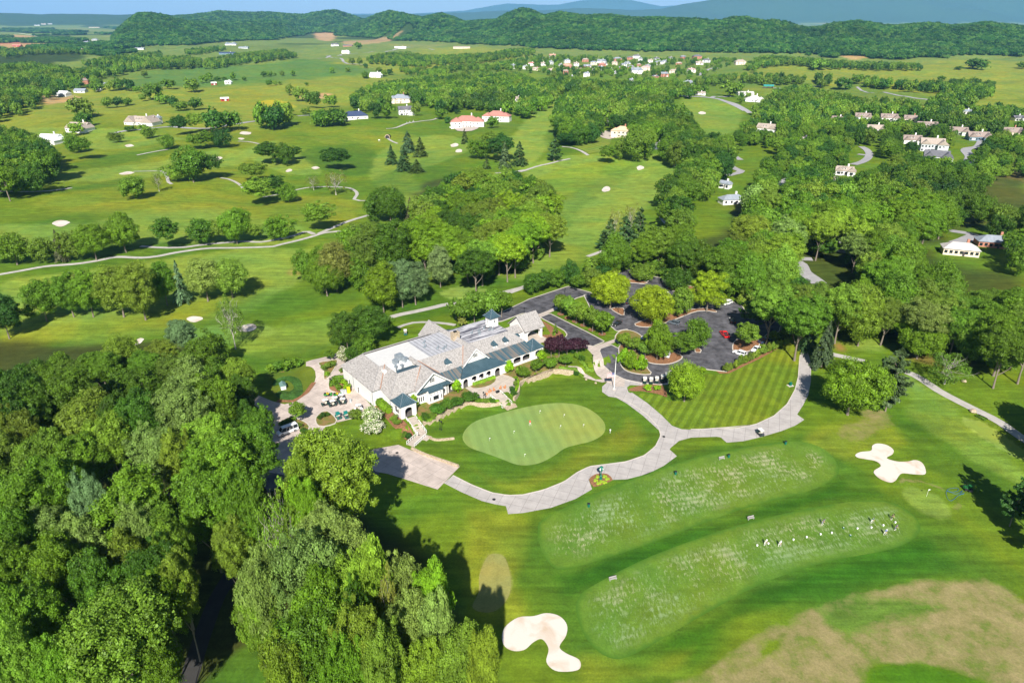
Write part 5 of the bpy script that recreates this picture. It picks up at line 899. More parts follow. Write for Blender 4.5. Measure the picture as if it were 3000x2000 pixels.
HL(Z3, [(430,660,100,0,'white','pale',1,'l','long white pavilion with pale roof by the car park'),(490,700,140,-12,'white','pale',1,'h3','white clubhouse-like house with hip roofs and terrace'),(590,608,66,-10,'timber','teal',1,'o','open barn with teal roof and red end wall'),(115,656,70,0,'white','tan',1,'l','low white house under two round trees'),(40,590,62,-10,'brick','grey',2,'h','brick house with grey roof at the subdivision edge')])
SUB = [(20,285,40,'white','grey'),(160,285,80,'white','grey'),(335,262,60,'white','red'),(378,302,90,'cream','tan'),(510,248,55,'grey','grey'),(527,188,85,'white','orange'),(518,312,75,'white','pink'),(665,287,105,'brick','orange'),(662,234,60,'white','grey'),(845,278,90,'brick','grey'),(830,226,60,'brick','tan'),(650,336,60,'brick','tan'),(700,376,65,'white','grey'),
 (780,322,80,'cream','brown'),(842,360,60,'white','grey'),(978,232,110,'white','grey'),(982,272,74,'brick','red'),(970,300,70,'grey','grey'),(1062,302,50,'grey','grey'),(1150,302,50,'brick','grey'),(1125,217,80,'brick','grey'),(1215,246,60,'grey','grey'),(1300,192,75,'white','dark'),(1335,217,50,'white','grey'),(1320,260,45,'brick','tan'),(1295,330,125,'white','grey'),(1382,303,90,'cream','pink'),
 (1480,202,60,'grey','dark'),(1502,252,80,'white','grey'),(1610,208,50,'white','dark'),(1690,248,60,'brick','tan'),(1722,198,60,'brick','grey'),(1855,196,85,'brick','dark'),(1872,248,80,'white','tan'),(1942,232,80,'grey','dark'),(1796,322,85,'white','pink'),(1470,372,70,'brick','dark'),(1552,362,90,'brick','grey'),(1642,332,85,'cream','tan'),(1756,442,125,'white','grey'),(2250,248,100,'cream','tan'),(1252,420,50,'white','grey'),(600,262,55,'grey','grey'),(742,262,60,'white','tan'),(905,252,60,'cream','grey'),(1010,252,55,'white','dark'),(1100,252,60,'cream','tan'),(1180,272,60,'white','grey'),(1250,282,60,'brick','grey'),(1425,232,60,'white','tan'),(1560,240,60,'grey','grey'),(1400,270,55,'white','grey'),(1240,205,55,'brick','dark'),(905,322,60,'white','tan'),(1100,335,55,'grey','grey'),(440,262,55,'white','tan'),(280,292,50,'white','grey')]
SUBSTART = len(HOUSES)
for k, (x, y, w_, wa_, ro_) in enumerate(SUB): HL(ZN, [(x, y, w_, (k * 37) % 50 - 25, wa_, ro_, 1 + (k % 3 > 0), 'hgd'[k % 2] + ('d' if k % 3 == 0 else ''))])
rws = [[], [], []]
for k in range(len(SUB)): rws[0 if SUB[k][1] < 240 else 1 if SUB[k][1] < 300 else 2].append(k)
for r_, nm in zip(rws, ('back', 'middle', 'front')):
    for n, k in enumerate(sorted(r_, key=lambda k: SUB[k][0])):
        HOUSES[SUBSTART + k][8] = f'{SUB[k][3]} house with {SUB[k][4]} roof, {ordn(n + 1)} from left in {nm} row of the subdivision'
HOUSES[SUBSTART + 39][8] = 'white columned manor with grey roof at the front of the subdivision'; HOUSES[SUBSTART + 5][8] = 'large white house with orange tile roof above the subdivision'
HOUSE_CLEAR = [(h[0], h[1], max(5.5, h[2] * .66)) for h in HOUSES]
def CW(f, zone, items, h=(22, 27), seed=3):
    """crowns seen from above: (x, y of the crown centre, crown width, colour, kind, height m)"""
    rg = np.random.default_rng(seed)
    for it in items:
        c = it[3] if len(it) > 3 else 'mid'; k = it[4] if len(it) > 4 else ('wild' if rg.random() < .6 else 'round'); H = it[5] if len(it) > 5 else rg.uniform(*h) if not (f is ZX and it[1] < 270) else rg.uniform(13.5, 16)
        u, v = f([it[:2]])[0]; e = f([(it[0] + it[2], it[1])])[0]
        z = 0
        for _ in range(4): X, Y = flatG(u, v, z + H * .68); z = h1(X, Y)
        d = P(X, Y, z + H * .68)[2]; TREES.append([k, c, float(X), float(Y), (e[0] - u) * d / FPX * 1.06, H, zone, None])
ZX = Zf(0, 950, 1.493)
CW(ZX, 'in the lower left wood', [(60,300,180,'dk'),(135,230,170,'dk'),(225,215,180,'mid'),(50,430,210,'dk'),(150,400,190,'mid'),(330,220,150,'lt'),(300,310,200,'mid'),(440,190,170,'mid'),(520,110,170,'lt','round'),(580,260,220,'mid'),(640,180,150,'mid'),(705,125,140,'olive'),(795,45,120,'silver'),(885,115,200,'mid','wild'),(765,200,150,'olive'),
 (840,280,190,'pale'),(960,230,180,'mid'),(1040,225,140,'lt'),(930,345,170,'mid'),(780,385,230,'pale'),(390,420,230,'olive'),(520,420,170,'dk'),(610,430,180,'dk'),(100,500,150,'olive'),(40,600,200,'olive'),(190,600,210,'lt'),(350,600,230,'mid'),(480,520,190,'lt'),(690,570,190,'pale'),(780,600,150,'olive'),(900,520,210,'lt'),
 (1080,560,270,'mid','wild'),(950,640,260,'mid','wild'),(900,790,250,'mid','wild'),(1060,780,180,'mid'),(100,790,240,'mid'),(250,720,210,'mid'),(50,960,200,'mid'),(590,810,310,'mid','round',25),(410,800,120,'silver'),(240,920,190,'pale'),(370,960,190,'pale'),(250,1080,240,'mid'),(700,930,160,'lt'),(620,930,140,'pale'),(760,1010,170,'lt'),(560,1050,190,'olive'),
 (790,1160,160,'olive'),(690,1120,210,'dk'),(60,1110,210,'mid'),(150,1290,220,'mid'),(40,1330,200,'mid'),(520,1380,420,'lt','round',27),(690,1260,190,'mid'),(90,1500,200,'lt'),(290,1520,190,'mid'),(1010,980,170,'olive'),(1080,900,160,'mid'),(420,1150,210,'dk'),(-80,420,220,'mid'),(-90,700,240,'mid'),(-110,980,250,'mid'),(-110,1300,260,'mid'),(700,1490,200,'mid','round',20),(1130,440,110,'mid','wild',15),(1060,300,110,'dk','wild',17),(1050,400,110,'dk','wild',16)])
CW(ZT, 'in the lower middle wood', [(1330,190,480,'lt','wild',31),(1170,300,230,'lt'),(1010,480,240,'lt','thin'),(1090,520,200,'lt','thin'),(1290,570,330,'pale'),(1400,660,340,'pale'),(1160,800,360,'pale'),(1400,890,300,'lt'),(920,900,260,'pale'),(1560,800,250,'lt'),(1250,1010,320,'mid'),(1720,850,240,'pale'),(1900,920,230,'bright'),(1740,1100,300,'pale'),(1920,1110,240,'pale'),(1190,1190,400,'mid','wild'),(1500,1200,260,'olive'),(1620,1320,270,'olive'),(2060,1290,260,'olive'),(1860,1340,260,'lt'),(2190,1350,170,'olive'),(1060,1350,260,'lt'),(1400,1370,240,'mid'),(900,1020,220,'lt'),(1180,420,200,'bright'),(1650,960,120,'tan','thin'),(1460,1050,200,'dk')], (25, 32), 5)
WP = ['dk', 'mid', 'mid', 'mid', 'lt', 'olive', 'pale']; WD = ['deep', 'dk', 'dk', 'mid', 'mid', 'lt', 'olive']; WL = ['mid', 'lt', 'olive', 'pale', 'pale', 'silver']
HOUSE_XY += HOUSE_CLEAR
_zq = lambda l: [((1582 + x / .948) / 1.27551, (176 + y / .948) / 1.27551) for x, y in l]
VIEWS += [_zq(q) for q in ([(700,545),(750,540),(850,578),(800,625),(740,600),(700,580)], [(1060,525),(1080,500),(1130,468),(1220,482),(1190,505),(1120,535)], [(415,420),(430,380),(490,375),(550,460),(520,480),(440,460)], [(530,255),(600,235),(640,245),(600,275),(560,300),(600,335),(560,320),(520,280)],
  [(400,105),(560,110),(590,140),(540,195),(460,190),(420,150)], [(870,235),(940,245),(970,270),(900,300),(850,290)], [(1160,200),(1240,215),(1190,260),(1150,240)], [(1240,340),(1400,320),(1400,390),(1270,385)], [(660,330),(700,325),(680,360),(640,355)], [(480,325),(560,330),(540,360),(490,350)], [(820,500),(860,500),(850,540),(820,535)])]
fill('in the round-crowned central wood', [(955,470),(1000,430),(1040,412),(1110,408),(1180,405),(1240,430),(1268,480),(1272,540),(1215,560),(1190,600),(1120,618),(1060,600),(1000,590),(945,590),(945,520)], 9.5, (18, 24), ['mid','mid','lt','bright','bright','olive','dk','mid','lt'], seed=11, wr=(.6, .8))
fill('in the wood left of the tan mansion', [(1275,300),(1280,235),(1320,205),(1380,190),(1450,192),(1530,215),(1540,245),(1480,285),(1400,275),(1385,292),(1330,300)], 12, (16, 22), WP, seed=12)
fill('in the pale grove right of the tan mansion', [(1450,285),(1500,262),(1560,250),(1600,265),(1700,330),(1690,355),(1620,365),(1560,340),(1500,345),(1470,320)], 10.5, (18, 24), WL, seed=13)
fill('at the wood edge right of the fairway', [(1575,365),(1640,330),(1700,340),(1700,400),(1660,440),(1600,455),(1590,500),(1560,530),(1520,500),(1515,430),(1560,400)], 11, (17, 22), WD, seed=14)
fill('in the wood below the right-hand houses', [(1395,570),(1450,545),(1500,560),(1560,545),(1640,585),(1690,520),(1730,450),(1800,400),(1880,380),(1960,385),(2050,430),(2165,440),(2180,500),(2130,555),(2110,620),(2060,665),(1990,640),(1950,600),(1880,620),(1830,640),(1780,680),(1700,655),(1640,615),(1560,610),(1500,620),(1420,590)], 10.5, (17, 23), WP, kinds=('round','wild','oval'), seed=15)
fill('in the lower right wood', [(1735,640),(1790,650),(1850,680),(1900,690),(1960,650),(2050,655),(2130,640),(2160,625),(2230,670),(2330,700),(2420,800),(2352,820),(2250,775),(2150,740),(2080,755),(2010,740),(1940,735),(1880,740),(1820,745),(1755,690)], 10, (17, 23), WP, kinds=('round','wild','oval'), seed=16)
fill('among the lower village lawns', [(1700,395),(1760,400),(1850,375),(1950,375),(2000,352),(2100,348),(2200,352),(2280,400),(2250,432),(2170,440),(2050,432),(1960,388),(1880,382),(1800,402),(1730,450),(1690,470)], 12, (12, 18), WP, seed=51)
fill('under the taller crowns', [(1400,575),(1500,580),(1640,590),(1700,540),(1800,430),(1900,400),(2050,440),(2170,460),(2130,560),(2060,665),(1950,620),(1830,650),(1780,690),(1700,665),(1560,625)], 9.5, (7, 11), WP, wr=(.9, 1.2), seed=61)
fill('under the taller crowns', [(1740,650),(1850,690),(1960,660),(2050,665),(2160,640),(2330,710),(2420,810),(2352,835),(2250,790),(2150,752),(2080,765),(2010,752),(1940,745),(1880,750),(1820,755),(1755,700)], 9, (6, 10), WP, wr=(.9, 1.2), seed=62)
fill('under the taller crowns', [(950,560),(1000,540),(1100,540),(1250,530),(1265,550),(1190,608),(1120,625),(1000,600),(945,600)], 7.5, (6, 9), WP, wr=(.9, 1.2), seed=63)
fill('in the olive wood at the right edge', [(2170,445),(2260,435),(2400,460),(2400,600),(2300,570),(2210,535),(2180,510)], 12, (15, 20), WL, seed=17)
fill('round the right-hand village', [(1590,230),(1640,240),(1700,215),(1800,225),(1900,235),(2050,250),(2200,250),(2380,280),(2380,390),(2280,395),(2200,350),(2100,345),(2000,350),(1950,372),(1850,372),(1780,395),(1710,350),(1690,300),(1640,290)], 11.5, (10, 16), WP, kinds=('round','oval','spruce'), seed=18)
fill('along the field below the ridge wood', [(1770,205),(1850,195),(1900,215),(1960,230),(2040,245),(2200,250),(2250,270),(2140,270),(2000,262),(1880,240),(1790,225)], 14, (11, 17), WD, seed=19)
fill('in the far central wood', [(805,225),(850,195),(960,178),(1100,165),(1200,172),(1250,195),(1268,230),(1215,248),(1120,243),(1080,235),(1010,240),(940,222),(870,235),(805,238)], 14, (14, 20), WP, seed=20)
fill('in the dark wood before the subdivision', [(1215,190),(1300,178),(1400,190),(1500,180),(1580,192),(1610,208),(1560,215),(1480,200),(1380,195),(1300,200),(1280,222)], 14, (13, 18), WD, seed=21)
fill('in the wood at the far left', [(-40,300),(40,300),(100,325),(118,370),(60,400),(-40,425)], 11, (18, 24), WD, seed=22)
fill('round the far left farms', [(-40,170),(60,150),(180,165),(250,190),(180,205),(100,212),(60,240),(-40,265)], 15, (13, 19), WD, seed=23)
fill('in the far left woods', Z1([(0,335),(300,300),(560,330),(800,310),(850,335),(560,360),(300,352),(0,378)]), 19, (12, 18), WD, seed=24)
fill('in the far left woods', Z1([(560,425),(860,375),(1110,355),(1120,382),(860,415),(600,442)]), 15, (12, 17), WD, seed=41)
fill('in the far left woods', Z1([(0,440),(200,430),(480,470),(480,530),(300,545),(0,545)]), 15, (13, 18), WD, seed=42)
fill('in the far left woods', Z1([(300,480),(500,490),(740,440),(1000,400),(1300,385),(1380,410),(1380,440),(1000,450),(740,500),(600,520),(480,540),(300,560)]), 15, (13, 19), WP, seed=25)
fill('in the far hedgerows', Z1([(1410,400),(1650,370),(1950,340),(2050,375),(1900,395),(1700,415),(1480,445),(1410,440)]), 14, (12, 18), WD, seed=26)
fill('in the far hedgerows', Z1([(1280,330),(1550,300),(1550,330),(1400,355),(1280,365)]), 16, (12, 16), WP, seed=27)
fill('in the far hedgerows', Z2([(160,400),(260,375),(450,360),(600,385),(900,375),(1150,345),(1320,330),(1330,360),(1150,385),(900,420),(560,440),(200,425)]), 15, (12, 18), WD, seed=28)
fill('in the far hedgerows', Z2([(360,455),(560,490),(700,460),(850,440),(1050,430),(1230,400),(1240,440),(1050,470),(800,480),(680,500),(500,510)]), 15, (10, 15), WP, seed=29)
fill('among the subdivision houses', ZN([(0,230),(200,200),(400,150),(700,160),(1000,170),(1500,180),(2000,190),(2250,190),(2100,260),(1900,330),(1600,400),(1300,390),(1000,330),(750,400),(500,330),(250,280),(0,260)]), 27, (9, 15), WP, kinds=('round','oval','round'), seed=30)
fill('in the far hedgerows', Z3([(180,520),(560,500),(860,520),(870,560),(560,550),(400,530),(200,560),(60,560)]), 14, (12, 17), WP, seed=31)
fill('in the far hedgerows', Z3([(920,515),(1030,515),(1030,565),(930,565)]), 12, (14, 19), WD, seed=32)
fill('in the far hedgerows', Z3([(1150,535),(1250,520),(1600,560),(1780,560),(2050,545),(2040,590),(1900,612),(1700,595),(1250,562)]), 13, (12, 18), WD, seed=33)
fill('in the far hedgerows', Z3([(1650,720),(1750,640),(1950,600),(2130,560),(2140,610),(2000,700),(1850,730)]), 13, (13, 18), ['lt','mid','pale'], seed=34)
fill('below the ridge wood', Z3([(480,470),(420,440),(560,385),(850,400),(1000,420),(1350,430),(1640,445),(1640,462),(1350,455),(980,450),(820,420),(600,430)]), 15, (13, 18), WP, seed=35)
fill('round the right-hand village', Z3([(650,620),(740,590),(1040,640),(1200,670),(1500,690),(1650,700),(1900,740),(2200,720),(2352,760),(2352,800),(2200,780),(1900,800),(1600,760),(1300,750),(1000,760),(700,730)]), 13, (12, 17), WD, kinds=('round','oval','wild'), seed=36)
print('trees', len(TREES), 'by hand', NH)
HIB = [[[0]]]
def mkcrown(k, lod, i):
    if k in ('round', 'wild') and TREES[i][5] > 1.2 * TREES[i][4]: k = 'tall' if i >= NH else 'full'
    L = CR[k][lod]; return L[i % len(L)]
lst = []
for i, t in enumerate(TREES):
    z = h1(t[2], t[3]); u, v, d = P(t[2], t[3], z + t[5] * .6); app = math.sqrt(max(t[4], 1) * max(t[5], 1)) / max(d, 1) * FPX * .4354
    vis = -90 < u < 2440 and v < 1680
    lst.append([app if vis else app * .4, i, z])
lst.sort(key=lambda q: -q[0])
BL = [q for q in lst if KN[TREES[q[1]][0]][0] == 'broadleaf_tree']
keep = set(q[1] for q in BL[:298]); keep |= set(q[1] for q in lst if KN[TREES[q[1]][0]][0] != 'broadleaf_tree' and TREES[q[1]][6].split()[0] not in ('round','among','along'))
# labels: by zone, colour and rank
byz = {}
for app, i, z in lst:
    if i in keep: byz.setdefault((TREES[i][6], KN[TREES[i][0]][0], TREES[i][7]), []).append(i)
LAB = {}
for (zone, kn, shp), ids in byz.items():
    base = lambda i: ADJ[TREES[i][1]] + ' ' + ((shp + (' shrub' if 'holly' not in shp else '')) if shp else {'broadleaf_tree': 'broadleaf tree'}.get(kn, KN[TREES[i][0]][1]))
    if len(ids) <= 20:
        ids = sorted(ids, key=lambda i: TREES[i][2] / TREES[i][3])
        for n, i in enumerate(ids): LAB[i] = base(i) + ' ' + zone + (f', {ordn(n + 1)} from left' if len(ids) > 1 else '')
    else:
        nr_ = max(2, round(math.sqrt(len(ids) / 2.2))); ids = sorted(ids, key=lambda i: TREES[i][3]); per = math.ceil(len(ids) / nr_)
        for r_ in range(nr_):
            row = sorted(ids[r_ * per:(r_ + 1) * per], key=lambda i: TREES[i][2] / TREES[i][3])
            for n, i in enumerate(row): LAB[i] = base(i) + ' ' + zone + f', {ordn(r_ + 1)} row from front, {ordn(n + 1)} from left'
for i, s_ in LAB.items():
    if len(s_.split()) > 16: s_ = s_.replace('broadleaf tree', 'tree').replace(' row from front', ' row')
    if len(s_.split()) > 16: s_ = s_.replace(' on the left', '').replace('standing ', '').replace('the ', '')
    if len(s_.split()) > 16: print('LONG', s_)
    LAB[i] = s_
STUFF = []
for app, i, z in lst:
    k, c, x, y, W, H, zone, shp = TREES[i]
    if i not in keep: STUFF.append((x, y, z, W, H, k)); continue
    base = np.array(COLR[c]); g = np.random.default_rng(i).uniform(.84, 1.2); hu = np.random.default_rng(i + 9).uniform(-.1, .12)
    cl = tuple(float(q) for q in base * g * np.array([1 + hu, 1, 1 - hu]))
    lod = 0 if app > 34 else (1 if app > 13 else 2)
    if k in ('shrub', 'cone'): lod = 1 if app > 16 else 2
    rz = (i * 2.399) % 6.283; nm, cat = KN[k]
    if app < 9 and k != 'thin':
        o = bpy.data.objects.new(nm, mkcrown(k, 2, i)); col.objects.link(o); o.location = (x, y, z - .05 * H * (k not in ('shrub', 'cone', 'low', 'spruce', 'pine'))); o.rotation_euler = (0, 0, rz); o.scale = (W, W, H); o.color = (*cl, 1)
    else:
        o = empty(nm, (x, y, z), rz); o.scale = (W, W, H)
        cr_ = bpy.data.objects.new('crown', mkcrown(k, lod, i)); col.objects.link(cr_); cr_.parent = o; cr_.color = (*cl, 1)
        if k not in ('shrub', 'cone'):
            tm = TK['con'][0] if k in ('spruce', 'pine') else TK['bare'][i % 2] if k == 'thin' else TK['near'][i % 3] if lod == 0 else TK['mid'][0] if lod == 1 else TK['far'][0]
            tr = bpy.data.objects.new('trunk', tm); col.objects.link(tr); tr.parent = o
    tag(o, LAB[i], cat, (cat + 's ' + zone) if shp is None else (shp + ' shrubs ' + zone))
# ---- the rest of the trees: beyond counting
def ginst(name, pts, protos, m_label=None, cat=None):
    """points (x, y, z, width, height) carrying crowns by geometry nodes"""
    me = bpy.data.meshes.new(name); a = np.array(pts, float); me.vertices.add(len(a)); me.vertices.foreach_set('co', a[:, :3].astype(np.float32).ravel())
    at = me.attributes.new('sz', 'FLOAT_VECTOR', 'POINT'); at.data.foreach_set('vector', np.stack([a[:, 3], a[:, 3], a[:, 4]], 1).astype(np.float32).ravel())
    rg = np.random.default_rng(5); at = me.attributes.new('rt', 'FLOAT_VECTOR', 'POINT'); rv = np.zeros((len(a), 3)); rv[:, 2] = rg.uniform(0, 6.28, len(a)); at.data.foreach_set('vector', rv.astype(np.float32).ravel())
    o = bpy.data.objects.new(name, me); col.objects.link(o)
    c = bpy.data.collections.new(name + '_crowns')
    for j, pm in enumerate(protos): po = bpy.data.objects.new(f'{name}_crown_{j}', pm); c.objects.link(po)
    ng = bpy.data.node_groups.new(name, 'GeometryNodeTree'); ng.interface.new_socket('Geometry', in_out='INPUT', socket_type='NodeSocketGeometry'); ng.interface.new_socket('Geometry', in_out='OUTPUT', socket_type='NodeSocketGeometry')
    N = ng.nodes; Lk = ng.links.new; gi = N.new('NodeGroupInput'); go = N.new('NodeGroupOutput'); ip = N.new('GeometryNodeInstanceOnPoints'); ci = N.new('GeometryNodeCollectionInfo')
    ci.inputs['Collection'].default_value = c; ci.inputs['Separate Children'].default_value = True; ci.inputs['Reset Children'].default_value = True
    ip.inputs['Pick Instance'].default_value = True; mp = N.new('GeometryNodeMeshToPoints')
    na_ = N.new('GeometryNodeInputNamedAttribute'); na_.data_type = 'FLOAT_VECTOR'; na_.inputs['Name'].default_value = 'sz'; nb_ = N.new('GeometryNodeInputNamedAttribute'); nb_.data_type = 'FLOAT_VECTOR'; nb_.inputs['Name'].default_value = 'rt'
    rv_ = N.new('FunctionNodeRandomValue'); rv_.data_type = 'INT'; rv_.inputs['Min'].default_value = 0; rv_.inputs['Max'].default_value = len(protos) - 1
    Lk(gi.outputs[0], mp.inputs['Mesh']); Lk(mp.outputs[0], ip.inputs['Points']); Lk(ci.outputs[0], ip.inputs['Instance']); Lk(na_.outputs['Attribute'], ip.inputs['Scale']); Lk(nb_.outputs['Attribute'], ip.inputs['Rotation'])
    ri = [s for s in rv_.outputs if s.enabled and s.type == 'INT'][0]
    Lk(ri, ip.inputs['Instance Index']); Lk(ip.outputs[0], go.inputs[0])
    md = o.modifiers.new('crowns', 'NODES'); md.node_group = ng; o['kind'] = 'stuff'; return o
def withmat(me, m): c = me.copy(); c.materials.clear(); c.materials.append(m); return c
MST = leafmat('woodland_leaves', [COLR[c] for c in ('deep', 'dk', 'dk', 'mid', 'mid', 'lt', 'olive')], .2)
MST2 = leafmat('ridge_leaves', [(.016, .075, .012), (.026, .11, .013), (.05, .155, .016), (.034, .125, .018), (.075, .19, .02), (.10, .21, .034)], .2)
PR = [withmat(CR['tall'][1][0], MST), withmat(CR['tall'][1][1], MST), withmat(CR['round'][1][0], MST), withmat(CR['wild'][1][0], MST), withmat(CR['wild'][1][1], MST)]
PRF = [withmat(CR['round'][2][0], MST), withmat(CR['round'][2][1], MST), withmat(CR['wild'][2][0], MST)]
near_ = [(x, y, z - .05 * H, W, H) for x, y, z, W, H, k in STUFF if y < 700]; farr = [(x, y, z - .05 * H, W, H) for x, y, z, W, H, k in STUFF if y >= 700]
print('stuff', len(near_), len(farr))
if near_: ginst('woodland', near_, PR)
if farr: ginst('far_woodland', farr, PRF)
# ---- the wooded ridges and the tree-dotted plain behind
rg = np.random.default_rng(77); HP = []; PL = []
y = 1500.
while y < 9000:
    s = 13.5 * max(1, y / 3300) ** .9; x = np.arange(-.80 * y, .80 * y, s); X = x + rg.uniform(-.4, .4, len(x)) * s; Y = y + rg.uniform(-.45, .45, len(x)) * s; t = X / Y; h = hgt(X, Y)
    B = np.interp(t, bt, bY); r0 = (Y > B * (1 + .03 * fold(X, Y, 90.))) & (h > 3.5) & (t > -.72 + .0 * t) & (np.interp(t, RT[0][4], RT[0][5]) * 3300 + CAMH > 30) & (Y < B * 1.5)
    r1 = (h > 22) & (Y >= 4000) & ~r0
    k = r0 | r1; k &= rg.random(len(k)) < .97
    bare = np.zeros(len(k), bool)
    for bx, by, br_ in BARE: bare |= np.hypot((X - bx), (Y - by) * .5) < br_
    k &= ~bare
    gw = s * rg.uniform(1.05, 1.5, len(X)); hh = rg.uniform(11, 17, len(X)) * (gw / 16) ** .5
    HP += list(zip(X[k], Y[k], h[k] - 1.5, gw[k], hh[k]))
    pn_ = fold(X, Y, 260.) + .7 * fold(Y + 900, X, 120.) + .35 * fold(X, Y, 45.)
    k = ~(r0 | r1) & (Y > 2300) & (pn_ > .62) & (t < np.where(Y > 5200, -.30, -.42)) & ~bare & (Y < 9000)
    PL += list(zip(X[k], Y[k], h[k] - 1.5, gw[k], hh[k])); y += s * .9
print('ridge', len(HP), 'plain', len(PL))
PR2 = [withmat(CR['round'][2][0], MST2), withmat(CR['round'][2][1], MST2), withmat(CR['wild'][2][0], MST2)]
ginst('ridge_forest', HP, PR2)
if PL: ginst('plain_woods', PL, PR2)

# ------------------------------------------------------------------ clubhouse
def tmat(name, c, c2, kind, w=.5, dirn='X', rough=.5, metal=0., spec=.4):
    """roofing: 'seam' standing-seam metal, 'shingle' cedar shakes, 'streak' weather-streaked membrane or copper"""
    if name in MATS: return MATS[name]
    m, nt, b = newmat(name); N = nt.nodes; Lk = nt.links.new; tc = N.new('ShaderNodeTexCoord'); out = None
    n = N.new('ShaderNodeTexNoise'); n.inputs['Detail'].default_value = 6; n.inputs['Roughness'].default_value = .7; r = N.new('ShaderNodeValToRGB'); r.color_ramp.elements[0].color = (*c, 1); r.color_ramp.elements[1].color = (*c2, 1)
    mp = N.new('ShaderNodeMapping'); Lk(tc.outputs['Object'], mp.inputs['Vector'])
    if kind == 'shingle': n.inputs['Scale'].default_value = 1.6; mp.inputs['Scale'].default_value = (1.6, .7, 1.6); r.color_ramp.elements[0].position = .3; r.color_ramp.elements[1].position = .62
    elif kind == 'streak': n.inputs['Scale'].default_value = .9; mp.inputs['Scale'].default_value = (.12, 1.5, 1) if dirn == 'X' else (1.2, .03, .03); r.color_ramp.elements[0].position = .44; r.color_ramp.elements[1].position = .56
    else: n.inputs['Scale'].default_value = .5; r.color_ramp.elements[0].position = .35; r.color_ramp.elements[1].position = .7
    Lk(mp.outputs[0], n.inputs['Vector']); Lk(n.outputs[0], r.inputs[0]); out = r.outputs[0]
    if kind == 'seam' or dirn == 'Y':
        sx = N.new('ShaderNodeSeparateXYZ'); Lk(tc.outputs['Object'], sx.inputs[0]); q = N.new('ShaderNodeMath'); q.operation = 'MULTIPLY'; q.inputs[1].default_value = 1 / w; Lk(sx.outputs[0], q.inputs[0])
        fr = N.new('ShaderNodeMath'); fr.operation = 'FRACT'; Lk(q.outputs[0], fr.inputs[0]); lt = N.new('ShaderNodeMath'); lt.operation = 'LESS_THAN'; lt.inputs[1].default_value = .16; Lk(fr.outputs[0], lt.inputs[0])
        mx = N.new('ShaderNodeMix'); mx.data_type = 'RGBA'; Lk(lt.outputs[0], mx.inputs[0]); Lk(out, mx.inputs[6]); mx.inputs[7].default_value = (*[min(1, q_ * 2.0 + .02) for q_ in c], 1); out = mx.outputs[2]
    Lk(out, b.inputs['Base Color']); b.inputs['Roughness'].default_value = rough; b.inputs['Metallic'].default_value = metal; b.inputs['Specular IOR Level'].default_value = spec
    MATS[name] = m; return m
MSH = tmat('cedar_shingle', (.17, .158, .152), (.40, .375, .355), 'shingle', rough=.9, spec=.15)
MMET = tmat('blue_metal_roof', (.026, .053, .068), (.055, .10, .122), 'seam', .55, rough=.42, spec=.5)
MCOP = tmat('streaked_metal_roof', (.028, .075, .10), (.20, .15, .11), 'streak', .55, 'Y', rough=.5)
MDECK = tmat('streaked_deck', (.09, .09, .11), (.52, .51, .53), 'streak', .5, 'X', rough=.8, spec=.2)
MDECK2 = tmat('ribbed_deck', (.26, .26, .28), (.42, .42, .43), 'seam', 1.4, rough=.7, spec=.2)
MDECKW = mat('white_membrane', (.55, .54, .52), .8, var=.05); MWHT = mat('white_stucco', (.70, .68, .655), .85, var=.06, scale=.6); MTRIM = mat('white_trim', (.82, .81, .79), .6, var=.03)
MGLS = mat('dark_glass', (.018, .025, .03), .08, var=.1, spec=.8); MDUCT = mat('galvanised_duct', (.30, .34, .37), .45, .4, .15, 2); MSTONE = mat('pale_fieldstone', (.26, .19, .12), .9, c2=(.56, .46, .33), scale=2.6, bump=.3)
MIRON = mat('black_iron', (.018, .02, .022), .5); MTIMB = mat('orange_wood', (.50, .22, .10), .7, var=.2); MCOPR = mat('copper_valley', (.36, .19, .12), .5, var=.15)
def Lp(a, b, z): return (a, -b, z)
club = empty('clubhouse', (CO[0], CO[1], PADH), R(38)); tag(club, 'long white clubhouse with pale shingle roofs, blue metal verandas and a square tower', 'clubhouse')
def cwall(name, a0, a1, b0, b1, z0, z1, m=MWHT): mb = MB(); mb.box(((a0 + a1) / 2, -(b0 + b1) / 2, (z0 + z1) / 2), (a1 - a0, b1 - b0, z1 - z0)); return mb.build(name, m, club)
def slabs(name, polys, m, th=.22):
    mb = MB()
    for p in polys:
        q = [Vector(Lp(*v)) for v in p]; n = Vector((0, 0, 0))
        for i in range(len(q)): n += q[i].cross(q[(i + 1) % len(q)])
        if n.z < 0: q = q[::-1]
        mb.extr([v - Vector((0, 0, th)) for v in q], (0, 0, th))
    return mb.build(name, m, club)
EXCL.append([xy(a, b) for a, b in [(-31, -18), (-31, 5), (-28, 16), (44, 16), (44, -20), (10, -26), (-8, -26)]])
cwall('wall', -29.2, -8.4, -16.4, 3.7, -1.6, 5.35); cwall('wall', -26.6, -18.8, 3.702, 9.6, -1.6, 4.5); cwall('wall', -18.7, -8.4, 3.704, 10.9, -.2, 4.9)
cwall('wall', -8.398, 1.1, -14, 6.2, 0, 5.1); cwall('wall', 1.102, 9.7, -20.4, 6.5, 0, 5.2); cwall('wall', 9.702, 27.4, -16.6, 3.5, 0, 4.6)
cwall('upper_wall', -23.8, 4.3, -12.1, 1.3, 5.352, 8.75); cwall('upper_wall', 7.6, 24.1, -13.2, -.9, 4.602, 7.75)
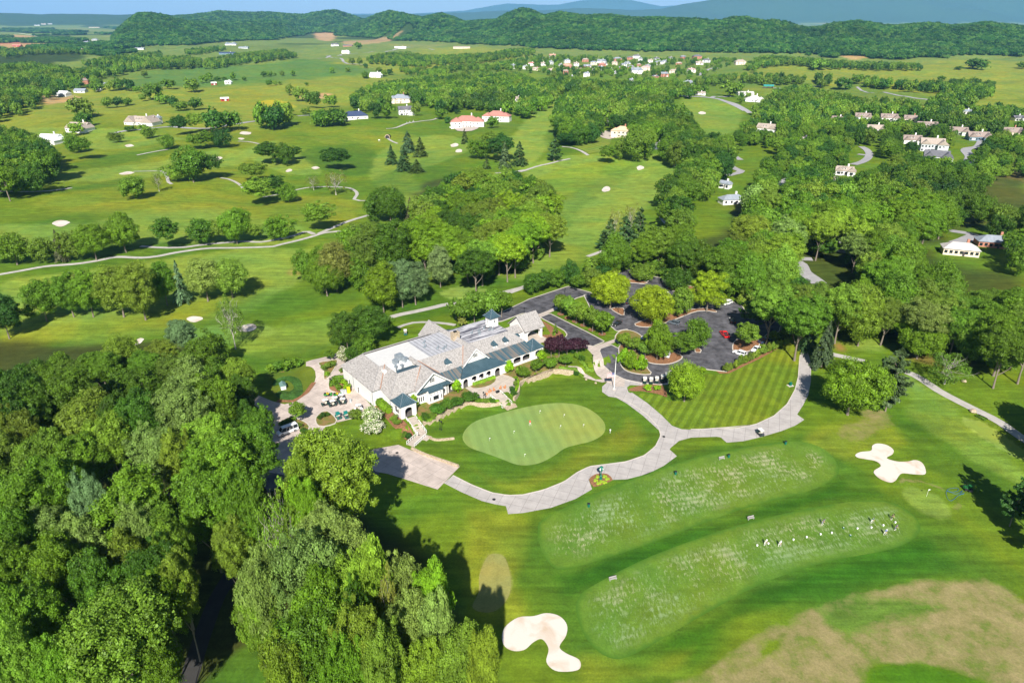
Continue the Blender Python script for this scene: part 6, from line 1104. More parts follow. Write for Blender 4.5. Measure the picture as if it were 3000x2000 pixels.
# flat decks
slabs('flat_roof', [[(-24, -12.3, 8.98), (-8, -12.3, 8.98), (-8, 1.5, 8.98), (-14.4, 1.5, 8.98), (-14.4, -1.5, 8.98), (-24, -1.5, 8.98)]], MDECKW)
slabs('flat_roof', [[(-7.98, -12.3, 9.0), (4.4, -12.3, 9.0), (4.4, 1.5, 9.0), (-7.98, 1.5, 9.0)]], MDECK2)
slabs('flat_roof', [[(7.5, -13.4, 8.0), (24.3, -13.4, 8.0), (24.3, -.7, 8.0), (7.5, -.7, 8.0)]], MDECK)
# shingle slopes
slabs('shingle_roof', [[(-29.7, -17, 5.4), (-29.7, 4.2, 5.4), (-24, -1.5, 9.5), (-24, -12.3, 9.5)], [(-29.7, 4.2, 5.4), (-26.9, 4.2, 5.4), (-22, -1.5, 9.5), (-24, -1.5, 9.5)], [(-29.7, -17, 5.4), (-24, -12.3, 9.5), (1.2, -12.3, 9.5), (1.2, -17, 5.4)],
   [(-22, -1.5, 9.5), (-26.9, 4.2, 5.2), (-27.1, 10.1, 4.6), (-22, 5.9, 9.5)], [(-22, 5.9, 9.5), (-27.1, 10.1, 4.6), (-18.9, 10.1, 4.6), (-14, 5.9, 9.5)], [(-22, -1.5, 9.5), (-22, 5.9, 9.5), (-20.6, 3.6, 8.0), (-20.6, -1.5, 8.0)]], MSH)
slabs('shingle_roof', [[(-13.3, -1.4, 9.7), (-13.3, 12, 9.7), (-19.5, 12, 4.8), (-18.9, 10.1, 5.25), (-14, 5.9, 9.15), (-14.4, -1.4, 8.85)], [(-13.3, -1.4, 9.7), (-12.5, 1.5, 9.05), (-8, 6.5, 5.45), (-7.2, 7, 4.85), (-7.2, 12, 4.85), (-13.3, 12, 9.7)]], MSH)
slabs('shingle_roof', [[(-12.5, 1.5, 9.0), (4.4, 1.5, 9.0), (.7, 6.5, 5.4), (-8, 6.5, 5.4)], [(7.45, -.7, 8), (24.3, -.7, 8), (28, 3.7, 4.7), (10.8, 3.7, 4.7)], [(24.3, -.7, 8), (24.3, -13.4, 8), (28, -17.2, 4.7), (28, 3.7, 4.7)], [(7.45, -13.4, 8), (24.3, -13.4, 8), (28, -17.2, 4.7), (10, -17.2, 4.7)]], MSH)
slabs('shingle_roof', [[(5.4, -21, 10.1), (5.4, 7.3, 10.1), (.2, 7.3, 5.0), (.7, 6.5, 5.5), (4.35, 1.5, 9.06), (4.35, -12.3, 9.06), (.9, -15, 5.7), (.9, -21, 5.7)], [(5.4, -21, 10.1), (10, -21, 5.6), (10, -17, 5.6), (7.5, -13.4, 8.05), (7.5, -.7, 8.05), (10.8, 3.7, 4.8), (10.6, 7.3, 5.0), (5.4, 7.3, 10.1)]], MSH)
mb = MB()
for p, q in [((-26.9, 4.2, 5.5), (-22, -1.5, 9.65)), ((-18.9, 10.1, 4.8), (-14, 5.9, 9.6)), ((-8, 6.5, 5.55), (-12.5, 1.5, 9.15)), ((.7, 6.5, 5.6), (4.35, 1.5, 9.2))]: mb.tube([Lp(*p), Lp(*q)], .11, 5)
mb.build('roof_valley', MCOPR, club)
mb = MB()
for p, q in [((-24, -12.3, 9.55), (-24, -1.5, 9.55)), ((-29.7, 4.2, 5.5), (-24, -1.5, 9.6)), ((-13.3, -1.4, 9.78), (-13.3, 12, 9.78)), ((5.4, -21, 10.18), (5.4, 7.3, 10.18)), ((-24, -12.3, 9.55), (4.4, -12.3, 9.55)), ((24.3, -.7, 8.1), (28, 3.7, 4.8)), ((24.3, -13.4, 8.1), (24.3, -.7, 8.1)), ((-22, 5.9, 9.6), (-27.1, 10.1, 4.7))]: mb.tube([Lp(*p), Lp(*q)], .09, 5)
mb.build('roof_ridge', mat('ridge_cap', (.30, .29, .29), .8), club)
# gable fronts
def gable(a0, a1, ap, b, z0, zt, th=.25):
    mb = MB(); mb.extr([Lp(a0, b, z0), Lp(a1, b, z0), Lp(ap, b, zt)], (0, th, 0)); return mb.build('gable_wall', MWHT, club)
gable(-18.7, -7.9, -13.3, 11.0, 4.9, 9.2); gable(.9, 10.1, 5.4, 6.75, 5.2, 9.7); gable(1.2, 9.8, 5.4, -20.3, 5.2, 9.7)
mb = MB()
for a0, a1, ap, b, z0, zt in [(-19.5, -7.1, -13.3, 12.03, 4.7, 9.62), (.1, 10.7, 5.4, 7.33, 4.95, 10.02)]:
    for e in (a0, a1): mb.extr([Lp(e, b, z0), Lp(ap, b, zt), Lp(ap, b, zt - .4), Lp(e, b, z0 - .35)], (0, -.12, 0))
mb.build('fascia', MTRIM, club)
# metal roofs
slabs('metal_roof', [[(1, 6.7, 5.5), (10.2, 6.7, 5.5), (15.2, 11.2, 3.6), (-3.4, 11.2, 3.6)]], MMET, .12)
slabs('metal_roof', [[(-8, 6.55, 5.3), (.9, 6.55, 5.3), (-3.0, 10.6, 3.7), (-7.9, 10.6, 3.7)]], MCOP, .12)
slabs('metal_roof', [[(10.6, 3.75, 4.85), (28, 3.75, 4.85), (28.2, 9.3, 3.45), (12, 9.3, 3.45)]], MCOP, .12)
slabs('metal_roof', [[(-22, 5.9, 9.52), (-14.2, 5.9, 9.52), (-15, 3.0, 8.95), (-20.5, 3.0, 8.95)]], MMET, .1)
slabs('metal_roof', [[(-19.2, 10.9, 4.75), (-7.6, 10.9, 4.75), (-7.6, 12.1, 4.2), (-19.2, 12.1, 4.2)]], MMET, .1)
slabs('metal_roof', [[(-15.4, 11.4, 5.0), (-11.2, 11.4, 5.0), (-10.6, 13.2, 4.0), (-16, 13.2, 4.0)]], MMET, .1)
cwall('bay', -15.8, -10.8, 10.902, 12.7, 0, 4.05)
def pyr(ca, cb, h, ze, za, name='metal_roof', flare=True):
    mb = MB(); pr = [(h, ze), (h * .62, ze + (za - ze) * .30), (h * .28, ze + (za - ze) * .68), (.03, za)] if flare else [(h, ze), (.03, za)]
    for i, (r_, z) in enumerate(pr): mb.v += [(ca + sx * r_, -cb + sy * r_, z) for sx, sy in ((-1, -1), (1, -1), (1, 1), (-1, 1))]
    for i in range(len(pr) - 1): mb.f += [(i * 4 + k, i * 4 + (k + 1) % 4, i * 4 + 4 + (k + 1) % 4, i * 4 + 4 + k) for k in range(4)]
    mb.f.append((3, 2, 1, 0)); o = mb.build(name, MMET, club)
    rb = MB()
    for sx, sy in ((-1, -1), (1, -1), (1, 1), (-1, 1)): rb.tube([(ca + sx * r_, -cb + sy * r_, z + .03) for r_, z in pr], .06, 4)
    rb.build('ridge_cap', MDUCT, o); return o
pyr(-24, 12.5, 2.9, 3.95, 6.7); pyr(29.2, 6.5, 2.9, 3.55, 6.5); pyr(22.8, -8, 2.25, 11.4, 13.9)
# windows
def window(a, b, z0, w_, h, side='f', mull=1, arch=False, par=None, tr=.09, shutter=False):
    """pane set in a white frame; side f faces the terrace, l the left end, r the right end"""
    fr = MB(); pn = MB()
    def bx(mb, u, z, du, dz, out, dp):
        if side == 'f': mb.box((a + u, -(b + out), z), (du, dp, dz))
        elif side == 'l': mb.box((a - out, -(b + u), z), (dp, du, dz))
        else: mb.box((a + out, -(b + u), z), (dp, du, dz))
    bx(pn, 0, z0 + h / 2, w_, h, .03, .04)
    for s in (-1, 1): bx(fr, s * w_ / 2, z0 + h / 2, tr, h + tr, .07, .06)
    for s in (0, 1): bx(fr, 0, z0 + h * s, w_ + tr, tr, .066, .06)
    for k in range(1, mull + 1): bx(fr, -w_ / 2 + w_ * k / (mull + 1), z0 + h / 2, tr * .5, h, .055, .04)
    if mull: bx(fr, 0, z0 + h / 2, w_, tr * .5, .054, .04)
    o = fr.build('window', MTRIM, par or club); pn.build('pane', MGLS, o)
    if shutter:
        sh = MB()
        for s in (-1, 1): bx(sh, s * (w_ / 2 + .22), z0 + h / 2, .26, h, .06, .05)
        sh.build('shutter', MIRON, o)
    return o
for a_ in (-18.0, -17.3, -16.6, -9.9, -9.2): window(a_, 10.92, .7, .48, 1.7, mull=0); window(a_, 10.92, 2.9, .48, .5)
for a_ in (-15.2, -11.4): window(a_, 12.72, .8, .42, 1.4, mull=0)
window(-13.3, 12.72, .8, 2.0, 1.5, mull=0)
for a_ in (-15.0, -13.9, -12.8, -11.7): window(a_, 12.72, 2.75, .55, .55)
window(-13.3, 11.02, 6.0, .7, 1.3, shutter=True); window(5.4, 6.77, 6.9, .7, 1.2, shutter=True)
for b_ in (5.6, 6.5, 7.4, 8.3, 9.1): window(-26.62, b_, .9, .4, 1.6, 'l', 0)
for b_ in (-12, -6): window(-29.22, b_, .2, .9, 2.1, 'l', 0)
window(-29.22, 1.9, -1.5, 1.0, 2.1, 'l', 0)
for a_ in (-6.6, -4.6, -2.6, -.4): window(a_, 6.22, .3, 1.3, 2.4)
for a_ in (2.4, 4.4, 6.4, 8.4): window(a_, 6.52, .3, 1.4, 2.5)
for a_ in np.arange(11.5, 27, 2.2): window(float(a_), 3.52, .3, 1.5, 2.5)
# dormers
for ca, cb, w_ in ((-3.6, 4.6, 1.9), (16.2, 2.2, 1.5), (21.0, 2.0, 1.5)):
    zt = 6.2 if ca < 0 else 5.6; d = MB(); d.box((ca, -cb + .3, zt - .2), (w_, 1.9, 1.7)); do = d.build('dormer', MTRIM, club)
    rf = MB(); h = w_ / 2 + .28; zb = zt + .62; y0 = -cb - .95; rf.add([(ca - h, y0, zb), (ca + h, y0, zb), (ca + h, y0 + 2.3, zb), (ca - h, y0 + 2.3, zb), (ca, y0 + 1.3, zb + 1.55)], [(0, 1, 4), (1, 2, 4), (2, 3, 4), (3, 0, 4), (3, 2, 1, 0)]); rf.build('dormer_roof', MMET, do)
    for u in ((-.45, .45) if w_ > 1.6 else (0,)): window(ca + u, cb + .66, zt - .35, .5, .7, par=do)
# arcades
def arcade(a0, a1, b, zt, ops, side='f', th=.4, z0=0, name='arcade', par=None):
    """wall pierced by arches: ops = (centre, width, sill, spring, crown)"""
    mb = MB()
    def bx(u0, u1, z0_, z1):
        if side == 'f': mb.box(((u0 + u1) / 2, -b, (z0_ + z1) / 2), (u1 - u0, th, z1 - z0_))
        else: mb.box((b, -(u0 + u1) / 2, (z0_ + z1) / 2), (th, u1 - u0, z1 - z0_))
    e = [a0]
    for c, w_, s0, sp, cr in ops: e += [c - w_ / 2, c + w_ / 2]
    e.append(a1)
    for k in range(0, len(e), 2):
        if e[k + 1] - e[k] > .02: bx(e[k], e[k + 1], z0, zt)
    for c, w_, s0, sp, cr in ops:
        if s0 > z0: bx(c - w_ / 2, c + w_ / 2, z0, s0)
        arc = [(c - w_ / 2 * math.cos(t), sp + (cr - sp) * math.sin(t)) for t in np.linspace(0, math.pi, 11)]
        for k in range(10):
            (u0, v0), (u1, v1) = arc[k], arc[k + 1]; q = [(u0, v0), (u1, v1), (u1, zt), (u0, zt)]
            if side == 'f': mb.extr([(u, -b + th / 2, v) for u, v in q], (0, -th, 0))
            else: mb.extr([(b - th / 2, -u, v) for u, v in q], (th, 0, 0))
    return mb.build(name, MWHT, par or club)
arcade(-2.9, 14.6, 10.75, 3.55, [(-1.3, 1.9, 0, 1.7, 2.9), (1.9, 2.0, .95, 2.2, 2.9), (4.7, 2.0, .95, 2.2, 2.9), (7.5, 1.9, .95, 2.2, 2.9), (11.0, 2.1, 0, 1.7, 2.9)])
arcade(-8.0, -2.9, 10.35, 3.6, [(-5.3, 4.2, 0, 2.5, 3.1)])
arcade(14.65, 27.2, 8.95, 3.4, [(16.7, 3.2, .8, 2.3, 3.0), (20.5, 3.2, .8, 2.3, 3.0), (24.3, 3.2, .8, 2.3, 3.0)])
arcade(27.2, 31.6, 8.95, 3.5, [(29.4, 2.4, .8, 2.3, 3.0)]); arcade(4.2, 8.75, 31.4, 3.5, [(6.4, 2.6, .8, 2.3, 3.0)], 'l')
arcade(-26.5, -21.5, 15.0, 3.9, [(-24, 2.4, 0, 2.2, 3.2)], z0=-.4); arcade(10.2, 14.8, -26.3, 3.9, [(12.5, 2.8, .9, 2.3, 3.2)], 'l', z0=-.4); arcade(10.2, 14.8, -21.7, 3.9, [(12.5, 2.8, 0, 2.2, 3.2)], 'l')
mat('veranda_tile', (.12, .11, .10), .7)
for c_, d_ in (((6, -8.5, .06), (17.5, 4.6, .12)), ((21, -6.2, .05), (12.4, 5.6, .12)), ((-24, -12.4, .05), (5, 5.2, .12)), ((-5.4, -8.3, .05), (5, 4.3, .12))): mb = MB(); mb.box(c_, d_); mb.build('veranda_floor', MATS['veranda_tile'], club)
# white rail panels under the arches, tables on the veranda
mb = MB()
for c in (1.9, 4.7, 7.5): mb.box((c, -10.98, .8), (1.9, .06, .08)); mb.box((c, -10.98, .3), (1.9, .06, .08))
mb.build('railing', MTRIM, club)
# tower
tw = MB(); tw.box((22.8, 8, 9.6), (3.1, 3.1, 3.7)); two = tw.build('tower', MWHT, club)
window(22.8, -8 + 1.56, 9.4, .7, 1.1, par=two); window(22.8 - 1.56, -8, 9.2, .5, 1.3, 'l', 0, par=two); window(22.8 + 1.56, -8, 9.4, .7, 1.1, 'r', par=two)
ch = MB(); ch.box((5.2, 4.2, 9.3), (2.5, 1.7, 4.2)); ch.box((5.2, 4.2, 11.5), (2.7, 1.9, .25)); cho = ch.build('chimney', MSTONE, club)
ca_ = MB(); ca_.box((5.2, 4.2, 11.8), (1.0, .8, .4)); ca_.build('chimney_cap', MIRON, cho)
# roof plant in the well
mb = MB(); mb.box((-17.6, -.8, 7.0), (6.2, 4.6, .3)); mb.build('well_floor', MDECKW, club)
for i, (a_, b_, z, d) in enumerate([(-16.5, -2.6, 9.9, (2.2, 1.8, 1.8)), (-18.6, -1.2, 9.0, (1.4, 1.4, 2.4)), (-19.6, .9, 8.2, (.9, .9, 2.0)), (-17.5, .8, 8.0, (1.3, 1.2, 1.7)), (-15.4, -1.0, 9.3, (1.5, 1.6, 1.4))]):
    mb = MB(); mb.box((a_, -b_, z), d, .1 * i); mb.box((a_, -b_, z + d[2] / 2 + .12), (d[0] * .6, d[1] * .6, .25), .1 * i); mb.tube([(a_, -b_, z), (a_ + .9, -b_ - .9, z - .3), (a_ + 1.1, -b_ - 1.0, z - 1.6)], .3, 8); mb.build('air_handler', MDUCT, club)
for i, (a_, b_) in enumerate([(-6, -5), (-3.2, -1.8), (-1.9, -.4), (-.8, -.9), (-4.6, -7.8), (13.2, -6.5), (15.9, -6.2), (18.6, -6.8), (19.5, -5.0), (14.8, -4.2), (20.4, -4.4)]):
    mb = MB(); z = 9.0 if a_ < 5 else 8.0; mb.box((a_, -b_, z + .25), (.7, .6, .5), i); mb.lathe([(.14, 0), (.14, .9), (.2, .95), (.2, 1.05)], (a_ + .6, -b_ + .3, z), 8); mb.build('roof_vent', MDUCT, club)
mb = MB(); mb.lathe([(1.5, 0), (1.5, .25), (.9, .3)], (20.6, 7.4, 8.0), 16); mb.build('roof_drain', mat('dark_patch', (.10, .10, .11), .8), club); mb = MB(); mb.lathe([(.7, .3), (.6, .6), (.2, .7)], (20.6, 7.4, 8.0), 14); mb.build('skylight', MDECKW, club)
# canopied back door, link and porte-cochere
slabs('metal_roof', [[(9, -21.5, 4.2), (13.5, -21.5, 4.2), (13.5, -18.2, 5.0), (9, -18.2, 5.0)]], MMET, .15)
cwall('wall', 27.402, 33.8, -9.6, -5.0, 0, 3.6); slabs('shingle_roof', [[(25.5, -7.3, 5.6), (34.5, -7.3, 5.6), (34.5, -4.4, 3.9), (26.5, -4.4, 3.9)], [(25.5, -7.3, 5.6), (34.5, -7.3, 5.6), (34.5, -10.2, 3.9), (26.5, -10.2, 3.9)]], MSH)
slabs('metal_roof', [[(28.6, -4.3, 3.9), (31.2, -4.3, 3.9), (31.2, -2.6, 3.3), (28.6, -2.6, 3.3)]], MMET, .1)
slabs('shingle_roof', [[(33.2, -7.6, 8.7), (42.2, -7.6, 8.7), (42.2, -2.6, 4.2), (33.2, -2.6, 4.2)], [(33.2, -7.6, 8.7), (42.2, -7.6, 8.7), (42.2, -12.6, 4.2), (33.2, -12.6, 4.2)]], MSH, .25)
arcade(33.8, 41.6, -3.3, 4.1, [(37.8, 5.9, 0, 2.6, 3.6)]); arcade(33.8, 41.6, -11.9, 4.1, [(37.8, 5.9, 0, 2.6, 3.6)]); arcade(-11.7, -3.5, 34.0, 4.1, [(-7.6, 5.6, 0, 2.4, 3.5)], 'l'); arcade(-11.7, -3.5, 41.4, 4.1, [(-7.6, 5.6, 0, 2.4, 3.5)], 'l')
mb = MB()
for a_ in (34.0, 41.4): mb.extr([(a_ - .15, 3.2, 4.1), (a_ - .15, 12.0, 4.1), (a_ - .15, 7.6, 8.2)], (.3, 0, 0))
mb.build('gable_wall', MWHT, club)
pdrape('driveway', [P(*xy(a, b), 0)[:2] for a, b in [(31, -13.5), (44, -13.5), (44, -1.5), (33, -1.5)]], MPAT, .09, excl=False)
mb = MB()
for a_, b_ in [(-29.3, -9.), (-29.3, 3.5), (-26.7, 9.4), (-8.2, 11.1), (14.8, 11.0)]: mb.tube([Lp(a_ - .05, b_, 5.0 if b_ < 4 else 3.8), Lp(a_ - .05, b_, -1.2)], .06, 5)
mb.build('downpipe', MDUCT, club)

# ------------------------------------------------------------------ stone terrace walls and steps
def stonewall(px, label, hh=.6, wd=.5, z=.75, base=None):
    wp = [flatG(p[0], p[1], z) for p in px]; p = np.array(smooth_poly(wp, 4, False)); d = np.gradient(p, axis=0); d /= np.linalg.norm(d, axis=1)[:, None]
    mb = MB(); n = len(p); top = (PADH + .35) if base is None else None
    L = p + np.stack([-d[:, 1], d[:, 0]], 1) * wd / 2; Q = p - np.stack([-d[:, 1], d[:, 0]], 1) * wd / 2
    tz = [top if top else h1(*q) + hh for q in p]
    for X, zz in ((L, [-.4] * n), (L, tz), (Q, tz), (Q, [-.4] * n)): mb.v += [(float(x), float(y), float(z_)) for (x, y), z_ in zip(X, zz)]
    for j in range(3):
        for i in range(n - 1): mb.f.append((j * n + i, j * n + i + 1, (j + 1) * n + i + 1, (j + 1) * n + i))
    mb.f += [(0, n, 2 * n, 3 * n), (n - 1, 4 * n - 1, 3 * n - 1, 2 * n - 1)]
    return tag(mb.build('stone_wall', MSTONE), label, 'wall', 'stone walls below the terrace')
stonewall(WALLPX, 'low curving fieldstone wall below the terrace, left of the broad steps'); stonewall(WALLPX2, 'low curving fieldstone wall below the terrace, right of the broad steps')
stonewall(ZT([(1775, 25), (1850, 60), (1950, 95), (2045, 128)]), 'low fieldstone wall along the edge of the lower court', .7, .5, .3, 0); stonewall(ZC([(1030, 1440), (1080, 1465), (1150, 1468), (1280, 1455)]), 'short fieldstone wall running out onto the grass below the porch', .5, .6, .3, 0)
def steps(name, label, p0, p1, z0, z1, wd, n, rail=True):
    """flight from p0 (top) to p1 (foot)"""
    a, b = Vector(p0), Vector(p1); d = (b - a); L = d.length; ang = math.atan2(d.y, d.x); t = empty(name, (a.x, a.y, 0), ang); tag(t, label, 'steps')
    mb = MB()
    for i in range(n): z = z0 + (z1 - z0) * (i + .5) / n; zz = max(z, h1(a.x + d.x * (i + .5) / n, a.y + d.y * (i + .5) / n) + .2); mb.box((L * (i + .5) / n, 0, zz - .6), (L / n + .002 * (i % 2), wd - .003 * i, 1.2))
    mb.build('tread', MPAT, t)
    if rail:
        for s in (-1, 1):
            mb = MB(); y = s * (wd / 2 + .05); q0, q1 = (0, y, z0 + .95), (L, y, z1 + .95); mb.tube([q0, q1], .07, 5); mb.tube([(0, y, z0 + .3), (L, y, z1 + .3)], .05, 5)
            for i in range(7): f = i / 6; z = z0 + (z1 - z0) * f; mb.tube([(L * f, y, z - .2), (L * f, y, z + 1.0)], .05, 5)
            mb.build('railing', MTRIM, t)
    return t
g0 = flatG(*ZC([(1685, 1030)])[0], PADH); g1 = flatG(*ZC([(1800, 1140)])[0], .2); steps('terrace_steps', 'broad white-railed steps from the patio down to the putting green', g0, g1, PADH, .15, 3.6, 9)
g0 = flatG(*ZC([(850, 1260)])[0], PADH - .1); g1 = flatG(*ZC([(965, 1420)])[0], .15); steps('porch_steps', 'railed walk and steps running down from the corner porch', g0, g1, PADH - .15, .12, 2.6, 10)
g0 = flatG(*ZC([(960, 1430)])[0], .12); g1 = flatG(*ZC([(850, 1530)])[0], .02); steps('court_steps', 'lower flight of railed steps reaching the shaded court', g0, g1, .12, .06, 2.4, 7)
mb = MB(); q = [flatG(*p, .1) for p in ZC([(930, 1400), (1060, 1440), (1010, 1480), (900, 1450)])]; mb.prism(q, 0, .16); tag(mb.build('landing', MPAT), kind='structure')
mb = MB(); q = [flatG(*p, .1) for p in ZC([(1740, 1130), (1860, 1085), (1900, 1145), (1800, 1180)])]; mb.prism(q, 0, .14); tag(mb.build('landing', MSTONE), kind='structure')

# ------------------------------------------------------------------ houses
WC = {'white': (.78, .76, .73), 'cream': (.70, .60, .47), 'pale': (.62, .66, .58), 'blue': (.16, .24, .30), 'grey': (.52, .54, .55), 'brick': (.42, .19, .13), 'red': (.36, .04, .03), 'glass': (.10, .12, .15), 'timber': (.3, .08, .05)}
RC = {'brown': (.28, .22, .19), 'tan': (.36, .30, .25), 'grey': (.24, .27, .31), 'dark': (.13, .13, .145), 'navy': (.04, .06, .12), 'red': (.40, .18, .145), 'orange': (.48, .28, .20), 'peach': (.66, .42, .27), 'pink': (.46, .32, .30), 'pale': (.50, .47, .45), 'white': (.74, .75, .77), 'teal': (.03, .22, .20)}
def house(X, Y, L, rot, wall, roof, st, style, label):
    z = h1(X, Y) + .1; hr = empty('barn' if 'b' in style or style == 'o' else 'house', (X, Y, z), R(rot)); tag(hr, label, 'barn' if 'b' in style or style == 'o' else 'house', 'houses of the far subdivision' if 'subdivision' in label else None)
    D = min(max(L * .5, 5), 15); e = 3.0 * st + (.4 if L > 20 else 0); mw = mat('wall_' + wall, WC[wall], .85, var=.07); mr = mat('roof_' + roof, RC[roof], .85 if roof != 'white' else .5, var=.14, scale=.8)
    Lm = L * (.72 if ('g' in style or '3' in style) and 'l' not in style else 1); yd = D / 2; rh = D * (.34 if 'l' not in style else .24); ov = .5
    def rf(mb, x0, x1, y0, y1, e, rh, hip, ax='x'):
        if ax == 'x':
            ym = (y0 + y1) / 2; i = (y1 - y0) / 2 * (1 if hip else 0); a, b = x0 - ov, x1 + ov; c, d_ = y0 - ov, y1 + ov; i = min(i + (ov if hip else 0), (b - a) * .42)
            v = [(a, c, e), (b, c, e), (b, d_, e), (a, d_, e), (a + i, ym, e + rh), (b - i, ym, e + rh)]; f = [(0, 1, 5, 4), (2, 3, 4, 5), (3, 0, 4), (1, 2, 5), (3, 2, 1, 0)]
        else:
            xm = (x0 + x1) / 2; a, b = x0 - ov, x1 + ov; c, d_ = y0 - ov, y1 + ov; i = min(((x1 - x0) / 2 + ov) if hip else 0, (d_ - c) * .45)
            v = [(a, c, e), (b, c, e), (b, d_, e), (a, d_, e), (xm, c + i, e + rh), (xm, d_ - i, e + rh)]; f = [(1, 2, 5, 4), (3, 0, 4, 5), (0, 1, 4), (2, 3, 5), (3, 2, 1, 0)]
        mb.add(v, f)
    wb = MB(); rb = MB(); hip = 'h' in style; gb = MB()
    def gwall(x0, x1, y, e, rh, t=.12): gb.extr([(x0, y, e + .01), (x1, y, e + .01), ((x0 + x1) / 2, y, e + rh * .93)], (0, -t, 0))
    if style == 'o':
        for sx in (-1, 0, 1):
            for sy in (-1, 1): wb.box((sx * L * .42, sy * yd * .8, e / 2), (.4, .4, e))
        wb.box((L * .44, 0, e / 2), (.3, D * .8, e - .01)); rf(rb, -L / 2, L / 2, -yd, yd, e, rh, False)
    else:
        wb.box((0, 0, e / 2 - .5), (Lm, D, e + 1)); rf(rb, -Lm / 2, Lm / 2, -yd, yd, e, rh, hip)
        if not hip:
            for s in (-1, 1): gb.extr([(s * (Lm / 2 - .05), -yd, e + .01), (s * (Lm / 2 - .05), yd, e + .01), (s * (Lm / 2 - .05), 0, e + rh * .95)], (s * .12, 0, 0))
    wings = []
    if 'g' in style and 'l' not in style: wings = [(-Lm * .30, L * .28, -yd - D * .16), (Lm * .42, L * .32, -yd - D * .28)]
    if '3' in style and hip: wings = [(-Lm * .42, L * .30, -yd - D * .22), (Lm * .45, L * .34, -yd - D * .1)]
    for k, (xc, ww, yf) in enumerate(wings):
        ee = e - .02 * (k + 1); wb.box((xc, (yf + yd * .6) / 2, ee / 2 - .5), (ww, yd * .6 - yf, ee + 1 - .01 * k)); rf(rb, xc - ww / 2, xc + ww / 2, yf, yd * .5, ee, ww * (.48 if not hip else .34), hip, 'y')
        if not hip: gwall(xc - ww / 2, xc + ww / 2, yf + .02, ee, ww * .48)
    wb.build('wall', mw, hr); ro = rb.build('roof', mr, hr)
    if gb.v: gb.build('gable', mw if wall != 'blue' else mat('wall_white', WC['white']), hr)
    d = P(X, Y, z)[2]; app = L / d * 683
    if style != 'o' and 'b' not in style:
        c = MB(); c.box((Lm * .18, D * .12, e + rh * .75), (1.1, .9, rh * 1.1 + 1.6)); c.build('chimney', mat('chimney_' + wall, WC['brick'] if wall in ('brick', 'cream') else WC['white']), ro)
    nw = 0 if style == 'o' else (2 if app < 12 else 4 if app < 25 else 7)
    for s in range(st):
        for i in range(nw):
            x = Lm * ((i + .5) / nw - .5); yf = -yd
            for xc, ww, yy in wings:
                if abs(x - xc) < ww / 2: yf = yy
            w_ = MB(); w_.box((x, yf - .05, s * 3 + 1.6), (1.3 if app > 12 else 1.8, .1, 1.4)); w_.build('window', MGLS, hr)
    for xc, ww, yf in wings:
        if app > 9:
            w_ = MB(); w_.box((xc, yf - .06, 1.5), (ww * .42, .1, 1.7)); w_.build('window', MGLS if ww < 6 else MTRIM, hr)
    if style != 'o': dd = MB(); dd.box((Lm * .07, -yd - .06, 1.1), (1.0 if 'b' not in style else 2.4, .12, 2.2)); dd.build('door', mat('dark_door', (.06, .05, .05)) if 'b' not in style else mat('barn_door', (.6, .58, .55)), hr)
    if 'd' in style:
        n = 3 if '3' in style else 2
        for i in range(n):
            x = Lm * (-.12 + .3 * i / n); m_ = MB(); yy = -yd * .55; zz = e + rh * .45; m_.box((x, yy, zz + .1), (1.3, 1.5, 1.3)); dm = m_.build('dormer', mat('wall_white', WC['white']), hr)
            m_ = MB(); m_.add([(x - .85, yy - .9, zz + .7), (x + .85, yy - .9, zz + .7), (x, yy - .9, zz + 1.45), (x - .85, yy + 1.6, zz + .7), (x + .85, yy + 1.6, zz + .7), (x, yy + 1.6, zz + 1.45)], [(0, 1, 2), (1, 4, 5, 2), (0, 2, 5, 3), (3, 5, 4), (0, 3, 4, 1)]); m_.build('dormer_roof', mr, dm)
            if app > 14: m_ = MB(); m_.box((x, yy - .78, zz + .15), (.7, .06, .8)); m_.build('window', MGLS, dm)
    return hr
for h in HOUSES: house(*h)
# terraces of the two mansions
pdrape('mansion_terrace', Z2([(750,860),(770,840),(960,850),(960,875),(900,905),(800,905)]), MWALK, .5, sm=2); pdrape('mansion_terrace', Z6([(740,435),(800,395),(870,400),(900,440),(840,468)]), MPAT, .4, sm=2); pdrape('pavilion_yard', Z3([(520,715),(640,715),(745,742),(640,752),(560,745)]), MWALK, .4)
# red mansion's rounded glazed bay
hz_ = G(*Z2([(860, 868)])[0]); t = empty('garden_wall', (hz_[0], hz_[1] - 14, h1(*hz_))); tag(t, 'low curved white wall round the red-roofed mansion terrace', 'wall')
mb = MB(); mb.tube([(17 * math.cos(a), -5 * math.sin(a), .6) for a in np.linspace(0.1, 3.04, 14)], .5, 5); mb.build('coping', MTRIM, t)

